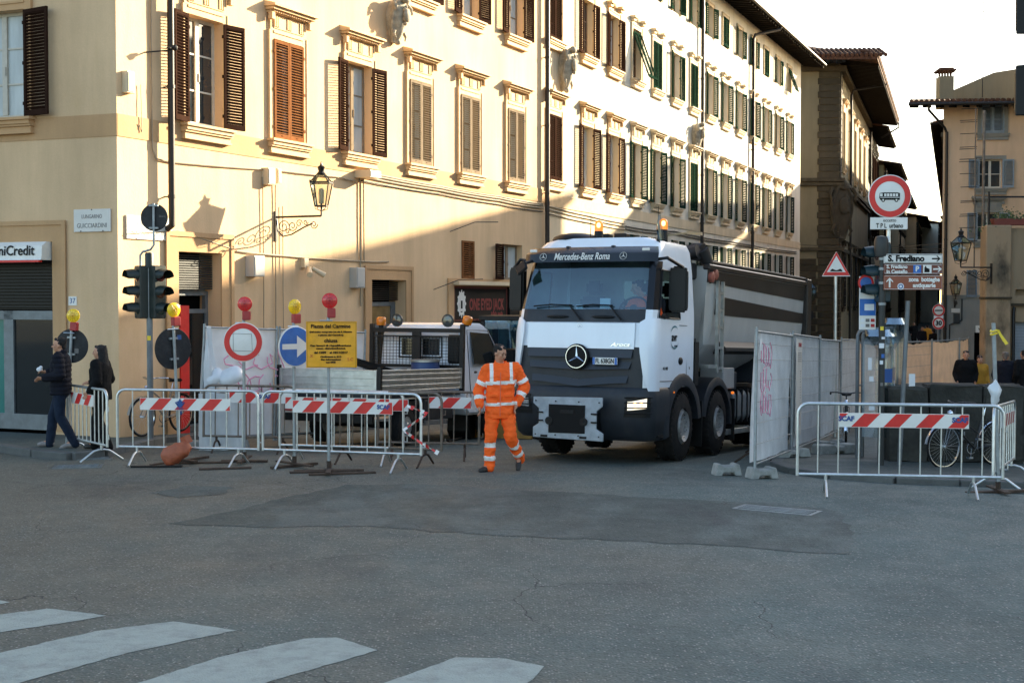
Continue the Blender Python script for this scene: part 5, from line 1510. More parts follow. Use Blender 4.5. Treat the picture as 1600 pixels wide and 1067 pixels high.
# bumper with headlights
bp = MB()
rows = []
for z, oo in ((.36, -.03), (.44, .04), (.72, .06), (1.0, .06), (1.16, .045), (1.2, .01)):
    half = [ring_pt(k, z, oo) for k in (0, 1, 2, 3, 3.5, 4, 4.5, 5, 5.5, 6)] + [Vector((lerp_tab(WT, z) + oo, .78, z))]
    rows.append([Vector((-p.x, p.y, p.z)) for p in half[::-1]] + half[1:])
bp.grid(rows)
bp.build('bumper', 'truck_grey', truck, smooth=40)
for s in (-1, 1):
    hl = MB(); rr = []
    for z in (.74, .86, .98, 1.06):
        k0 = 2.55 + (z - .74) * .4
        ks = [k0 + (4.9 - k0) * i / 7 for i in range(8)]
        rr.append([ring_pt(k, z, .068 if z < 1.05 else .06) for k in ks])
    rr = [[Vector((s * p.x, p.y, p.z)) for p in r] for r in rr]
    hl.grid(rr if s > 0 else [r[::-1] for r in rr])
    h_ = hl.build('headlight', 'truck_black', truck, smooth=60)
    ln = MB(); rr = []
    for z in (.86, .93, 1.00):
        ks = [2.75 + (4.45 - 2.75) * i / 7 for i in range(8)]
        rr.append([ring_pt(k, z + .035 * (k - 3.3) * (1 if z > .9 else .6), .073) for k in ks])
    rr = [[Vector((s * p.x, p.y, p.z)) for p in r] for r in rr]
    ln.grid(rr if s > 0 else [r[::-1] for r in rr])
    ln.build('lens', 'head_lit' if s > 0 else 'chrome', h_, smooth=60)
    for k in (3.3, 3.9):
        p = ring_pt(k, .94, .08); MB().ell((s * p.x, p.y, p.z), (.035, .03, .032), 12, 8).build('bulb', 'bulb_lit' if s > 0 else 'chrome', h_)
    for z in (.80, .885, .965, 1.045):
        lv = MB(); lv.tube([Vector((s * p.x, p.y, p.z)) for p in [ring_pt(2.6 + 2.4 * i / 8, z + .012 * i / 8, .085) for i in range(9)]], .010, 5); lv.build('guard_bar', 'truck_black', h_)
    MB().box(min(s * .66, s * 1.14), max(s * .66, s * 1.14), .30, .55, .48, .70).build('step_well', 'truck_black', truck)
# steel mounting plate for a plough
P_ = [(-.60, 1.02), (.60, 1.04), (.60, .90), (.50, .82), (.50, .55), (.62, .48), (.62, .36), (-.60, .38), (-.60, .54), (-.50, .60), (-.50, .84), (-.60, .92)]
pl = MB().prism(P_, -.27, -.235, 'xz').build('mounting_plate', 'steel_plate', truck, loc=(-.06, 0, 0), bevel=.006)
pn = MB().prism([(-.32, .91), (.31, .91), (.31, .47), (-.32, .46)], -.285, -.272, 'xz').build('black_panel', 'print_black', pl, bevel=.004)
for x in (-.31, .29): MB().lathe([(.065, -.012), (.065, .014), (.05, .016), (.0001, .006)], 16, M=Matrix.Translation((x, -.28, .65)) @ FRONT).build('coupling', 'truck_black', pl, smooth=40)
MB().box(-.12, .12, -.295, -.284, .775, .825).build('slot', 'truck_black', pl)
for x in (-.47, .47):
    for z in (.65, .78): MB().box(x - .05, x + .05, -.30, -.269, z - .012, z + .012).build('lock_pin', 'truck_black', pl)
bo = MB().lathe([(.012, 0), (.012, .012), (.0001, .014)], 6).mesh('bolt', 'dark_iron')
for x in (-.55, -.2, .2, .55):
    for z in (.43, .96): put(bo, 'bolt', pl, (x, -.272, z), rot=(pi / 2, 0, 0))
for x in (-.40, .28): MB().box(x - .06, x + .06, -.28, -.269, .39, .425).build('slot', 'truck_black', pl)
MB().box(-.5, -.35, -.236, .3, .5, .8).box(.25, .40, -.236, .3, .5, .8).build('plate_arm', 'truck_black', truck)
# mirrors
for s in (-1, 1):
    mm = MB(); x0 = s * (1.42 if s < 0 else 1.36)
    mm.prism([(-.13, 2.28), (.13, 2.28), (.15, 2.36), (.15, 2.96), (.10, 3.02), (-.10, 3.02), (-.15, 2.96), (-.15, 2.36)], .28, .42, 'xz')
    o = mm.build('mirror_housing', 'truck_black', truck, loc=(x0, .10 if s < 0 else .62, .12 if s < 0 else .12), rz=R(12) * s, bevel=.03, seg=2)
    MB().box(-.12, .12, .421, .425, 2.58, 2.98).box(-.12, .12, .421, .425, 2.32, 2.54).build('mirror_glass', 'mirror', o)
    MB().tube([(s * 1.12, .45, 3.22), (s * 1.30, .42, 3.24), (x0, .45 if s < 0 else .95, 3.12)], .028, 8).tube([(s * 1.17, .5 if s < 0 else .9, 2.5), (x0, .48 if s < 0 else .98, 2.5)], .02, 8).build('mirror_arm', 'truck_black', truck, smooth=40)
mm = MB(); mm.prism([(-.10, 0), (.10, 0), (.12, .2), (-.12, .2)], -.03, .03, 'xz'); mm.build('front_mirror', 'truck_black', truck, loc=(-1.06, .06, 3.02), rot=(R(-30), R(-38), 0), bevel=.02)
MB().tube([(-1.0, .35, 3.22), (-1.05, .1, 3.16)], .025, 8).build('mirror_arm', 'truck_black', truck)
# roof: hatch dome, beacons, aerials, horn
MB().ell((-.62, 1.2, 3.60), (.42, .5, .13), 20, 8).build('roof_hatch', 'truck_black', truck, smooth=60)
for x in (-.22, .93):
    b = MB().lathe([(.075, 3.54), (.075, 3.74), (.07, 3.75)], 16, M=Matrix.Translation((x, 1.15, 0))).build('beacon', 'truck_black', truck, smooth=40)
    MB().lathe([(.070, 3.75), (.070, 3.86), (.055, 3.91), (.0001, 3.935)], 16, M=Matrix.Translation((x, 1.15, 0))).build('beacon_lens', 'amber_lit', b, smooth=60)
    MB().ell((x + .025, 1.085, 3.845), (.038, .02, .045), 10, 8).build('bulb', 'bulb_lit', b)
MB().lathe([(.05, 3.46), (.03, 3.50), (.008, 3.53), (.004, 3.9)], 8, M=Matrix.Translation((-.17, .72, 0.05))).build('aerial', 'truck_black', truck)
MB().lathe([(.05, 3.46), (.03, 3.50), (.008, 3.53), (.004, 4.05)], 8, M=Matrix.Translation((.98, .80, 0.05))).build('aerial', 'truck_black', truck)
fnm = MB(); fnm.prism([(.8, 3.55), (.95, 3.58), (.78, 3.95), (.70, 3.72)], .99, 1.03, 'yz'); fnm.build('wind_deflector', 'clear_glass', truck)
for x in (-.75, -.42, -.1): MB().box(x, x + .22, 1.5, 1.7, 3.6, 3.74).build('roof_box', 'truck_black', truck, bevel=.01)
# chassis, wheels, fenders, tanks
fr_ = MB()
for s in (-1, 1): fr_.box(s * .42 - .05, s * .42 + .05, .5, 8.3, .85, 1.15)
for y in (1.45, 3.15, 5.9, 7.25): fr_.tube([(-1.0, y, .56), (1.0, y, .56)], .10, 10)
for y in (.8, 2.4, 4.4, 8.2): fr_.box(-.42, .42, y - .06, y + .06, .87, 1.13)
fr_.box(-.5, .5, .5, 1.9, .60, 1.2)
fr_.build('chassis', 'truck_black', truck)
for y in (1.45, 3.15):
    for s in (-1, 1): add_wheel(truck, s * 1.05, y, .555, .555, .34, 'truck', s, steer=R(3), dish=-.06)
for y in (5.9, 7.25):
    for s in (-1, 1):
        add_wheel(truck, s * 1.08, y, .555, .555, .30, 'truckr', s, dish=.13); add_wheel(truck, s * .74, y, .555, .555, .30, 'truckr', s, dish=.13)
def fender(y, r0, r1, a0, a1, x0, x1, flare=0.0):
    mb = MB(); n = 14; rows = []
    for i in range(n + 1):
        a = R(a0 + (a1 - a0) * i / n); c, s_ = cos(a), sin(a)
        rows.append([(x0, y - c * r1, .56 + s_ * r1), (x1 - .03, y - c * r1, .56 + s_ * r1), (x1, y - c * (r1 - .05), .56 + s_ * (r1 - .05)), (x1, y - c * r0, .56 + s_ * r0), (x0, y - c * r0, .56 + s_ * r0)])
    mb.grid([r + [r[0]] for r in rows])
    mb.add(rows[0], [(0, 1, 2, 3, 4)]); mb.add(rows[-1], [(4, 3, 2, 1, 0)])
    return mb
for s in (-1, 1):
    a, b = sorted((s * .80, s * 1.235))
    f1 = fender(1.45, .66, .86, -12, 172, .80, 1.235); f2 = fender(3.15, .64, .78, 10, 185, .82, 1.22); f3 = fender(6.58, 1.28, 1.34, 30, 150, .60, 1.22)
    for f in (f1, f2, f3):
        if s < 0: f.v = [(-x, y, z) for x, y, z in f.v]
        f.build('fender', 'truck_grey', truck, smooth=35)
    MB().box(a, b, 2.28, 2.31, .18, .95).build('mud_flap', 'truck_black', truck); MB().box(a, b, 3.96, 3.99, .2, .95).build('mud_flap', 'truck_black', truck)
    # steps under the door
    MB().box(*sorted((s * .95, s * 1.22)), .35, .80, .42, .46).box(*sorted((s * .95, s * 1.22)), .35, .80, .68, .72).build('step', 'truck_black', truck)
    MB().box(*sorted((s * .75, s * 1.17)), .62, .80, .70, 1.2).build('wheel_arch_liner', 'truck_black', truck)
    tk = MB(); tk.prism([(-.28, -.28), (.28, -.28), (.33, -.2), (.33, .2), (.28, .28), (-.28, .28), (-.33, .2), (-.33, -.2)], 0, .95, 'xz')
    if s > 0:
        o = tk.build('fuel_tank', 'galv_dull', truck, loc=(.82, 4.15, .80), bevel=.02)
        for y in (.15, .45, .75): MB().box(-.345, .345, y, y + .05, -.30, .30).build('tank_strap', 'truck_black', o)
        MB().box(.75, 1.18, 4.9, 5.0, .30, .42).box(1.10, 1.18, 3.7, 5.2, .30, .40).build('side_guard', 'alu', truck, bevel=.008)
        MB().box(.72, 1.16, 3.55, 4.15, 1.12, 1.5).build('tool_box', 'dump_grey', truck, bevel=.015)
        MB().box(.70, 1.14, 4.0, 4.35, 1.1, 1.42).build('battery_box', 'truck_grey', truck, bevel=.015)
    else:
        tk.build('air_tank', 'truck_black', truck, loc=(-.82, 4.15, .80), bevel=.02)
    MB().cbox((s * 1.21, .98, 1.12), (.05, .07, .045)).build('side_marker', 'amber_lit', truck, bevel=.008)
    MB().cbox((s * 1.19, 3.98, 1.05), (.04, .07, .045)).build('side_marker', 'amber_lit', truck, bevel=.008)
MB().box(.95, 1.18, 1.98, 2.30, 1.15, 2.0).build('air_filter', 'truck_black', truck, bevel=.06, seg=2)
MB().box(.4, .7, 2.0, 2.25, 1.2, 3.0).build('exhaust_stack', 'truck_black', truck, bevel=.04)
# tipper body: half-pipe skip with dark top rail and stripes
def sec(z):     # half width of the body at height z
    return lerp_tab([(1.42, .62), (1.62, .92), (1.9, 1.13), (2.3, 1.19), (3.2, 1.235)], z)
y0, y1 = 2.42, 8.55
bd = MB()
zsb = [1.42, 1.62, 1.9, 2.3, 2.75, 3.2]
def yfront(z): return y0 + max(0, (2.15 - z)) * .55
for s in (1, -1):
    L_ = [[Vector((s * sec(z), yfront(z), z)), Vector((s * sec(z), y1, z))] for z in zsb]
    bd.grid(L_ if s > 0 else [r[::-1] for r in L_])
    Li = [[Vector((s * (sec(z) - .06), yfront(z) + .06, z + .04)), Vector((s * (sec(z) - .06), y1, z + .04))] for z in zsb]
    bd.grid(Li if s < 0 else [r[::-1] for r in Li])
fw = [Vector((-sec(z), yfront(z), z)) for z in zsb[::-1]] + [Vector((sec(z), yfront(z), z)) for z in zsb]
bd.add(fw, [tuple(range(len(fw)))]); bd.add([p + Vector((0, .06, .04)) for p in fw], [tuple(range(len(fw)))[::-1]])
bd.quad((-.62, y0 + .4, 1.42), (-.62, y1, 1.42), (.62, y1, 1.42), (.62, y0 + .4, 1.42)); bd.quad((-.62, y0 + .4, 1.47), (.62, y0 + .4, 1.47), (.62, y1, 1.47), (-.62, y1, 1.47))
body = bd.build('tipper_body', 'dump_grey', truck, smooth=25)
for s in (1, -1):
    def stripe(name, pts, m, out=.012):
        mb = MB(); n = len(pts)
        o = [Vector((s * (sec(z) + out), y, z)) for y, z in pts]; i_ = [Vector((s * (sec(z) - .005), y, z)) for y, z in pts]
        mb.add(o + i_, [tuple(range(n)) if s > 0 else tuple(range(n))[::-1], tuple(range(n, 2 * n))[::-1]] + [(i, (i + 1) % n, n + (i + 1) % n, n + i) for i in range(n)])
        mb.build(name, m, body)
    stripe('dark_stripe', [(3.25, 2.42), (8.30, 2.40), (8.30, 2.60), (3.25, 2.74)], 'dump_brown')
    stripe('dark_stripe', [(y0 + .02, 2.96), (8.30, 2.86), (8.30, 3.16), (y0 + .02, 3.16)], 'dump_brown')
    tr_ = MB(); tr_.box(*sorted((s * 1.16, s * 1.29)), y0 - .02, y1, 3.17, 3.27); tr_.build('top_rail', 'dump_brown', body, bevel=.02)
    pst = MB(); pst.box(*sorted((s * 1.15, s * 1.30)), 8.30, 8.62, 1.5, 3.32); pst.build('rear_post', 'dump_brown', body, bevel=.02)
    lg_ = MB(); lg_.prism([(1.12, 1.98), (1.28, 1.86), (1.28, 1.80), (1.05, 1.74)], 3.3, 8.3, 'xz')
    if s < 0: lg_.v = [(-x, y, z) for x, y, z in lg_.v]
    lg_.build('side_ledge', 'dump_brown', body)
    MB().box(*sorted((s * 1.19, s * 1.21)), 2.92, 3.12, 2.42, 2.78).build('recess', 'truck_black', body)
MB().box(-1.12, 1.12, 8.45, 8.55, 1.55, 3.15).build('tailgate', 'dump_brown', body)
MB().tube([(-1.1, y0 + .2, 3.30), (-1.1, y1, 3.30)], .05, 8).tube([(1.22, y0 + .1, 3.31), (1.22, y1 - .2, 3.31)], .035, 8).build('cover_rail', 'dump_brown', body, smooth=40)
sk = MB(); sk.box(-1.05, 1.05, y0 - .35, y0 + .02, 3.0, 3.28); sk.build('cab_shield', 'tarp_black', body, bevel=.03)
tb_ = MB(); rnd = random.Random(3)
pts = [(-1.05 + 2.15 * i / 14, y0 - .1 + rnd.uniform(-.04, .04), 3.44 + rnd.uniform(-.03, .04)) for i in range(15)]
tb_.tube(pts, [.12 + rnd.uniform(-.03, .05) for _ in pts], 10); tb_.tube([(p[0], p[1] + .22, p[2] + rnd.uniform(-.08, .06)) for p in pts], [.12 + rnd.uniform(-.04, .06) for _ in pts], 10)
tb_.tube([(1.1, y0 + .05, 3.5), (1.18, y0 + .15, 3.3), (1.22, y0 + .2, 2.95)], [.14, .10, .05], 8)
tb_.build('rolled_tarp', 'tarp_black', body, smooth=60)
for y, z in ((y0 + .12, 3.05), (y0 + .30, 3.10)): MB().lathe([(.09, -.03), (.09, .03), (.05, .05)], 14, M=Matrix.Translation((1.27, y, z)) @ Matrix.Rotation(pi / 2, 4, 'Y')).build('tarp_winch', mat('winch_red', (.28, .08, .05), .6), body, smooth=40)
ld = MB()
for y in (2.86, 3.12): ld.box(1.25, 1.30, y - .03, y + .03, 1.42, 3.0)
lad = ld.build('ladder_rail', 'alu', body)
rg = MB().box(1.255, 1.295, 2.89, 3.09, -.022, .022).mesh('rung', 'alu')
for z in (1.50, 1.85, 2.2, 2.5, 2.8): put(rg, 'rung', lad, (0, 0, z))
MB().box(.9, 1.28, 2.45, 2.84, 1.50, 1.56).build('step', 'alu', body)
MB().box(-.9, -.2, 4.2, 5.6, 3.28, 3.5).build('bundle', 'plastic_white', body, bevel=.05)

# ------------------------------------------------------------------ small flatbed lorry behind the barriers
PK = G(587, 700); PK = Vector((-2.30, 23.4, 0)); PK_RZ = R(-25)
ctr = PK + Vector((-cos(R(25)), sin(R(25)), 0)) * 1.0
ctr.z = gz(ctr.x, ctr.y) + .02
pk = thing('flatbed_lorry', 'small white flatbed lorry with aluminium dropsides and a mesh headboard behind the barriers', 'lorry', ctr, rot=(R(-2), 0, PK_RZ))
def dropside(name, p0, p1, z0, z1, n_rib=3, m='alu'):
    p0, p1 = Vector(p0), Vector(p1); d = (p1 - p0); L = d.length; a = atan2(d.y, d.x)
    mb = MB(); mb.box(0, L, -.012, .012, z0, z1)
    h = (z1 - z0)
    for k in range(n_rib + 1):
        z = z0 + h * k / n_rib; mb.box(.0, L, -.026, .026, max(z0, z - .02), min(z1, z + .02) + .004)
    for x in (0, L - .05): mb.box(x, x + .05, -.03, .03, z0, z1 + .006)
    return mb.build(name, m, pk, loc=p0, rz=a, bevel=.004)
MB().box(-.98, .98, .03, 3.1, .86, .94).build('bed', 'truck_grey', pk)
dropside('tailgate', (-1.0, 0, 0), (.98, 0, 0), .98, 1.36)
dropside('dropside', (1.0, .04, 0), (1.0, 3.1, 0), .98, 1.36, 4); dropside('dropside', (-1.0, 3.1, 0), (-1.0, .04, 0), .98, 1.36, 4)
for x in (-1.03, 1.03): MB().box(x - .035, x + .035, -.03, .03, .80, 1.42).build('corner_post', 'truck_black', pk)
hb = MB()
for x in (-1.0, 1.0): hb.box(x - .04, x + .04, 3.1, 3.18, .9, 2.20)
hb.box(-1.0, 1.0, 3.10, 3.18, 2.04, 2.12); hb.box(-.09, .09, 3.11, 3.17, 1.36, 2.04); hb.box(-1.0, 1.0, 3.11, 3.17, 1.36, 1.42); hb.box(-1.0, 1.0, 3.11, 3.17, 1.95, 1.98)
hbo = hb.build('headboard', 'dark_iron', pk)
ms = MB()
for i in range(27): x = -.95 + i * .073; ms.box(x - .0035, x + .0035, 3.12, 3.128, 1.42, 1.95)
for i in range(9): z = 1.45 + i * .06; ms.box(-.96, .96, 3.129, 3.136, z - .004, z + .004)
tag(ms.build('wire_mesh', 'dark_iron', hbo), kind='stuff')
for x in (-.80, 1.08):
    b = MB().lathe([(.05, 0), (.05, .05)], 12, M=Matrix.Translation((x, 3.14, 2.12 if x < 0 else 2.16))).build('beacon', 'truck_black', hbo)
    MB().lathe([(.085, 0), (.095, .06), (.095, .13), (.07, .16), (.0001, .17)], 16, M=Matrix.Translation((x, 3.14, 2.17 if x < 0 else 2.20)) @ Matrix.Rotation(R(0 if x < 0 else 14), 4, 'Y')).build('beacon_lens', 'amber', b, smooth=50)
for x in (-.42, .70):
    b = MB().lathe([(.02, -.05), (.10, -.03), (.125, .01), (.125, .05)], 18, M=Matrix.Translation((x, 3.13, 2.27)) @ FRONT).build('work_lamp', 'pole_dark', hbo, smooth=40)
    MB().lathe([(.11, .045), (.09, .055), (.0001, .06)], 18, M=Matrix.Translation((x, 3.13, 2.27)) @ FRONT).build('lens', 'pane', b)
# cab: side profile swept across the width, narrower towards the roof
prof = [(3.30, .62), (3.30, 2.02), (3.40, 2.18), (3.60, 2.24), (4.30, 2.24), (4.55, 2.16), (5.12, 1.50), (5.38, 1.28), (5.48, 1.0), (5.48, .55), (5.20, .45), (3.5, .45)]
cb_ = MB(); n = len(prof); L1 = []; L2 = []
for sgn, lst in ((-1, L1), (1, L2)):
    for y, z in prof:
        w = .98 if z < 1.35 else .98 - (z - 1.35) * .17
        lst.append(Vector((sgn * w, y, z)))
cb_.add(L1 + L2, [tuple(range(n)), tuple(range(n, 2 * n))[::-1]] + [(i, n + i, n + (i + 1) % n, (i + 1) % n) for i in range(n)])
pcab = cb_.build('cab', 'truck_white', pk, bevel=.05, seg=2, smooth=40)
def pside(y, z, s, o=.004):
    return Vector((s * (.98 - max(0, z - 1.35) * .17 + o), y, z))
for s in (-1, 1):
    q = [pside(3.72, 1.44, s), pside(4.95, 1.44, s), pside(4.52, 2.04, s), pside(3.72, 2.06, s)]
    o2 = [p + Vector((s * .012, 0, 0)) for p in q]
    mb = MB().hexa(q + o2); mb.build('door_window', 'dark_glass', pcab)
    MB().tube([pside(3.6, .62, s), pside(3.6, 2.1, s), pside(4.5, 2.1, s), pside(5.05, 1.42, s), pside(4.98, .62, s)], .006, 5).build('door_seam', 'truck_black', pcab)
    MB().ell(pside(3.74, 1.28, s, .01), (.015, .07, .025), 10, 6).build('door_handle', 'truck_black', pcab)
    mi_ = MB().prism([(-.10, 1.35), (.10, 1.35), (.12, 1.75), (-.10, 1.75)], 0, .1, 'xz').build('mirror_housing', 'truck_black', pk, loc=(s * 1.2, 4.85, 0), bevel=.03)
    MB().tube([pside(4.9, 1.45, s), (s * 1.15, 4.9, 1.5)], .02, 6).tube([pside(4.8, 1.66, s), (s * 1.15, 4.9, 1.66)], .02, 6).build('mirror_arm', 'truck_black', pk)
for x0, x1 in ((-.42, -.06), (.06, .42)):
    q = MB().box(x0, x1, 3.285, 3.30, 1.60, 1.92).build('rear_window', 'dark_glass', pcab, bevel=.006)
MB().tube([(x, 3.285, z) for x, z in ((-.47, 1.56), (.47, 1.56), (.47, 1.96), (-.47, 1.96))], .02, 6, closed=True).build('window_rubber', 'truck_black', pcab)
MB().box(.62, .90, 3.23, 3.30, 1.45, 2.0).build('air_intake', 'truck_black', pcab, bevel=.03)
fwn = MB().hexa([(-.84, 4.60, 2.08), (.84, 4.60, 2.08), (.92, 5.10, 1.50), (-.92, 5.10, 1.50), (-.84, 4.62, 2.10), (.84, 4.62, 2.10), (.92, 5.13, 1.52), (-.92, 5.13, 1.52)]).build('windscreen', 'dark_glass', pcab)
lettering(pcab, 'avr', .16, 'print_black', .992, 4.15, 1.10, rot=SIDE_ROT)
r_ = MB(); r_.tube([(.99, 4.15 + cos(R(a)) * .17, 1.10 + sin(R(a)) * .17) for a in range(40, 330, 20)], .008, 5); r_.build('logo_arc', 'signal_teal', pcab)
MB().box(-.35, -.27, .2, 5.0, .5, .66).box(.27, .35, .2, 5.0, .5, .66).tube([(-.8, 1.15, .36), (.8, 1.15, .36)], .06, 8).tube([(-.8, 4.55, .36), (.8, 4.55, .36)], .05, 8).box(-.9, .9, -.02, .06, .45, .58).build('chassis', 'truck_black', pk)
for s in (-1, 1):
    add_wheel(pk, s * .84, 4.55, .345, .345, .20, 'pick', s, dish=.05, holes=6); add_wheel(pk, s * .84, 1.15, .345, .345, .20, 'pick', s, dish=.05, holes=6)
    MB().box(s * .75 - .14, s * .75 + .14, -.05, -.021, .62, .74).build('tail_light', 'print_red', pk, bevel=.01)
    MB().box(*sorted((s * .70, s * .99)), .75, 1.55, .72, .80).box(*sorted((s * .70, s * .99)), 4.1, 5.0, .72, .80).build('mudguard', 'truck_black', pk)
MB().box(.55, .95, 1.75, 2.9, .42, .80).build('tool_box', 'truck_grey', pk, bevel=.02)
MB().box(-.26, .26, -.06, -.021, .60, .72).build('number_plate', 'sign_white', pk)
PKM = Matrix.Translation(ctr) @ Matrix.Rotation(PK_RZ, 4, 'Z') @ Matrix.Rotation(R(-2), 4, 'X')
bl = thing('plastic_drum', 'blue plastic drum standing on the flatbed against the mesh', 'drum', PKM @ Vector((.42, 2.75, .945)))
MB().lathe([(.24, 0), (.27, .03), (.275, .25), (.28, .27), (.275, .29), (.27, .52), (.25, .56), (.0001, .56)], 24).build('drum_body', 'barrel_blue', bl, smooth=40)
MB().lathe([(.255, .53), (.285, .535), (.285, .575), (.24, .58), (.0001, .58)], 24).build('drum_lid', 'alu', bl, smooth=40)
for k, (a, b, lab) in enumerate((((-.95, .9, 1.0), (-.1, 2.9, 1.30), 'long dark beam lying across the flatbed, lowest of three'), ((-.45, .6, 1.62), (.05, 2.6, 1.15), 'dark beam leaning over the flatbed side next to the drum'), ((-.95, 1.2, 1.7), (-.2, 2.8, 1.25), 'dark beam leaning over the flatbed corner by the yellow board'))):
    o = MB().bar(PKM @ Vector(a), PKM @ Vector(b), .09, .07).build('timber_beam', 'dark_iron'); tag(o, lab, 'beam', 'beams on the flatbed')

# ------------------------------------------------------------------ yellow digger between the two trucks
DG = Vector((-.05, 29.0, 0)); DG.z = gz(DG.x, DG.y)
dg = thing('mini_digger', 'yellow and black mini digger half hidden beside the tipper truck', 'digger', DG, R(-15))
for s in (-1, 1):
    tkp = [(-.95, .28), (-.80, .06), (-.65, .0), (.65, .0), (.80, .06), (.95, .28), (.82, .48), (-.82, .48)]
    t = MB().prism(tkp, s * .62 - .17, s * .62 + .17, 'yz').build('track', 'rubber', dg, bevel=.04)
    pad = MB().box(s * .62 - .18, s * .62 + .18, -.04, .04, -.02, .02).mesh('track_pad', 'rubber')
    for i in range(9): put(pad, 'track_pad', t, (0, -.64 + i * .16, .0)); put(pad, 'track_pad', t, (0, -.64 + i * .16, .49))
    for y in (-.6, -.2, .2, .6): MB().lathe([(.0001, 0), (.16, 0), (.16, .05), (.0001, .06)], 14, M=Matrix.Translation((s * .62 + (.12 if s > 0 else -.17), y, .2)) @ Matrix.Rotation(pi / 2, 4, 'Y')).build('track_roller', 'dark_iron', t)
MB().box(-.6, .6, -.7, .7, .3, .55).build('undercarriage', 'dark_iron', dg, bevel=.03)
MB().prism([(-.75, .58), (.75, .58), (1.0, .8), (1.05, 1.25), (.8, 1.42), (-.7, 1.30), (-.85, .9)], -.78, .78, 'yz').build('body', 'digger_yellow', dg, bevel=.07, seg=2)
cabf = MB()
for x, y in ((-.42, -.55), (.5, -.55), (-.42, .45), (.5, .45)): cabf.box(x - .05, x + .05, y - .05, y + .05, 1.2, 2.42)
cabf.box(-.50, .58, -.62, .52, 2.42, 2.52); cabf.box(-.47, .55, -.60, -.5, 1.22, 1.62); cabf.box(-.47, .55, -.60, -.5, 1.60, 1.66)
cf = cabf.build('cab', 'truck_black', dg, bevel=.015)
MB().box(-.37, .45, -.585, -.575, 1.66, 2.42).build('pane', 'windscreen', cf); MB().box(-.445, -.435, -.5, .4, 1.3, 2.42).build('pane', 'windscreen', cf); MB().box(.515, .525, -.5, .4, 1.3, 2.42).build('pane', 'windscreen', cf); MB().box(-.37, .45, .47, .48, 1.4, 2.42).build('pane', 'windscreen', cf)
MB().box(-.15, .3, -.1, .4, 1.3, 1.5).box(-.15, .3, .3, .42, 1.5, 2.0).build('seat', 'seat_fabric', cf, bevel=.04)
bmm = MB(); bmm.prism([(-.7, .85), (-.8, 1.0), (-1.5, 1.75), (-1.75, 1.75), (-1.6, 1.6), (-.75, .75)], -.62, -.42, 'yz'); bmm.build('boom', 'digger_yellow', dg, bevel=.02)
bmm = MB(); bmm.prism([(-1.55, 1.85), (-1.8, 1.8), (-1.95, .6), (-1.82, .55)], -.60, -.44, 'yz'); bmm.build('dipper_arm', 'digger_yellow', dg, bevel=.02)
bmm = MB(); bmm.prism([(-1.95, .62), (-1.75, .66), (-1.5, .4), (-1.55, .1), (-1.8, .05), (-2.02, .25)], -.75, -.30, 'yz'); bmm.build('bucket', 'dark_iron', dg, bevel=.02)
MB().prism([(-1.25, .05), (-1.15, .05), (-1.08, .45), (-1.2, .45)], -.8, .8, 'yz').build('dozer_blade', 'digger_yellow', dg, bevel=.01)
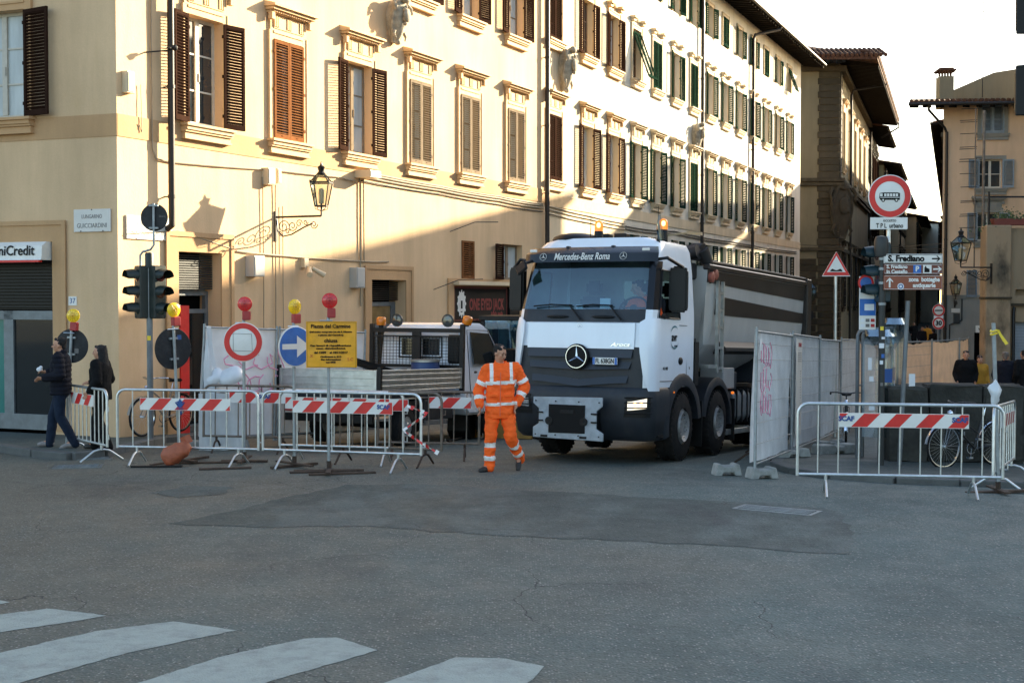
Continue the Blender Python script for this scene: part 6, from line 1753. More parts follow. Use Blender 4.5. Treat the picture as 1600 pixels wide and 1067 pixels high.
# ================================================================== SITE BARRIERS
def barrier(label, p0, p1, h=1.08, metal='galv', n=8, board=None, feet='galv', text=None, group='crowd barriers closing the road', bz=(.82, 1.0), rust=False, lean=0.0, tdir=1, boardm=('sign_white', 'sign_red')):
    p0, p1 = Vector((p0[0], p0[1], 0)), Vector((p1[0], p1[1], 0))
    d = p1 - p0; L = d.length; a = atan2(d.y, d.x)
    z0, z1 = gz(p0.x, p0.y), gz(p1.x, p1.y)
    t = thing('crowd_barrier', label, 'barrier', (p0.x, p0.y, z0), rot=(lean, -atan2(z1 - z0, L), a), group=group)
    r = .021; zb, zt, cr = .24, h, .13
    pts = [(0, 0, zb)] + [(0, 0, zt - cr)] + [(cr - cr * cos(R(x)), 0, zt - cr + cr * sin(R(x))) for x in (22, 45, 68, 90)]
    pts += [(L - cr + cr * sin(R(x)), 0, zt - cr + cr * cos(R(x))) for x in (0, 22, 45, 68, 90)] + [(L, 0, zb)]
    MB().tube(pts, r, 10).build('top_rail', metal, t, smooth=50)
    MB().tube([(0.018, 0, zb + .02), (L - .018, 0, zb + .02)], .018, 8).build('bottom_rail', metal, t, smooth=50)
    pk_ = cached(('picket', h, metal), lambda: MB().tube([(0, 0, zb + .02), (0, 0, zt - .01)], .0105, 6).mesh('picket', metal, smooth=60))
    for i in range(n): put(pk_, 'picket', t, (L * (i + 1) / (n + 1), 0, 0))
    lg_ = cached(('bleg', feet), lambda: MB().tube([(0, 0, .26), (0, 0, .17)], .021, 8).tube([(0, -.34, .012), (0, -.13, .16), (0, -.05, .18), (0, .05, .18), (0, .13, .16), (0, .34, .012)], .017, 8).mesh('leg', feet, smooth=50))
    for x in (L * .14, L * .86): put(lg_, 'leg', t, (x, 0, 0), rz=R(random.uniform(-6, 6)))
    hk = MB().tube([(L + .02, 0, zt - .32), (L + .06, 0, zt - .32), (L + .06, 0, zt - .25)], .009, 6).tube([(L + .02, 0, zb + .12), (L + .06, 0, zb + .12), (L + .06, 0, zb + .19)], .009, 6).mesh('hook', metal)
    tag(put(hk, 'hooks', t), kind='stuff')
    if board:
        x0, x1 = board[0] * L, board[1] * L; b0, b1 = bz
        bd_ = MB().box(x0, x1, -.032, -.022, b0, b1).build('board', boardm[0], t)
        sw_ = .20; sl = .16 * tdir; x = x0 - .25; k = 0
        sm = MB()
        def clip(poly, xa, xb):
            for s, lim in ((1, xa), (-1, xb)):
                out = []
                for i in range(len(poly)):
                    p, q = poly[i], poly[(i + 1) % len(poly)]
                    ip, iq = s * (p[0] - lim) >= 0, s * (q[0] - lim) >= 0
                    if ip: out.append(p)
                    if ip != iq:
                        tt = (lim - p[0]) / (q[0] - p[0]); out.append((lim, p[1] + (q[1] - p[1]) * tt))
                poly = out
                if not poly: return poly
            return poly
        while x < x1 + .3:
            pl_ = clip([(x, b0 + .006), (x + sw_, b0 + .006), (x + sw_ + sl, b1 - .006), (x + sl, b1 - .006)], x0 + .006, x1 - .006)
            if len(pl_) >= 3: sm.add([(p[0], -.0345, p[1]) for p in pl_], [tuple(range(len(pl_)))])
            x += sw_ * 2
        sm.build('red_stripes', boardm[1], bd_)
        if text:
            for s_, fx_ in text: lettering(bd_, s_, .085, 'print_blue', x0 + (x1 - x0) * fx_, -.038, (b0 + b1) / 2 + .015, bold=.004)
    return t
g2 = lambda u, v: G(u, v)
# left-hand group
B_a = barrier('short bent galvanised barrier at the far left behind a leaning sign pole', g2(106, 707), g2(168, 723), 1.10, n=9, board=(.16, .72))
B_b = barrier('galvanised barrier with striped board and a blue lily stamp beside the sandbag', g2(184, 724), g2(404, 729), 1.12, n=8, board=(.17, .81), feet='galv', text=None)
put(MB().add([(0, 0, 0), (.05, 0, .07), (0, 0, .15), (-.05, 0, .07)], [(0, 1, 2, 3)]).tube([(-.02, 0, .02), (-.07, 0, .09), (-.03, 0, .10)], .010, 5).tube([(.02, 0, .02), (.07, 0, .09), (.03, 0, .10)], .010, 5).mesh('lily_stamp', 'print_blue'), 'lily_stamp', B_b, (1.02, -.040, .85))
lettering(B_b, 'CIRIF', .05, 'print_blue', 1.02, -.040, .84)
B_c = barrier('front galvanised barrier with the cleanest striped board, between blue arrow and worker', g2(411, 729), g2(658, 738), 1.12, n=8, board=(.20, .83), text=[('SCAF', .91)])
B_d = barrier('galvanised barrier stacked close behind the front one, its board hidden', g2(437, 721), g2(630, 727), 1.10, n=8, board=(.05, .9))
B_e = barrier('rusty barrier with striped board and tape knotted to its right end', g2(512, 722), g2(690, 730), 1.10, 'rust_pipe', n=8, board=(.05, .72), feet='rust', text=[('SCAF', .3)])
B_f = barrier('rusty barrier with faded striped board just left of the orange worker', g2(590, 716), g2(748, 719), 1.08, 'rust_pipe', n=7, board=(.5, .92), feet='rust')
B_g = barrier('rusty barrier in front of the white sheeting and pale bags', g2(318, 705), g2(462, 708), 1.10, 'rust_pipe', n=7, board=(.28, .98), feet='rust', text=[('SCAF', .55)])
# right-hand group
B_h = barrier('big clean barrier with blue marks on both ends of its striped board, right', g2(1245, 772), g2(1566, 778), 1.16, n=9, board=(.20, .83), bz=(.87, 1.05), text=[('SCAF', .055), ('SCAF', .93)])
B_i = barrier('narrow barrier seen almost end on at the far right edge', g2(1551, 772), g2(1584, 742), 1.12, n=9, board=(.25, .85), boardm=('sign_white', 'lamp_box_red'))
B_j = barrier('rusty barrier end between the tipper truck and the wire fence', g2(1177, 728), g2(1197, 706), 1.12, 'rust_pipe', n=6, feet='rust')

mk('lens_yellow_rib', (.55, .30, .01), .3); mk('lens_red_rib', (.36, .012, .012), .3)
# ================================================================== TEMPORARY SIGNS ON THEIR STANDS
def stand(base, h, rz, label, name, cat='road sign', lens=None, plank=(.9, .14), tilt=(0, 0), group=None, pole_m='galv_dull', crossbar=True):
    t = thing(name, label, cat, base, rot=(tilt[0], tilt[1], rz), group=group)
    MB().tube([(0, 0, .02), (0, 0, h)], .024, 10).build('pole', pole_m, t, smooth=50)
    if plank:
        b = MB().box(-plank[0] / 2, plank[0] / 2, -.04, .04, .0, .035).box(-.035, .035, -plank[1] * 2.2, plank[1] * 2.2, .0355, .06)
        b.tube([(0, 0, .05), (0, 0, .16)], .033, 8); b.build('base', 'rust', t)
    if lens:
        MB().box(-.065, .055, -.05, .05, h - .01, h + .13).build('lamp_box', 'lamp_box_red', t, loc=(.05, 0, 0), bevel=.012)
        MB().tube([(-.12, -.03, h - .05), (.06, -.03, h - .05)], .010, 6).build('bracket', 'galv', t)
        l = MB().lathe([(.0001, -.034), (.035, -.033), (.04, -.028), (.07, -.026), (.076, -.021), (.096, -.014), (.102, 0), (.096, .014), (.07, .026), (.0001, .034)], 24, M=Matrix.Translation((.02, 0, h + .235)) @ FRONT)
        l.tube([(.02 + cos(2 * pi * i / 24) * .103, 0, h + .235 + sin(2 * pi * i / 24) * .103) for i in range(24)], .010, 6, closed=True)
        wl_ = l.build('warning_lamp', lens, t, smooth=40)
        lr = MB()
        for q in (.045, .072): lr.tube([(.02 + cos(2 * pi * i / 20) * q, -.030 if q < .05 else -.022, h + .235 + sin(2 * pi * i / 20) * q) for i in range(20)], .0035, 4, closed=True)
        for a in range(0, 180, 30): lr.tube([(.02 + cos(R(a)) * .09, -.024, h + .235 + sin(R(a)) * .09), (.02, -.036, h + .235), (.02 - cos(R(a)) * .09, -.024, h + .235 - sin(R(a)) * .09)], .0025, 4)
        tag(lr.build('lens_ribs', lens + '_rib', wl_), kind='stuff')
    return t
def disc(parent, r, z, face, back='sign_back', y=-.035, rim=True):
    mb = MB().lathe([(.0001, 0), (r, 0), (r, .012), (r - .006, .016), (.0001, .016)], 40, M=Matrix.Translation((0, y, z)) @ FRONT)
    o = mb.build('sign_disc', back if face is None else face, parent, smooth=40)
    return o
def ring(parent, name, r0, r1, z, y, m, n=40):
    return MB().lathe([(r0, 0), (r1, 0), (r1, .0015), (r0, .0015)], n, M=Matrix.Translation((0, y, z)) @ FRONT, close=True).build(name, m, parent)

def back_of(t, r, z, y, m='sign_back'):
    """a sign seen from behind: dark plate, clamps, stickers, front ring on the far side"""
    o = MB().lathe([(.0001, 0), (r, 0), (r + .006, .008), (r, .016), (.0001, .016)], 40, M=Matrix.Translation((0, y, z)) @ FRONT).build('sign_disc', m, t, smooth=40)
    for zz_ in (-.5, .5): MB().box(-.07, .07, y - .05, y - .016, z + zz_ * r - .015, z + zz_ * r + .015).build('clamp', 'galv_dull', o)
    ring(o, 'front_ring', r * .72, r * .98, z, y + .003, 'sign_red')
    MB().lathe([(.0001, 0), (r * .72, 0), (r * .72, .001), (.0001, .001)], 30, M=Matrix.Translation((0, y + .0015, z)) @ FRONT).build('front_field', 'sign_white', o)
    return o
b1 = G(104, 704)
s1 = stand(b1, 1.98, R(-6), 'dark back of a round sign on a leaning pole with yellow lamp, farthest left', 'temporary_sign', lens='lens_yellow', tilt=(R(-1), R(2.6)), plank=None)
back_of(s1, .275, 1.72, .05)
MB().box(.05, .12, .0335, .0345, 1.60, 1.68).build('sticker', 'print_grey', s1); 
b2 = G(281, 722)
s2 = stand(b2, 2.08, R(46), 'dark back of a round sign with yellow lamp above the orange sandbag', 'temporary_sign', lens='lens_yellow', tilt=(0, R(-2.6)), plank=(1.0, .2))
back_of(s2, .31, 1.73, .05)
MB().box(.08, .15, .0335, .0345, 1.86, 1.93).build('sticker', 'print_blue', s2); MB().box(.02, .06, -.0265, -.0245, .72, .78).build('sticker', 'print_blue', s2)
b3 = G(382, 722)
s3 = stand(b3, 2.17, R(0), 'round red and cream no entry for vehicles sign with red lamp on top', 'temporary_sign', lens='lens_red', plank=(.70, .2))
disc(s3, .30, 1.83, 'sign_white'); ring(s3, 'red_ring', .205, .288, 1.83, -.053, 'sign_red')
MB().tube([(-.15, -.053, 1.70), (-.15, -.053, 1.96), (.13, -.053, 1.95), (.14, -.053, 1.69)], .004, 4, closed=True).build('scuff', 'print_grey', s3)
b4 = G(460, 729)
s4 = stand(b4, 2.13, R(44), 'round blue sign with white arrow pointing right and yellow lamp', 'temporary_sign', lens='lens_yellow', plank=(.8, .2))
disc(s4, .30, 1.78, 'sign_white'); MB().lathe([(.0001, 0), (.285, 0), (.285, .001), (.0001, .001)], 40, M=Matrix.Translation((0, -.0525, 1.78)) @ FRONT).build('blue_field', 'sign_blue', s4)
MB().prism([(-.24, 1.74), (.02, 1.74), (.02, 1.62), (.25, 1.78), (.02, 1.94), (.02, 1.82), (-.24, 1.82)], -.0555, -.054, 'xz').build('arrow', 'sign_white', s4)
b5 = G(514, 737)
s5 = stand(b5, 2.22, R(6), 'yellow notice board announcing the closed square, with red lamp on top', 'temporary_sign', lens='lens_red', plank=(1.0, .25))
yb = MB(); gr_ = []
rnd = random.Random(11)
for j in range(9):
    gr_.append([(-.36 + .72 * i / 10, -.04 + .010 * sin(i * .9 + j * .5) + rnd.uniform(-.003, .003), 1.50 + .66 * j / 8) for i in range(11)])
yb.grid(gr_); yb.grid([[(x, y + .012, z) for x, y, z in r][::-1] for r in gr_])
ybo = yb.build('notice_board', 'sign_yellow', s5, loc=(.045, 0, 0), smooth=60)
for s_, sz, z, w in (('Piazza del Carmine', .075, 2.09, .56), ('(nel tratto compreso tra via S. Monaca', .03, 2.01, .60), ('e piazza del Carmine)', .03, 1.965, .36), ('chiusa', .075, 1.885, .19), ('Per lavori di riqualificazione', .032, 1.815, .58), ('con deviazione', .032, 1.775, .42), ('dal 12/09    al 18/11/2017', .042, 1.715, .48), ('Ordinanza n. 812', .03, 1.655, .30), ('Per informazioni', .03, 1.615, .28), ('tel 055', .03, 1.575, .14)):
    lettering(s5, s_, sz, 'print_black', .045 - .01, -.058, z, width=w, bold=.002)
lettering(s5, 'X', .06, 'print_red', -.24, -.058, 1.665); lettering(s5, 'S.C', .06, 'print_red', .31, -.058, 1.615)
MB().tube([(x, -.057, z) for x, z in ((-.30, 1.515), (.39, 1.50), (.395, 2.145), (-.30, 2.15))], .003, 4, closed=True).build('border_line', 'print_black', s5)
# loose steel base bars on the asphalt
for k, (u, v, L, a, lab) in enumerate(((318, 724, .85, 8, 'flat rusty base bar beside the sandbag'), (352, 733, .75, 14, 'flat rusty base bar below the red ringed sign'), (505, 738, .95, 12, 'flat rusty base bar under the blue arrow sign'), (535, 741, .95, 16, 'flat rusty base bar nearest the camera by the yellow board'), (245, 730, .75, 2, 'flat black base bar under the orange sandbag'))):
    p = G(u, v); o = MB().box(-L / 2, L / 2, -.045, .045, 0, .028).build('base_bar', 'rust' if k < 4 else 'truck_black', None, p, R(a), bevel=.004); tag(o, lab, 'base bar', 'loose base bars')
# sandbag
sbp = G(276, 728)
sg_ = MB(); rnd = random.Random(2)
sg_.ell((0, 0, 0), 1.0, 26, 16)
def bag_(p):
    sq = lambda v, e: abs(v) ** e * (1 if v >= 0 else -1)
    x, y, z = sq(p[0], .55), p[1], sq(p[2], .60)
    x, z = x * .235, z * .135 * (1 - .22 * x) + .012 * sin(x * 9 + y * 3)
    y = y * .12 * (1 + .1 * sin(x * 5)) + .010 * sin(z * 16 + x * 7)
    c, s_ = cos(R(30)), sin(R(30)); X, Z = x * c - z * s_, x * s_ + z * c
    return (X, y, max(.012, Z + .20))
sg_.v = [bag_(p) for p in sg_.v]
sbg = tag(thing('sandbag', None, None, sbp, R(-4)), 'orange plastic sandbag slumped over the foot of a sign pole', 'sandbag')
sg_.build('bag', 'sandbag', sbg, smooth=70)
fl = MB(); fl.grid([[(.10 + x * .075 - z * .05, -.02 + .02 * sin(x * 4 + z), .31 + z * .11 + .03 * x) for x in (0, .5, 1, 1.5, 2)] for z in (0, .5, 1)]); fl.build('neck_flap', 'sandbag', sbg, smooth=60)
# knotted red and white tape
tp = MB(); tq = [G(654, 738) + Vector((0, -.05, 1.05)), G(690, 735) + Vector((0, -.02, .85)), G(632, 735) + Vector((.0, -.05, .62)), G(668, 737) + Vector((0, -.05, .42)), G(680, 735) + Vector((0, -.03, .15))]
tq = [at(636, 634, 19.2), at(668, 646, 19.15), at(630, 672, 19.12), at(655, 690, 19.1), at(685, 708, 19.2)]
tape = thing('warning_tape', 'crumpled red and white warning tape hanging from the barrier end', 'tape', tq[0])
for i, (a, b) in enumerate(zip(tq[:-1], tq[1:])):
    n = 6
    for k in range(n):
        p, q = a.lerp(b, k / n) - tq[0], a.lerp(b, (k + 1) / n) - tq[0]
        w = Vector((.016 * sin(i * 2 + k * 1.7), .02 * cos(k * 1.3), .018 + .008 * sin(k * 2.1 + i)))
        MB().add([p - w, q - w, q + w, p + w, p - w + Vector((0, .003, 0)), q - w + Vector((0, .003, 0)), q + w + Vector((0, .003, 0)), p + w + Vector((0, .003, 0))], [(0, 1, 2, 3), (7, 6, 5, 4), (0, 4, 5, 1), (3, 2, 6, 7)]).build('tape_piece', 'sign_red' if (k + i) % 2 else 'sign_white', tape)

# ================================================================== WIRE FENCE PANELS
def fence_panel(label, p0, p1, h=2.0, cloth='tarp_white', group='sheeted wire fence panels', sag=.05, seed=1, mesh_=True, tear=None, z0=None):
    p0, p1 = Vector((p0[0], p0[1], 0)), Vector((p1[0], p1[1], 0)); d = p1 - p0; L = d.length
    za, zb_ = gz(p0.x, p0.y) + .06, gz(p1.x, p1.y) + .06
    t = thing('fence_panel', label, 'fence panel', (p0.x, p0.y, za), rot=(0, -atan2(zb_ - za, L), atan2(d.y, d.x)), group=group)
    fr = MB().tube([(0.03, 0, .04), (.03, 0, h + .06)], .021, 8).tube([(L - .03, 0, .04), (L - .03, 0, h + .06)], .021, 8).tube([(.03, 0, h), (L - .03, 0, h)], .017, 8).tube([(.03, 0, .14), (L - .03, 0, .14)], .017, 8)
    fr.build('frame', 'galv_dull', t, smooth=50)
    if mesh_:
        m = MB(); n = int(L / .11)
        for i in range(n): x = .05 + (L - .1) * (i + .5) / n; m.tube([(x, -.010, .14), (x, -.010, h)], .0022, 3)
        for z in (.42, .72, 1.02, 1.32, 1.62, 1.85): m.tube([(.03, -.013, z), (L - .03, -.013, z)], .0045, 3)
        tag(m.build('wire_mesh', 'pole_grey', t), kind='stuff')
    rnd = random.Random(seed); ph = [rnd.uniform(0, 6) for _ in range(6)]
    nx, nz = 28, 12; rows = []
    for j in range(nz + 1):
        v = j / nz; row = []
        for i in range(nx + 1):
            u = i / nx
            y = .012 + .022 * (sin(u * 17 + ph[0] + v * 2) * .5 + .5) + .025 * sin(u * 6 + ph[1]) * sin(v * 3 + ph[2]) + .02
            z = .16 + (h - .14) * v - sag * (sin(pi * u) * (v > .99)) * .6 + .012 * sin(u * 30 + ph[3]) * (v > .99)
            row.append((.02 + (L - .04) * u, y, z))
        rows.append(row)
    MB().grid(rows).build('sheeting', cloth, t, smooth=60)
    return t
def foot_block(p, rz, label, L=.62, w=.24, h=.14):
    t = thing('concrete_foot', label, 'fence foot', p, rz, 'concrete fence feet')
    pr = [(-L / 2, 0), (-L / 2 + .04, h), (-.10, h), (-.09, h - .03), (.09, h - .03), (.10, h), (L / 2 - .04, h), (L / 2, 0), (.10, 0), (.08, .05), (-.08, .05), (-.10, 0)]
    MB().prism(pr, -w / 2, w / 2, 'xz').build('block', 'concrete', t, bevel=.012)
    return t
FP = [Vector((3.42, 19.35, 0)) + fence_dir * 3.5 * i for i in range(5)]
FP[0] = Vector((3.42, 19.35, 0))
fl_ = ['white sheeted fence panel with pink graffiti beside the tipper truck', 'white sheeted fence panel with a printed notice banner', 'white sheeted fence panel behind the triangular sign pole', 'white sheeted fence panel beside the parked bicycle handlebars']
fps = []
for i in range(4): fps.append(fence_panel(fl_[i], FP[i], FP[i + 1], 2.02 + .03 * (i % 2), seed=i + 1))
def scribble(parent, x0, z0, w, h, seed, m='print_pink', y=-.016, r=.012, n=7):
    rnd = random.Random(seed)
    for k in range(n):
        cx = x0 + w * (k + .5) / n; pts = []
        for i in range(9):
            a = i / 8 * rnd.uniform(3.5, 6.0) + k
            pts.append((cx + cos(a) * w / n * .7, y, z0 + h * (.5 + .42 * sin(a + rnd.uniform(-.3, .3))) + rnd.uniform(-.05, .05)))
        MB().tube(pts, r, 4).build('graffiti_stroke', m, parent)
for k in range(3): scribble(fps[0], .35, .78 + k * .36, .9, .38, 30 + k, n=4, r=.006)
bnr = MB().box(.25, .95, -.022, -.018, .35, 1.98).build('printed_banner', mat('banner', (.60, .58, .53), .8, var=.05), fps[1])
for i in range(16): MB().box(.75, .75 + random.uniform(.02, .06), -.0245, -.0225, .75 + i * .045, .775 + i * .045).build('print_line', 'print_grey', bnr)
for i in range(5): MB().box(.45, .88, -.0245, -.0225, 1.60 + i * .035, 1.612 + i * .035).build('print_line', 'print_grey', bnr)
lettering(bnr, 'COMUNE', .10, 'print_red', .68, -.024, 1.88, width=.36)
for i in range(6): MB().box(.36 + i * .07, .42 + i * .07, -.0245, -.0225, .52, .60 + .06 * (i % 3)).build('skyline_mark', 'print_red' if i % 2 else 'print_blue', bnr)
for fp in (fps[0], fps[1]): MB().box(.22, .36, -.021, -.017, 1.75, 1.92).build('sticker', 'paper', fp)
bp_ = [FP[4]] + [Vector(p + (0,)) for p in ((9.95, 35.5), (11.75, 38.5), (13.5, 41.5), (14.35, 43.2))]
for i, lab in enumerate(('beige sheeted fence panel nearest the stone parapet', 'beige sheeted fence panel behind the grey sign post', 'beige sheeted fence panel behind the man in black', 'last beige sheeted fence panel meeting the plaster pillar')):
    fence_panel(lab, bp_[i], bp_[i + 1], 1.98, 'tarp_beige', seed=20 + i, group='beige sheeted fence panels', sag=.15, mesh_=i < 2)
foot_block(G(1135, 742), R(8), 'concrete block lying on the road left of the fence corner', .40, .26, .17)
foot_block(G(1190, 747), R(14), 'notched concrete foot under the first fence post', .42, .26, .16)
foot_block(FP[1] + Vector((0, 0, gz(*FP[1].xy) + .09)), R(20), 'notched concrete foot between the first two fence panels')
foot_block(FP[2] + Vector((.1, -.5, gz(*FP[2].xy) + .09)), R(30), 'notched concrete foot partly behind the big right barrier', .7)
foot_block(G(1305, 716) + Vector((0, 0, .09)), R(24), 'low concrete block on the pavement behind the big right barrier', .85, .3, .16)
# left site fence with slack white sheeting and stored bags
lf0, lf1, lf2 = G(312, 703), G(430, 697), G(568, 690)
pA_ = fence_panel('white sheeted fence panel with large pink graffiti behind the red ringed sign', lf0, lf1 , 2.0, seed=41, mesh_=False)
pB_ = fence_panel('white sheeted fence panel behind the yellow notice board', lf1, lf2, 2.0, seed=42, mesh_=False)
for k, (x, z, w, h) in enumerate(((.50, 1.25, 1.25, .40), (.75, .85, 1.0, .36))): scribble(pA_, x, z, w, h, 50 + k, r=.013, n=4)
wc = MB(); rows = []
for j in range(9):
    v = j / 8; rows.append([(.02 + (.12 + .42 * (1 - v) ** 1.5) * u, -.05 - .10 * sin(pi * u) * (1 - v) - .03 * sin(u * 9 + j), .30 + 1.72 * v) for u in (0, .2, .4, .6, .8, 1)])
wc.grid(rows).build('loose_flap', 'tarp_white', pA_, smooth=60)
foot_block(G(334, 701), R(4), 'concrete foot under the white sheeting behind the barriers', 1.2, .3, .14)
for (u, v, r, lab) in ((333, 592, .20, 'round white plastic sack bulging on top of the stack, left of two'), (361, 590, .22, 'bigger white plastic sack bulging next to the red ringed sign pole')):
    p = at(u, v, 23.2); rnd = random.Random(u); mb = MB().ell((0, 0, 0), (r, r * .8, r * .72), 22, 12)
    mb.v = [(x * (1 + .06 * sin(5 * y * 9 + z * 11)), y, z + .03 * sin(x * 14) + .03 * cos(y * 17)) for x, y, z in mb.v]
    o = mb.build('plastic_sack', 'plastic_white', None, p, smooth=80); tag(o, lab, 'sack', 'white plastic sacks')
stk = thing('pallet_stack', 'stack of sheeted pallets under the white sacks behind the barrier', 'pallet stack', Vector((at(350, 600, 23.3).x, 23.3, gz(-4.9, 23.3))))
MB().grid([[(-.36 + .72 * i / 14, -.32 + .03 * sin(i * 1.3 + j * .4) * (1 - j / 9), .02 + .95 * j / 8) for i in range(15)] for j in range(9)]).grid([[(-.36 + .72 * i / 14, -.32 + .6 * j, .97 + .02 * sin(i)) for i in range(15)] for j in (0, 1)]).build('sheet_cover', 'tarp_white', stk, smooth=60)
MB().box(-.33, .33, -.27, .27, 0, .93).build('pallets', 'grey_wood', stk)

# ================================================================== TRAFFIC LIGHT AND STREET SIGNS, LEFT
tlp = Vector((-6.32, 24.0, gz(-6.32, 24.0) + .11))
tl = thing('traffic_light', 'dark green traffic light with two heads and a round sign back on top', 'traffic light', tlp, 0)
MB().tube([(0, 0, 0), (0, 0, 3.05)], .055, 12).build('pole', 'pole_grey', tl, smooth=50)
MB().lathe([(.075, 2.98), (.075, 3.22), (.06, 3.25), (.0001, 3.25)], 12).build('pole_cap', 'signal_green', tl, smooth=40)
MB().box(-.03, .03, -.058, -.05, 1.72, 1.80).build('sticker', 'yellow_tape', tl)
def signal_head(parent, x, y, z, rz, lit=None, m='signal_green', n=3):
    h = MB().box(-.13, .13, -.02, .16, z, z + .29 * n + .05).build('signal_head', m, parent, (x, y, 0), rz, bevel=.02)
    for i in range(n):
        zc = z + .165 + .29 * i
        rows = []
        for yy in (-.018, -.12, -.24):
            rows.append([(cos(R(a)) * .118, yy if a not in (-25, 205) else yy, zc + sin(R(a)) * .118 + (-.02 if yy < -.2 else 0)) for a in range(-25 if yy > -.2 else 0, 206 if yy > -.2 else 181, 10 if yy > -.2 else 8)])
        k = min(len(r) for r in rows); rows = [[r[int(i2 * (len(r) - 1) / 22)] for i2 in range(23)] for r in rows]
        v = MB().grid(rows); v.grid([[(p[0] * .96, p[1], zc + (p[2] - zc) * .96) for p in r][::-1] for r in rows])
        v.build('visor', m, h, smooth=50)
        c = ('lens_green_off', 'lens_amber_off', 'lens_red_off')[i % 3]
        MB().lathe([(.0001, .02), (.06, .016), (.105, 0), (.112, -.006)][::-1], 20, M=Matrix.Translation((0, -.02, zc)) @ FRONT).build('signal_lens', c if lit != i else 'amber_lit', h, smooth=60)
    return h
mk('lens_green_off', (.012, .03, .025), .15); mk('lens_amber_off', (.06, .02, .008), .15); mk('lens_red_off', (.045, .008, .008), .15)
hA = signal_head(tl, -.19, -.03, 2.10, R(-52), None)
hB = signal_head(tl, .19, -.03, 2.10, R(52))
for z in (2.13, 2.95): MB().box(-.24, .24, -.03, .03, z - .018, z + .018).build('bracket', 'signal_green', tl)
MB().tube([(-.16, .02, 3.02), (-.16, .02, 3.20), (-.12, .02, 3.26), (.02, .02, 3.30), (.08, .02, 3.38), (.08, .02, 4.10)], .022, 8).build('sign_arm', 'galv_dull', tl, smooth=50)
bko = MB().lathe([(.0001, 0), (.235, 0), (.24, .008), (.235, .016), (.0001, .016)], 36, M=Matrix.Translation((.08, .07, 3.86)) @ FRONT).build('sign_disc', 'sign_back', tl, smooth=40)
for z in (3.66, 4.05): MB().box(.0, .16, -.005, .054, z, z + .03).build('clamp', 'galv_dull', tl)
lettering(bko, 'Sberq', .05, 'print_grey', .22, .052, 3.88)

# wall lantern on its scrolled bracket
def lantern_body(parent, loc, s=1.0):
    h = MB(); c = [(-1, -1), (1, -1), (1, 1), (-1, 1)]
    b0, b1, z0, z1, z2 = .115 * s, .20 * s, .0, .50 * s, .68 * s
    for (x, y) in c:
        h.bar((x * b0, y * b0, z0), (x * b1, y * b1, z1), .022 * s, .022 * s)
        h.bar((x * b1, y * b1, z1), (x * .07 * s, y * .07 * s, z2), .02 * s, .02 * s)
        h.lathe([(.012 * s, 0), (.018 * s, .03 * s), (.0001, .06 * s)], 6, M=Matrix.Translation((x * b1, y * b1, z1)))
    for b, z in ((b0, z0), (b1, z1)):
        for i in range(4):
            p, q = c[i], c[(i + 1) % 4]; h.bar((p[0] * b, p[1] * b, z), (q[0] * b, q[1] * b, z), .028 * s, .028 * s)
    h.lathe([(.09 * s, .66 * s), (.10 * s, .69 * s), (.06 * s, .74 * s), (.075 * s, .80 * s), (.085 * s, .83 * s), (.03 * s, .87 * s), (.015 * s, .93 * s), (.0001, .96 * s)], 12)
    h.lathe([(.0001, -.18 * s), (.02 * s, -.16 * s), (.02 * s, -.02 * s), (.06 * s, .0)], 10)
    for (x, y) in c: h.tube([(x * b0, y * b0, 0), (x * b0 * .95, y * b0 * .95, -.06 * s), (x * .02 * s, y * .02 * s, -.10 * s)], .008 * s, 5)
    o = h.build('lantern_frame', 'dark_iron', parent, loc, rz=R(20))
    g = MB()
    for i in range(4):
        p, q = c[i], c[(i + 1) % 4]
        g.quad((p[0] * b0, p[1] * b0, z0), (q[0] * b0, q[1] * b0, z0), (q[0] * b1, q[1] * b1, z1), (p[0] * b1, p[1] * b1, z1))
        g.quad((p[0] * b1, p[1] * b1, z1), (q[0] * b1, q[1] * b1, z1), (q[0] * .07 * s, q[1] * .07 * s, z2), (p[0] * .07 * s, p[1] * .07 * s, z2))
    g.build('lantern_glass', 'lantern_pane', o)
    MB().lathe([(.05 * s, .05 * s), (.06 * s, .12 * s), (.06 * s, .34 * s), (.03 * s, .38 * s)], 12).build('lamp', 'lantern_glass_frost', o)
    return o
MT['lantern_pane'] = glass('lantern_pane', (.86, .84, .76), .06, .05)
def scroll(c, r0, turns, sgn, n=22, y=0):
    return [(c[0] + cos(2 * pi * turns * i / n * sgn) * r0 * (1 - .8 * i / n), y, c[1] + sin(2 * pi * turns * i / n * sgn) * r0 * (1 - .8 * i / n)) for i in range(n)]
def wall_lantern(label, loc, rz, s=1.0, arm=1.1, group='wrought iron wall lanterns'):
    """bracket runs along local -y... built along local x from the wall"""
    t = thing('wall_lantern', label, 'street lamp', loc, rz, group)
    b = MB(); b.tube([(0, 0, 0), (arm, 0, 0)], .022, 8); b.box(-.0, .02, -.05, .05, -.5, .12)
    b.tube([(.03, 0, -.05), (.05, 0, -.28), (.18, 0, -.40), (.40, 0, -.36), (.70, 0, -.22), (.92, 0, -.14)], .016, 6)
    for c, r, tn, sg in (((.20, -.20), .14, 1.6, 1), ((.42, -.19), .11, 1.5, -1), ((.58, -.14), .08, 1.4, 1), ((.94, -.17), .09, 1.5, -1), ((.12, -.33), .06, 1.3, -1), ((.30, -.30), .06, 1.3, 1), ((.74, -.12), .06, 1.3, -1)):
        b.tube(scroll(c, r, tn, sg), .010, 5)
    b.tube([(arm, 0, .0), (arm, 0, .25)], .02, 6)
    b.build('bracket', 'dark_iron', t, smooth=50)
    lantern_body(t, (arm, 0, .20), s)
    return t
wl = C0 + dB * 4.8 + Vector((0, 0, 4.16))
wall_lantern('black iron lantern on a scrolled bracket on the sunny corner building', wl, atan2(nB.y, nB.x), .95, 1.12)
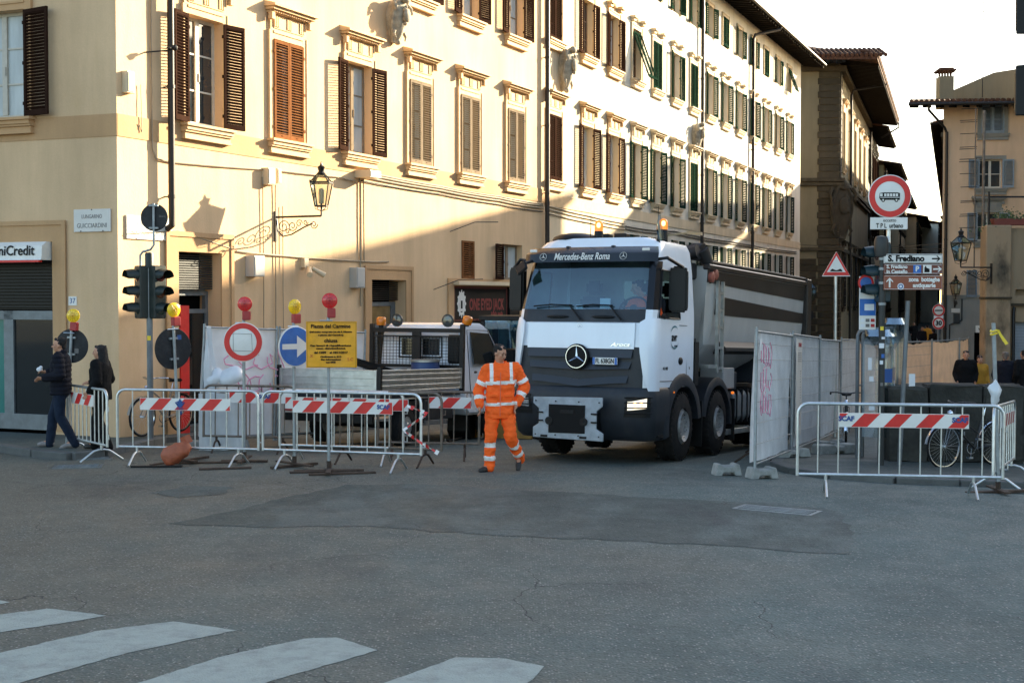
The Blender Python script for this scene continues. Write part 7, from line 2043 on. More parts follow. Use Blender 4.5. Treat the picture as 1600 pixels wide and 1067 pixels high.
wall_lantern('black iron lantern on a scrolled bracket at the terrace pillar, right', Vector((14.55, 41.8, at(1540, 418, 41.8).z)), R(180) + R(14), 1.05, 1.05)
wall_lantern('small black iron lantern on the corner of the peach house', Vector((OC.x + .55, OC.y - .02, wz(467))), R(-100), .95, .5)
wall_lantern('small black iron lantern low on the stone palace front', Vector((18.1, 83.8, 2.1)), R(-100), 1.5, .8)

# ================================================================== POSTS AND SIGNS, RIGHT
def post(name, label, base, h, r, m, cat='road sign', group=None):
    t = thing(name, label, cat, base, 0, group)
    MB().tube([(0, 0, 0), (0, 0, h)], r, 12).build('pole', m, t, smooth=50); return t
# bus ban
pb = Vector((5.86, 21.45, 0)); pb.z = gz(pb.x, pb.y) + .085
bus = thing('bus_ban_sign', 'large round red ringed sign with a black bus above a small white plate', 'road sign', pb)
Hb = at(1388, 307, 21.4).z - pb.z; hb0 = at(1388, 455, 21.4).z - pb.z
MB().tube([(0, 0, hb0), (0, 0, Hb + .3)], .035, 12).build('pole', 'galv', bus, smooth=50)
for z in (hb0 + .05, hb0 + .45): MB().tube([(0, 0, z), (-.16, -.22, z)], .022, 8).tube([(0, 0, z - .03), (0, 0, z + .03)], .042, 10).build('bracket', 'galv_dull', bus)
disc(bus, .335, Hb, 'sign_white'); ring(bus, 'red_ring', .232, .322, Hb, -.053, 'sign_red')
bs = MB(); y0_, y1_ = -.0555, -.053
bs.prism([(-.15, Hb - .055), (.155, Hb - .055), (.155, Hb + .05), (.12, Hb + .06), (-.10, Hb + .06), (-.16, Hb + .05), (-.165, Hb - .02)], y0_, y1_, 'xz')
bso = bs.build('bus_symbol', 'print_black', bus)
wb = MB()
for i in range(5): wb.box(-.09 + i * .045, -.055 + i * .045, -.0575, -.056, Hb + .0, Hb + .042)
wb.box(-.155, -.115, -.0575, -.056, Hb - .0, Hb + .042); wb.box(-.15, .15, -.0575, -.056, Hb - .022, Hb - .012)
tag(wb.build('bus_windows', 'sign_white', bso), kind='stuff')
for x in (-.105, .10):
    MB().lathe([(.0001, 0), (.03, 0), (.03, .003), (.0001, .003)], 16, M=Matrix.Translation((x, -.0556, Hb - .058)) @ FRONT).build('bus_wheel', 'print_black', bso); MB().lathe([(.0001, 0), (.015, 0), (.015, .001), (.0001, .001)], 12, M=Matrix.Translation((x, -.0588, Hb - .058)) @ FRONT).build('bus_hub', 'sign_white', bso)
zp = at(1388, 349, 21.4).z - pb.z
MB().box(-.30, .28, -.05, -.038, zp - .095, zp + .09).build('plate', 'sign_white', bus, bevel=.004)
lettering(bus, 'eccetto', .075, 'print_black', .0, -.053, zp + .045, width=.20); lettering(bus, 'T P L  urbano', .10, 'print_black', .0, -.053, zp - .04, width=.42, bold=.002)
MB().box(-.037, -.0, -.038, -.034, zp - .35, zp - .2).build('sticker', 'paper', bus)
# dark post with direction signs, clamps, stickers
pd = Vector((5.70, 21.2, 0)); pd.z = gz(pd.x, pd.y) + .085
dp = post('direction_signpost', 'dark sticker covered post carrying three stacked direction signs', pd, 3.28, .05, 'pole_dark')
MB().lathe([(.10, 3.22), (.11, 3.30), (.11, 3.46), (.09, 3.52), (.0001, 3.54)], 14, M=Matrix.Translation((-.02, 0, 0))).build('post_head', 'pole_dark', dp, smooth=40)
def zat(v): return at(1415, v, 21.1).z - pd.z
def board(z0, z1, m, x0=.0, x1=.90):
    o = MB().box(x0, x1, -.085, -.065, z0, z1).build('direction_board', m, dp, bevel=.004)
    MB().tube([(x, -.0875, z) for x, z in ((x0 + .012, z0 + .012), (x1 - .012, z0 + .012), (x1 - .012, z1 - .012), (x0 + .012, z1 - .012))], .0035, 4, closed=True).build('border', 'print_black' if m == 'sign_white' else 'sign_white', o)
    return o
def arrow(parent, x, z, s, m, up=False):
    A = [(-s, .012 * s / .08), (s * .35, .012 * s / .08), (0, .05 * s / .08), (.02 * s / .08, .06 * s / .08), (s, 0), (.02 * s / .08, -.06 * s / .08), (0, -.05 * s / .08), (s * .35, -.012 * s / .08), (-s, -.012 * s / .08)]
    A = [(-s, .014 * s / .08), (s * .45, .014 * s / .08), (s * .02, .055 * s / .08), (s * .30, .055 * s / .08), (s, 0), (s * .30, -.055 * s / .08), (s * .02, -.055 * s / .08), (s * .45, -.014 * s / .08), (-s, -.014 * s / .08)]
    if up: A = [(-b, a) for a, b in A]
    MB().prism([(x + a, z + b) for a, b in A], -.0885, -.086, 'xz').build('arrow', m, parent)
b_1 = board(zat(411.5), zat(397), 'sign_white'); zc = (zat(411.5) + zat(397)) / 2
lettering(b_1, 'S. Frediano', .125, 'print_black', .34, -.088, zc, width=.56, bold=.006); arrow(b_1, .80, zc, .065, 'print_black')
b_2 = board(zat(428.5), zat(412.5), 'sign_brown'); zc = (zat(428.5) + zat(412.5)) / 2
lettering(b_2, 'S. Frediano', .075, 'sign_white', .20, -.088, zc + .035, width=.32, bold=.003); lettering(b_2, 'in Cestello', .075, 'sign_white', .20, -.088, zc - .04, width=.32, bold=.003)
MB().box(.45, .57, -.088, -.086, zc - .062, zc + .062).build('parking_symbol', 'sign_blue', b_2); lettering(b_2, 'P', .11, 'sign_white', .51, -.0895, zc, bold=.004)
MB().box(.60, .73, -.088, -.086, zc - .062, zc + .062).build('church_symbol', 'sign_white', b_2); MB().prism([(.62, zc - .05), (.70, zc - .05), (.70, zc), (.655, zc + .02), (.64, zc + .055), (.62, zc + .02)], -.0895, -.0882, 'xz').build('church_outline', 'print_black', b_2)
arrow(b_2, .82, zc, .065, 'sign_white')
b_3 = board(zat(453), zat(430), 'sign_brown_red'); zc = (zat(453) + zat(430)) / 2
lettering(b_3, 'zona  botteghe', .09, 'sign_white', .62, -.088, zc + .045, width=.48, bold=.004); lettering(b_3, 'antiquarie', .09, 'sign_white', .62, -.088, zc - .045, width=.35, bold=.004); arrow(b_3, .09, zc, .075, 'sign_white', True)
MB().lathe([(.0001, 0), (.05, 0), (.05, .001), (.0001, .001)], 20, M=Matrix.Translation((.26, -.0865, zc - .06)) @ FRONT).build('sticker', 'paper', b_3); MB().lathe([(.022, 0), (.036, 0), (.036, .001), (.022, .001)], 20, M=Matrix.Translation((.26, -.088, zc - .06)) @ FRONT, close=True).build('sticker_print', 'print_blue', b_3)
for z in (zat(404), zat(420), zat(442), zat(475)): MB().tube([(0, 0, z - .02), (0, 0, z + .02)], .058, 12).build('clamp', 'galv_dull', dp)
rnd = random.Random(8)
for k, (v, w, h, m) in enumerate(((513, .05, .06, 'yellow_tape'), (528, .07, .035, 'paper'), (540, .085, .075, 'paper'), (556, .05, .06, 'sign_blue'), (566, .05, .06, 'paper'), (600, .04, .05, 'print_grey'))):
    z = at(1372, v, 21.2).z - pd.z; a0 = rnd.uniform(-.4, .4)
    g_ = [[(sin(a0 + (i - 2) / 2 * w / .1) * .0515, -cos(a0 + (i - 2) / 2 * w / .1) * .0515, z + (j - .5) * h) for i in range(5)] for j in (0, 1)]
    MB().grid(g_).build('sticker', m, dp)
# second thin post behind the boards
pe = Vector((6.05, 21.35, 0)); pe.z = gz(pe.x, pe.y) + .085
tp_ = tag(MB().tube([(-.02, 0, 0), (.09, 0, 2.55)], .036, 12).build('sign_post', 'pole_grey', None, pe, smooth=50), 'plain slim grey post carrying the right end of the direction boards', 'post')
# side-on signal head and sticker-covered panel at its left
sh_ = thing('traffic_light', 'teal traffic light seen side on, left of the direction boards', 'traffic light', (5.60, 21.36, pd.z))
hs = signal_head(sh_, .08, 0, at(1357, 470, 21.2).z - pd.z - .02, R(-84), None, 'signal_teal')
MB().tube([(.09, 0, 2.5), (.19, -.02, 2.5)], .03, 8).tube([(.09, 0, 3.1), (.19, -.02, 3.1)], .03, 8).build('bracket', 'pole_dark', sh_)
pn_ = thing('parking_panel', 'narrow white panel with no parking symbol, blue field and stickers', 'road sign', (5.52, 21.5, pd.z))
z0_, z1_ = at(1357, 515, 21.5).z - pd.z, at(1357, 432, 21.5).z - pd.z
MB().box(-.10, .16, -.02, 0, z0_, z1_).build('panel', 'sign_white', pn_, bevel=.004)
zc = z1_ - .10; ring(pn_, 'red_ring', .09, .125, zc, -.022, 'sign_red'); MB().lathe([(.0001, 0), (.09, 0), (.09, .001), (.0001, .001)], 24, M=Matrix.Translation((0, -.022, zc)) @ FRONT).build('blue_field', 'sign_blue', pn_)
MB().box(-.095, .155, -.024, -.021, z0_ + .22, z0_ + .48).build('blue_field', 'sign_blue', pn_); MB().box(-.02, .13, -.026, -.0245, z0_ + .30, z0_ + .40).build('white_field', 'paper', pn_)
for k in range(6): MB().box(-.08 + (k % 3) * .08, -.02 + (k % 3) * .08, -.024, -.021, z0_ + .04 + (k // 3) * .08, z0_ + .09 + (k // 3) * .08).build('sticker', ('paper', 'print_grey', 'print_red')[k % 3], pn_)
# triangular uneven road sign
pt = Vector((6.72, 28.6, 0)); pt.z = gz(pt.x, pt.y) + .05
tr = post('uneven_road_sign', 'red triangle sign with two black bumps on a grey pole by the fence', pt, at(1306, 430, 28.6).z - pt.z + .3, .035, 'galv')
zt_ = at(1306, 431, 28.6).z - pt.z; S = .285
def tri(s, z, y0, y1, m, name): return MB().prism([(-s, z), (s, z), (0, z + s * 1.74)], y0, y1, 'xz').build(name, m, tr)
tri(S * 1.03, zt_ - .012, -.05, -.036, 'sign_white', 'sign_plate'); tri(S * .98, zt_ + .006, -.053, -.0505, 'sign_red', 'red_border'); tri(S * .68, zt_ + .075, -.056, -.0535, 'sign_white', 'white_field')
MB().prism([(-.13, zt_ + .09), (.13, zt_ + .09), (.11, zt_ + .125), (.08, zt_ + .145), (.04, zt_ + .125), (0, zt_ + .115), (-.04, zt_ + .125), (-.08, zt_ + .145), (-.11, zt_ + .125)], -.059, -.0565, 'xz').build('bumps', 'print_black', tr)
# pipe hoop rail and curled sheet of clear plastic
hp = G(1355, 700, .085); hp = Vector((5.75, 22.8, 0)); hp.z = gz(hp.x, hp.y) + .085
zt_ = at(1350, 516, 22.8).z - hp.z
hr = thing('pipe_guard', 'grey double pipe hoop guard beside the dark signpost', 'pipe guard', hp)
for x, y in ((-.02, 0), (.10, .12)): MB().tube([(x, y, 0), (x, y, zt_ - .08), (x + .03, y, zt_ - .02), (x + .1, y, zt_), (x + .50, y, zt_ + .03)], .03, 10).build('hoop', 'pole_grey', hr, smooth=50)
for z in (.6, 1.2): MB().tube([(-.02, 0, z), (.10, .12, z)], .014, 6).build('tie', 'pole_grey', hr)
cs = thing('curled_sheet', 'curled clear plastic sheet with pasted posters behind the dark post', 'plastic sheet', (6.0, 22.2, pd.z + .02))
for k, (x, y, w, h, rr) in enumerate(((-.28, 0, .50, 1.85, .22), (.02, .15, .42, 2.05, .2))):
    rows = []
    for j in range(12):
        v = j / 11; z = .3 + (h - .3) * min(1, v / .8); oy = 0 if v <= .8 else -rr * sin((v - .8) / .2 * 2.6); oz = 0 if v <= .8 else -rr * (1 - cos((v - .8) / .2 * 2.6)) * -.5
        rows.append([(x + w * u, y + .22 * (1 - sin(u * 3.1)) + oy, z + oz) for u in (0, .25, .5, .75, 1)])
    MB().grid(rows).build('sheet', 'poly', cs, smooth=60)
for x, z, w, h, m in ((-.02, 1.2, .15, .22, 'print_blue'), (-.24, 1.22, .07, .08, 'paper'), (-.24, .75, .09, .07, 'paper'), (.40, 1.0, .10, .34, 'paper'), (-.26, 1.4, .06, .2, 'paper')): MB().box(x, x + w, -.045, -.04, z, z + h).build('poster', m, cs)
# speed and no-entry discs by the peach house corner
pr_ = Vector((17.75, 57.3, -.88))
rs_ = post('speed_limit_post', 'two small round red ringed signs reading 30, far post by the peach house', pr_, 3.2, .04, 'pole_grey')
for v, tx in ((485, None), (505, '30')):
    z = at(1467, v, 57.3).z - pr_.z; o = disc(rs_, .26, z, 'sign_white'); ring(o, 'red_ring', .185, .252, z, -.053, 'sign_red')
    if tx: lettering(o, tx, .26, 'print_black', 0, -.056, z, bold=.012)
    else: MB().box(-.16, .16, -.056, -.053, z - .025, z + .025).build('bar_symbol', 'print_black', o)
z = at(1467, 495, 57.3).z - pr_.z; MB().box(-.2, .2, -.05, -.036, z - .06, z + .06).build('plate', 'paper', rs_)
# street name board and distant round sign by the palace
o = thing('round_sign', 'small dark round sign in front of the stone palace', 'road sign', (17.2, 80, -.88)); MB().tube([(0, 0, 0), (0, 0, 2.6)], .04, 8).build('pole', 'pole_dark', o); disc(o, .35, 2.35, 'sign_back')
o = thing('site_lamp', 'lit amber warning lamp low beside the back of the tipper truck', 'lamp', at(1262, 513, 40)); MB().ell((0, 0, 0), (.055, .04, .055), 12, 8).build('lens', 'tail_lit', o); MB().box(-.06, .06, .03, .1, -.2, .06).tube([(0, .06, -.2), (0, .06, -1.9)], .02, 6).build('lamp_box', 'pole_dark', o)
# pole with yellow tape and a plastic bag
py_ = G(1560, 770); 
yp = thing('site_pole', 'leaning grey pole with yellow tape and a plastic bag tied to it', 'pole', py_, rot=(0, R(-2.3), 0))
hy = at(1549, 499, py_.y).z
MB().box(-.022, .022, -.022, .022, .03, hy).build('pole', 'galv_dull', yp, bevel=.004); MB().box(-.42, .42, -.05, .05, 0, .035).box(-.04, .04, -.35, .35, .036, .06).tube([(0, 0, .03), (0, 0, .15)], .035, 8).build('base', 'rust', yp)
ty = MB()
for z, a in ((hy - .10, 0), (hy - .14, .3)): ty.tube([(cos(2 * pi * i / 8) * .04, sin(2 * pi * i / 8) * .04, z + .01 * sin(i + a)) for i in range(8)], .014, 5, closed=True)
ty.add([(.03, -.03, hy - .10), (.07, -.035, hy - .12), (.17, -.05, hy - .27), (.13, -.05, hy - .29)], [(0, 1, 2, 3), (3, 2, 1, 0)]); ty.add([(.02, -.03, hy - .08), (.06, -.04, hy - .09), (.14, -.02, hy - .24), (.11, -.02, hy - .25)], [(0, 1, 2, 3), (3, 2, 1, 0)])
ty.build('yellow_tape', 'yellow_tape', yp)
bgm = MB().ell((0, 0, 0), (.075, .06, .16), 14, 10); bgm.v = [(x * (1 + .3 * sin(z * 30)), y * (1 + .3 * cos(z * 25 + x * 20)), z + .02 * sin(x * 60)) for x, y, z in bgm.v]
bgm.build('plastic_bag', 'plastic_white', yp, loc=(-.03, -.06, at(1550, 607, py_.y).z), smooth=60)
# stone parapet
pa = thing('stone_parapet', 'low parapet of dark weathered stone blocks on the right pavement', 'wall', Vector((6.28, 22.2, 0)), R(-2))
pa.location.z = gz(6.3, 22.2) + .07
def rough_block(x0, x1, y0, y1, z0, z1, seed):
    mb = MB(); rnd = random.Random(seed); bm = bmesh.new()
    mb.box(x0, x1, y0, y1, z0, z1); me = mb.mesh('stone_block', 'parapet_stone'); bm.from_mesh(me)
    bmesh.ops.bevel(bm, geom=bm.edges[:], offset=.035, segments=1, affect='EDGES'); bmesh.ops.triangulate(bm, faces=bm.faces[:])
    bmesh.ops.subdivide_edges(bm, edges=[e for e in bm.edges if e.calc_length() > .25], cuts=2); bmesh.ops.triangulate(bm, faces=bm.faces[:])
    for v in bm.verts: v.co += Vector((rnd.uniform(-.022, .022), rnd.uniform(-.03, .03), rnd.uniform(-.018, .018)))
    bm.to_mesh(me); bm.free(); return put(me, 'stone_block', pa)
rough_block(-.20, .42, -.15, .50, 0, 1.22, 1); rough_block(.44, 1.30, -.05, .50, 0, 1.25, 2); rough_block(1.32, 1.98, -.05, .50, 0, 1.25, 3)
rough_block(.02, .40, .52, 1.1, 0, 1.2, 4); rough_block(.42, 1.4, .52, 1.1, 0, 1.22, 6)
MB().box(2.0, 2.10, -.10, .1, 0, 1.27).build('end_post', 'pole_grey', pa, bevel=.01)

# overhead signal at the right edge
oh_ = thing('traffic_light', 'black backed traffic light hanging at the top right edge', 'traffic light', (8.95, 23.0, gz(8.9, 23)))
MB().tube([(0, 0, 0), (0, 0, 8.2)], .09, 14).build('pole', 'pole_dark', oh_, smooth=50)
for v0, v1 in ((181, 103), (54, -80)):
    za, zb = at(1590, v0, 23).z - oh_.location.z, at(1590, v1, 23).z - oh_.location.z
    h_ = MB().box(-.58, -.10, -.02, .02, za, zb).build('backing_board', 'truck_black', oh_, bevel=.015); MB().box(-.53, -.2, .02, .2, za + .08, zb - .08).build('signal_housing', 'signal_green', h_, bevel=.02)
    MB().tube([(-.56, -.01, zb - .02), (0, -.01, zb + .04)], .025, 8).build('bracket', 'pole_dark', oh_)
    for k in range(3): MB().lathe([(.0001, 0), (.09, .01), (.1, .18), (.09, .18)], 16, M=Matrix.Translation((-.3, .2, za + .2 + k * (zb - za - .3) / 3)) @ Matrix.Rotation(-pi / 2, 4, 'X')).build('visor', 'signal_green', h_)
# cables slung across the street
def slung(label, a, b, sag, r=.012):
    pts = [Vector(a).lerp(Vector(b), i / 16) - Vector((0, 0, sag * 4 * (i / 16) * (1 - i / 16))) for i in range(17)]
    tag(MB().tube(pts, r, 5).build('overhead_cable', 'cable_dark'), label, 'cable', 'cables across the side street')
slung('thin cable slung across the side street just above the direction boards', at(1248, 382, 76), at(1478, 389, 61.8), .1); slung('thin cable slung from the palace to the peach house, slightly higher', at(1300, 384, 83), at(1500, 378, 61.8), .15, .014)

# ================================================================== BICYCLES
def bicycle(label, loc, rz, fm='bike_black', ladies=True, tyre=.34, group='parked bicycles', steer=0.0, lean=0.0, bag=None):
    t = thing('bicycle', label, 'bicycle', loc, rot=(lean, 0, rz), group=group)
    wb = 1.06; r = tyre
    def wh():
        MX = Matrix.Rotation(pi / 2, 4, 'X')
        ty = MB().tube([(cos(2 * pi * i / 36) * (r - .018), 0, sin(2 * pi * i / 36) * (r - .018)) for i in range(36)], .018, 8, closed=True).mesh('tyre', 'rubber', smooth=60)
        rm = MB().lathe([(r - .045, -.011), (r - .032, -.012), (r - .032, .012), (r - .045, .011)], 36, M=MX, close=True).mesh('rim', 'chrome', smooth=40)
        sp = MB()
        for i in range(28):
            a = 2 * pi * i / 28; b = a + (.5 if i % 2 else -.5); s = .02 if i % 4 < 2 else -.02
            sp.tube([(cos(b) * .02, s, sin(b) * .02), (cos(a) * (r - .045), 0, sin(a) * (r - .045))], .0013, 3)
        sp.lathe([(.018, -.04), (.025, -.03), (.018, 0), (.025, .03), (.018, .04)], 10, M=MX)
        return ty, rm, sp.mesh('spokes', 'galv')
    ty, rm, sp = cached(('bw', r), wh)
    fr = MB()
    bb = (.44, 0, .29); rear = (0, 0, r); front = (wb, 0, r); head_t, head_b = (wb - .22, 0, .90), (wb - .17, 0, .70); seat_t = (.26, 0, .80)
    fr.tube([bb, seat_t], .016, 8); fr.tube([bb, head_b], .019, 8); fr.tube([head_t, head_b], .02, 8)
    if ladies: fr.tube([(.36, 0, .52), (wb - .21, 0, .82)], .016, 8)
    else: fr.tube([(.28, 0, .76), head_t], .016, 8)
    for s in (-.045, .045):
        fr.tube([(.44, s * .5, .29), (0, s * 1.2, r)], .010, 6); fr.tube([(.28, s * .4, .74), (0, s * 1.2, r)], .009, 6)
    fr.build('frame', fm, t, smooth=50)
    fk = thing('fork', None, None); fk.parent = t
    o = MB(); 
    for s in (-.05, .05): o.tube([(head_b[0], s * .5, .68), (head_b[0] + .05, s, .55), (wb, s * 1.1, r)], .011, 6)
    fko = o.build('fork', fm, t, smooth=50); bpy.data.objects.remove(fk)
    hb = MB().tube([head_t, (wb - .25, 0, 1.0)], .013, 8); hb.tube([(wb - .50, -.28, .98), (wb - .36, -.27, 1.02), (wb - .22, -.16, 1.03), (wb - .22, 0, 1.0), (wb - .22, .16, 1.03), (wb - .36, .27, 1.02), (wb - .50, .28, .98)], .012, 8)
    hbo = hb.build('handlebar', 'chrome' if fm != 'bike_black' else fm, t, smooth=50)
    for s in (-1, 1): MB().tube([(wb - .52, s * .28, .98), (wb - .38, s * .275, 1.015)], .018, 8).build('grip', 'rubber', hbo)
    MB().tube([(.26, 0, .78), (.22, 0, .92)], .012, 8).build('seat_post', 'chrome', t)
    sd = MB().prism([(-.14, -.09), (-.10, -.10), (.02, -.03), (.14, -.018), (.14, .018), (.02, .03), (-.10, .10), (-.14, .09)], .92, .975, 'xy'); sd.build('saddle', 'rubber', t, loc=(.20, 0, 0), bevel=.018, seg=2, smooth=50)
    for c, nm in ((0, 'rear_wheel'), (wb, 'front_wheel')):
        w = put(ty, 'wheel', t, (c, 0, r)); put(rm, 'rim', w); tag(put(sp, 'spokes', w), kind='stuff')
        md = MB(); a0, a1 = (20, 200) if c == 0 else (10, 150)
        rows = [[(cos(R(a0 + (a1 - a0) * i / 14)) * (r + .025), s * .026, sin(R(a0 + (a1 - a0) * i / 14)) * (r + .025) - (abs(s) * .008)) for i in range(15)] for s in (-1, -.4, .4, 1)]
        md.grid(rows); md.build('mudguard', 'chrome' if fm != 'bike_tan' else fm, t, loc=(c, 0, r), smooth=60)
    MB().lathe([(.085, -.004), (.095, -.004), (.095, .004), (.085, .004)], 24, M=Matrix.Translation((.44, -.06, .29)) @ Matrix.Rotation(pi / 2, 4, 'X'), close=True).tube([(.44, -.06, .29), (.44, -.07, .14)], .009, 6).tube([(.44, .06, .29), (.44, .07, .44)], .009, 6).box(.40, .48, -.13, -.06, .12, .15).box(.40, .48, .06, .13, .43, .46).build('crank', 'chrome', t)
    MB().tube([(.44, -.06, .383), (0, -.06, r + .035)], .006, 5).tube([(.44, -.06, .197), (0, -.06, r - .035)], .006, 5).build('chain', 'dark_iron', t)
    MB().tube([(-.30, -.05, r + .34), (.18, -.05, r + .37)], .007, 5).tube([(-.30, .05, r + .34), (.18, .05, r + .37)], .007, 5).tube([(0, -.05, r), (-.2, -.05, r + .34)], .006, 5).tube([(0, .05, r), (-.2, .05, r + .34)], .006, 5).tube([(-.30, -.05, r + .34), (-.30, .05, r + .34)], .007, 5).build('luggage_rack', 'dark_iron', t)
    MB().ell((wb - .12, 0, .86), (.05, .045, .045), 10, 8).build('headlamp', 'chrome', t)
    return t
p0_, p1_ = G(1555, 727, .085), G(1427, 730, .085)
dd_ = (p1_ - p0_); 
bk1 = bicycle('black bicycle parked side on in front of the stone parapet', Vector((p0_.x, p0_.y, p0_.z)), atan2(dd_.y, dd_.x), 'bike_black', True, .345)
MB().tube([(.62, -.03, .55), (.60, -.05, .45), (.66, -.05, .40), (.62, -.04, .5)], .012, 6, closed=True).build('chain_lock', 'galv_dull', bk1); MB().box(.58, .68, -.07, -.03, .34, .41).build('padlock', 'dark_iron', bk1)
q = Vector((5.98, 24.6, gz(5.98, 24.6) + .085)); bicycle('black bicycle with wide handlebar facing the camera beside the fence', q + Vector((.25, .98, 0)), R(256), 'bike_black', False, .335)
q = Vector((6.85, 23.9, gz(6.85, 23.9) + .085)); bicycle('dark bicycle half hidden between the signpost and the stone parapet', q + Vector((.3, .9, 0)), R(262), 'bike_black', True, .335)
fw_ = C0 + dB * .15 + nB * .55; bicycle('pale bicycle with chromed mudguards leaning at the corner by the traffic light', C0 + dB * 1.12 + nB * .46 + Vector((0, 0, .06)), ANG_B + pi, 'bike_tan', True, .35, lean=0)
hs_ = G(800, 690); 
hose = [G(u, v) + Vector((0, 0, .03)) for u, v in ((700, 692), (730, 684), (765, 676), (800, 672), (830, 683), (858, 693))]
tag(MB().tube(hose, .025, 8).build('hose', 'rubber', smooth=60), 'black hose lying across the road behind the orange worker', 'hose')
# ================================================================== PEOPLE
from mathutils import noise as mn
def caps(mb, p, q, r0, r1, n=12):
    p, q = Vector(p), Vector(q); d = (q - p).normalized(); pts, rr = [], []
    for a in (85, 60, 30): pts.append(p - d * r0 * sin(R(a))); rr.append(r0 * cos(R(a)))
    pts += [p, q]; rr += [r0, r1]
    for a in (30, 60, 85): pts.append(q + d * r1 * sin(R(a))); rr.append(r1 * cos(R(a)))
    mb.tube(pts, rr, n)
def chain(mb, pts, rs):
    for i in range(len(pts) - 1): caps(mb, pts[i], pts[i + 1], rs[i], rs[i + 1])
def eloft(mb, rings, n=20):
    vs = []; k = len(rings)
    for c, rx, ry in rings:
        for j in range(n):
            a = 2 * pi * j / n; ca, sa = cos(a), sin(a); e = .8
            vs.append((c[0] + rx * abs(ca) ** e * (1 if ca >= 0 else -1), c[1] + ry * abs(sa) ** e * (1 if sa >= 0 else -1), c[2]))
    fs = [(i * n + j, i * n + (j + 1) % n, (i + 1) * n + (j + 1) % n, (i + 1) * n + j) for i in range(k - 1) for j in range(n)]
    fs += [tuple(range(n))[::-1], tuple((k - 1) * n + j for j in range(n))]
    mb.add(vs, fs)
def fuse(mb, name, mats, voxel, smooth=6, wrinkle=0.0, wscale=9.0, classify=None):
    me = mb.mesh(name, [])if False else mb.mesh(name, mats)
    o = bpy.data.objects.new(name, me); COL.objects.link(o)
    m = o.modifiers.new('r', 'REMESH'); m.mode = 'VOXEL'; m.voxel_size = voxel
    m = o.modifiers.new('s', 'SMOOTH'); m.factor = .5; m.iterations = smooth
    bpy.context.view_layer.update()
    out = bpy.data.meshes.new_from_object(o.evaluated_get(bpy.context.evaluated_depsgraph_get()))
    bpy.data.objects.remove(o); bpy.data.meshes.remove(me)
    out.name = name; out.materials.clear()
    for x in (mats if isinstance(mats, (list, tuple)) else [mats]): out.materials.append(MT[x])
    if wrinkle:
        nn = [v.normal.copy() for v in out.vertices]
        for v, n in zip(out.vertices, nn):
            c = v.co; q = Vector((c.x * wscale, c.y * wscale, c.z * wscale * 1.7))
            v.co += n * wrinkle * (mn.noise(q) + .5 * mn.noise(q * 2.3))
    for p in out.polygons: p.material_index = classify(p.center) if classify else 0
    out.shade_smooth(); out.update()
    return out

def hand(mb, w, el, sgn, k=1.0, curl=.5):
    """palm, four bent fingers and a thumb leaving the side of the palm"""
    w, el = Vector(w), Vector(el); d = (w - el).normalized()
    side = Vector((0, -1, 0)); side = (side - d * side.dot(d)).normalized(); inn = d.cross(side) * sgn
    caps(mb, w, w + d * .03 * k, .027 * k, .030 * k)
    pc = w + d * .075 * k
    for i, (o, L) in enumerate(((.030, .070), (.010, .080), (-.010, .074), (-.029, .058))):
        b = w + d * .085 * k + side * o * k
        caps(mb, w + d * .02 * k + side * o * .7 * k, b, .016 * k, .012 * k, 8)
        f1 = b + (d * cos(curl * .7) + inn * sin(curl * .7)) * L * .5 * k; f2 = f1 + (d * cos(curl * 2) + inn * sin(curl * 2)) * L * .45 * k
        caps(mb, b, f1, .0105 * k, .0095 * k, 8); caps(mb, f1, f2, .0095 * k, .0075 * k, 8)
    t0 = w + d * .03 * k + side * .022 * k; t1 = t0 + (side * .8 + d * .7).normalized() * .045 * k; t2 = t1 + (d + inn * .5).normalized() * .032 * k
    caps(mb, t0, t1, .015 * k, .012 * k, 8); caps(mb, t1, t2, .012 * k, .009 * k, 8)

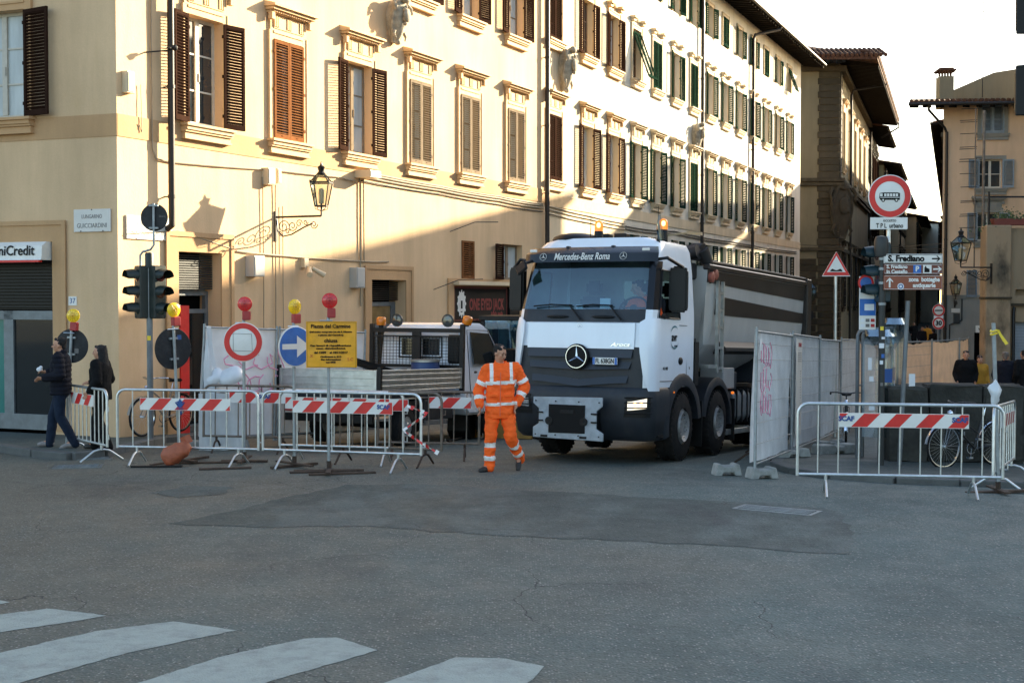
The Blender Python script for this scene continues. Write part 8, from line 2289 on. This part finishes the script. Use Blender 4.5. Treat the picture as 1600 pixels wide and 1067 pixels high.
def person(label, loc, rz, J, jacket=('navy_cloth',), trousers=('denim',), shoe='boot', hair='hair_black', hairstyle='short', voxel=.014, yaw=0.0, nod=0.0, scale=1.0, group=None,
           coat_len=.80, bulk=1.0, quilt=0.0, jb=None, tb=None, lean=0.0, rot=None, collar=True, skin='skin', shoes=True):
    t = thing('person', label, 'person', loc, rz, group, rot); t.scale = (scale,) * 3
    V = {k: Vector(v) for k, v in J.items()}
    hd = V['head']; cx, cy = V['chest'].x, V['chest'].y; hx, hy = V['hip'].x, V['hip'].y
    HM = Matrix.Translation(hd) @ Matrix.Rotation(yaw, 4, 'Z') @ Matrix.Rotation(nod, 4, 'X')
    b = MB()
    b.ell((0, .012, .035), (.076, .094, .088), 20, 14, M=HM); b.ell((0, -.018, -.028), (.060, .070, .078), 18, 12, M=HM); b.ell((0, -.045, -.075), (.036, .036, .030), 14, 10, M=HM)
    caps2 = lambda p, q, r0, r1: caps(b, HM @ Vector(p), HM @ Vector(q), r0, r1, 10)
    caps2((0, -.082, .018), (0, -.108, -.022), .010, .015); caps2((-.04, -.074, .030), (.04, -.074, .030), .013, .013)
    caps2((-.02, -.083, -.052), (.02, -.083, -.052), .009, .009)
    for s in (-1, 1): b.ell((s * .078, .01, -.005), (.012, .024, .034), 10, 8, M=HM); b.ell((s * .042, -.062, -.01), (.022, .02, .02), 10, 8, M=HM)
    chain(b, [HM @ Vector((0, .015, -.06)), V['chest'] + Vector((0, .02, .13))], [.052, .062])
    mid = (V['chest'] + V['hip']) / 2
    eloft(b, [(V['hip'] + Vector((0, 0, -.06)), .14, .10), (V['hip'] + Vector((0, 0, .05)), .165, .115), (mid, .145, .105), (V['chest'], .175, .115), (V['chest'] + Vector((0, .01, .12)), .13, .085)])
    for s in 'AB':
        chain(b, [V['sh' + s], V['el' + s], V['wr' + s]], [.052, .042, .028]); hand(b, V['wr' + s], V['el' + s], 1 if s == 'A' else -1, 1.0)
        chain(b, [V['hp' + s], V['kn' + s], V['an' + s]], [.082, .056, .038]); caps(b, V['an' + s] + Vector((0, 0, -.03)), V['an' + s] + V['to' + s] * .11 + Vector((0, 0, -.05)), .036, .03)
    put(fuse(b, 'body', skin, min(voxel, .010), 3), 'body', t)
    # jacket
    j = MB(); B = bulk
    eloft(j, [((hx, hy, coat_len), .195 * B, .15 * B), ((hx, hy, coat_len + .12), .190 * B, .148 * B), ((mid.x, mid.y, mid.z), .182 * B, .142 * B), ((cx, cy, V['chest'].z), .200 * B, .145 * B), ((cx, cy + .01, V['chest'].z + .10), .165 * B, .115 * B), ((cx, cy + .012, V['chest'].z + .155), .09 * B, .085 * B)])
    for s in 'AB':
        chain(j, [V['sh' + s], V['el' + s], V['wr' + s].lerp(V['el' + s], .10)], [.084 * B, .074 * B, .058 * B])
        caps(j, V['chest'] + Vector((0, 0, .09)), V['sh' + s], .08 * B, .082 * B)
    if collar:
        n = 16
        for i in range(n):
            a = 2 * pi * i / n; p = Vector((cx + cos(a) * .072, cy + .012 + sin(a) * .066, V['chest'].z + .165 + (.02 if sin(a) > 0 else -.012)))
            caps(j, p - Vector((0, 0, .03)), p + Vector((cos(a) * .008, sin(a) * .008, .028)), .018, .014, 8)
    jm = fuse(j, 'jacket', list(jacket), voxel, 4, .020 if voxel < .012 else .006, 8, jb)
    if quilt:
        for v in jm.vertices: v.co += v.normal * quilt * abs(sin(v.co.z * 42))
    put(jm, 'jacket', t)
    g = MB()
    eloft(g, [((hx, hy, V['hip'].z - .13), .15, .115), ((hx, hy, V['hip'].z + .02), .175, .13), ((hx, hy, V['hip'].z + .14), .16, .12)])
    for s in 'AB': chain(g, [V['hp' + s], V['kn' + s], V['an' + s].lerp(V['kn' + s], -.16)], [.105 * min(B, 1.1), .080 * min(B, 1.1), .068 * min(B, 1.1)])
    put(fuse(g, 'trousers', list(trousers), voxel, 4, .020 if voxel < .012 else .006, 7, tb), 'trousers', t)
    if shoes:
        for s in 'AB':
            k = MB(); an, to = V['an' + s], V['to' + s]
            caps(k, an + Vector((0, 0, .02)), an + Vector((0, 0, -.05)) - to * .02, .05, .044); caps(k, an - to * .03 + Vector((0, 0, -.06)), an + to * .13 + Vector((0, 0, -.065)), .042, .042); caps(k, an + to * .10 + Vector((0, 0, -.062)), an + to * .17 + Vector((0, 0, -.072)), .046, .036)
            put(fuse(k, 'shoe', shoe, .010, 3), 'shoe', t)
    h = MB()
    if hairstyle != 'bald':
        h.ell((0, .036, .052), (.081, .088, .080), 18, 12, M=HM)
        for i in range(22):
            a = i * 2.4; r = .06 + .02 * sin(i * 7); h.ell((cos(a) * r * .8, .03 + sin(a) * r, .088 + .012 * cos(i * 3)), (.026, .028, .022), 8, 6, M=HM)
        for s in (-1, 1): h.ell((s * .072, .018, .02), (.012, .026, .045), 8, 6, M=HM)
        h.ell((0, .075, -.01), (.062, .035, .065), 10, 8, M=HM)
        if hairstyle == 'long':
            for i in range(9):
                a = R(200 + i * 17.5 + 0) ; x, y = cos(a + pi) * .085, .03 + abs(sin(a)) * .075
                caps(h, HM @ Vector((x * .8, y * .9, .06)), HM @ Vector((x * 1.1, y + .02, -.22)), .040, .045)
        put(fuse(h, 'hair', hair, .010, 2, .006, 40), 'hair', t)
    for s in (-1, 1):
        MB().ell((s * .030, -.084, .008), (.013, .008, .007), 8, 6, M=HM).build('eye', 'eye_dark', t)
    if voxel < .012:
        MB().ell((0, -.0935, -.046), (.022, .006, .005), 8, 6, M=HM).build('mouth', 'lip', t)
        for s in (-1, 1): MB().ell((s * .032, -.090, .034), (.022, .007, .005), 8, 6, M=HM @ Matrix.Rotation(s * -.12, 4, 'Y')).build('eyebrow', hair, t)
    return t
def on_limb(c, p, q, t0, t1, r):
    p, q = Vector(p), Vector(q); d = q - p; u = (c - p).dot(d) / d.length_squared
    return t0 < u < t1 and (c - (p + d * u)).length < r
FW = Vector((0, -1, 0))
JW = dict(head=(.02, -.02, 1.675), chest=(.03, 0, 1.36), hip=(.015, 0, .93), shA=(-.155, .01, 1.45), shB=(.235, .01, 1.47), elA=(-.285, .02, 1.165), elB=(.375, .06, 1.20), wrA=(-.275, -.10, .93), wrB=(.255, -.06, .955),
          hpA=(-.08, 0, .90), hpB=(.11, 0, .90), knA=(-.125, -.09, .50), knB=(.165, -.10, .50), anA=(-.135, -.05, .105), anB=(.30, .22, .195), toA=(-.75, -.65, 0), toB=(-.10, -.70, -.65))
def jb(c):
    if on_limb(c, JW['shA'], JW['elA'], .58, .76, .11) or on_limb(c, JW['shB'], JW['elB'], .58, .76, .11): 
        if abs(c.x - .035) > .20: return 1
    if on_limb(c, JW['elA'], JW['wrA'], .42, .62, .10) or on_limb(c, JW['elB'], JW['wrB'], .36, .56, .10): return 1
    if -.19 < c.x < .255:
        zz = c.z - .05 * (c.x - .03)
        if 1.245 < zz < 1.295 or .945 < zz < .99: return 1
        if c.z > 1.29 and (abs(c.x + .105) < .024 or abs(c.x - .175) < .024): return 1
    return 0
def tbw(c):
    if c.x < .02 and (.355 < c.z < .42 or .165 < c.z < .23): return 1
    if c.x > .02 and (on_limb(c, JW['knB'], JW['anB'], .30, .46, .13) or on_limb(c, JW['knB'], JW['anB'], .70, .86, .13)): return 1
    return 0
wp = G(776, 736)
wk = person('person in orange high visibility suit walking across in front of the tipper truck', Vector((wp.x + .03, wp.y, wp.z)), R(3), JW, ('hi_vis', 'hi_vis_band'), ('hi_vis', 'hi_vis_band'), 'boot', voxel=.0105, yaw=R(44), nod=R(17), coat_len=.76, bulk=1.10, jb=jb, tb=tbw, scale=1.02)
MB().tube([(.022, -.165, 1.42), (.018, -.172, 1.2), (.014, -.176, .95), (.012, -.175, .80)], .006, 5).build('jacket_zip', 'sign_orange', wk)
for s, x in ((1, -.085), (1, .135)): MB().prism([(x - .07, 1.065), (x + .07, 1.075), (x + .068, 1.115), (x - .072, 1.105)], -.182, -.166, 'xz').build('pocket_flap', 'hi_vis', wk, bevel=.006)
# driver
JD = dict(head=(-.06, -.10, .68), chest=(0, 0, .36), hip=(0, .06, 0), shA=(-.17, 0, .45), shB=(.19, .0, .45), elA=(-.22, -.22, .22), elB=(.34, -.12, .20), wrA=(-.12, -.40, .30), wrB=(.20, -.36, .28), hpA=(-.10, 0, 0), hpB=(.10, 0, 0), knA=(-.12, -.42, .05), knB=(.12, -.42, .05), anA=(-.12, -.46, -.36), anB=(.12, -.46, -.36), toA=FW, toB=FW)
dm = TRM @ Vector((.62, 1.12, 2.12)); 
person('person in orange jacket at the steering wheel inside the tipper truck cab', dm, TR_RZ, JD, ('hi_vis', 'hi_vis_band'), ('hi_vis', 'hi_vis_band'), voxel=.014, yaw=R(-62), nod=R(12), coat_len=.0, shoes=True)
# two walkers on the left pavement
def stand_pose(h=1.75, step=.0, armA=(-.26, .02, .0), arm=0):
    return dict(head=(0, -.02, 1.63), chest=(0, 0, 1.34), hip=(0, 0, .94), shA=(-.18, 0, 1.44), shB=(.18, 0, 1.44), elA=(-.25, .06, 1.17), elB=(.25, .06, 1.17), wrA=(-.22, -.12, .98), wrB=(.22, -.10, .98),
                hpA=(-.09, 0, .91), hpB=(.09, 0, .91), knA=(-.10, -.04 - step * .55, .50), knB=(.10, -.02 + step * .15, .50), anA=(-.10, -step, .095 + (.02 if step else 0)), anB=(.10, step * 1.05, .105 + step * .12), toA=(0, -1, 0), toB=(0, -1, -.25 if step else 0))
P1 = stand_pose(step=.20); P1['elA'] = (-.24, .0, 1.17); P1['wrA'] = (-.16, -.25, 1.20); P1['wrB'] = (.18, -.22, 1.12)
pp = G(96, 699, .11); p_ = person('person in dark quilted jacket and jeans walking left holding a snack', pp, -pi / 2 + R(4), P1, ('navy_cloth',), ('denim',), 'shoe_grey', voxel=.012, bulk=1.04, coat_len=.86, quilt=.016)
sn = pp + Matrix.Rotation(-pi / 2 + R(4), 3, 'Z') @ Vector((-.15, -.37, 1.24)); tag(MB().ell((0, 0, 0), (.05, .035, .04), 12, 8).ell((.02, .01, .03), (.03, .03, .03), 10, 6).build('snack', 'paper', None, sn), 'small pale paper wrapped snack held by the walker', 'snack')
P2 = stand_pose(step=.15); P2['wrA'] = (-.12, -.24, 1.12)
person('person with long black hair in black jacket walking left behind the bent barrier', G(158, 703, .11), -pi / 2 + R(-8), P2, ('black_cloth',), ('black_cloth',), 'boot', hairstyle='long', voxel=.013, scale=.94, bulk=1.12, coat_len=.84)
# people behind the stone parapet
def gp_(x, y, up=.085): return Vector((x, y, gz(x, y) + up))
person('person in black coat facing the camera in front of the beige fence', gp_(11.72, 35.5), R(-12), stand_pose(), ('black_cloth',), ('black_cloth',), voxel=.018, bulk=1.15)
person('person in mustard jacket with dark scarf beside the person in black coat', gp_(12.35, 36.3), R(10), stand_pose(), ('mustard_cloth',), ('black_cloth',), voxel=.018, scale=.92, bulk=1.05, nod=R(10))
person('person with cropped grey hair in dark coat seen from behind by the plaster pillar', gp_(12.35, 34.4), R(150), stand_pose(), ('navy_cloth',), ('black_cloth',), hair='hair_grey', voxel=.018, bulk=1.2)
person('person in black hooded coat seen from behind next to the garage shutter', gp_(12.75, 34.2), R(195), stand_pose(), ('black_cloth',), ('black_cloth',), voxel=.018, scale=1.03, bulk=1.2)
# people far down the street
far = stand_pose(step=.15)
for k, (u, y, j, lab, a) in enumerate(((1441, 78, 'navy_cloth', 'tiny far person in navy jacket walking in the street below the direction boards', 10), (1449, 84, 'mustard_cloth', 'tiny far person in yellow jacket in the side street', 170), (1459, 72, 'black_cloth', 'dark far person close to the corner of the peach house', 190), (1428, 92, 'black_cloth', 'tiny far person in black on the left side of the street', 0), (1415, 98, 'navy_cloth', 'smallest far person in navy near the palace wall', 180))):
    x = (u - 800) / 2150 * y
    person(lab, gp_(x, y, 0), R(a), far, (j,), ('black_cloth',), voxel=.03, group='people far down the street')
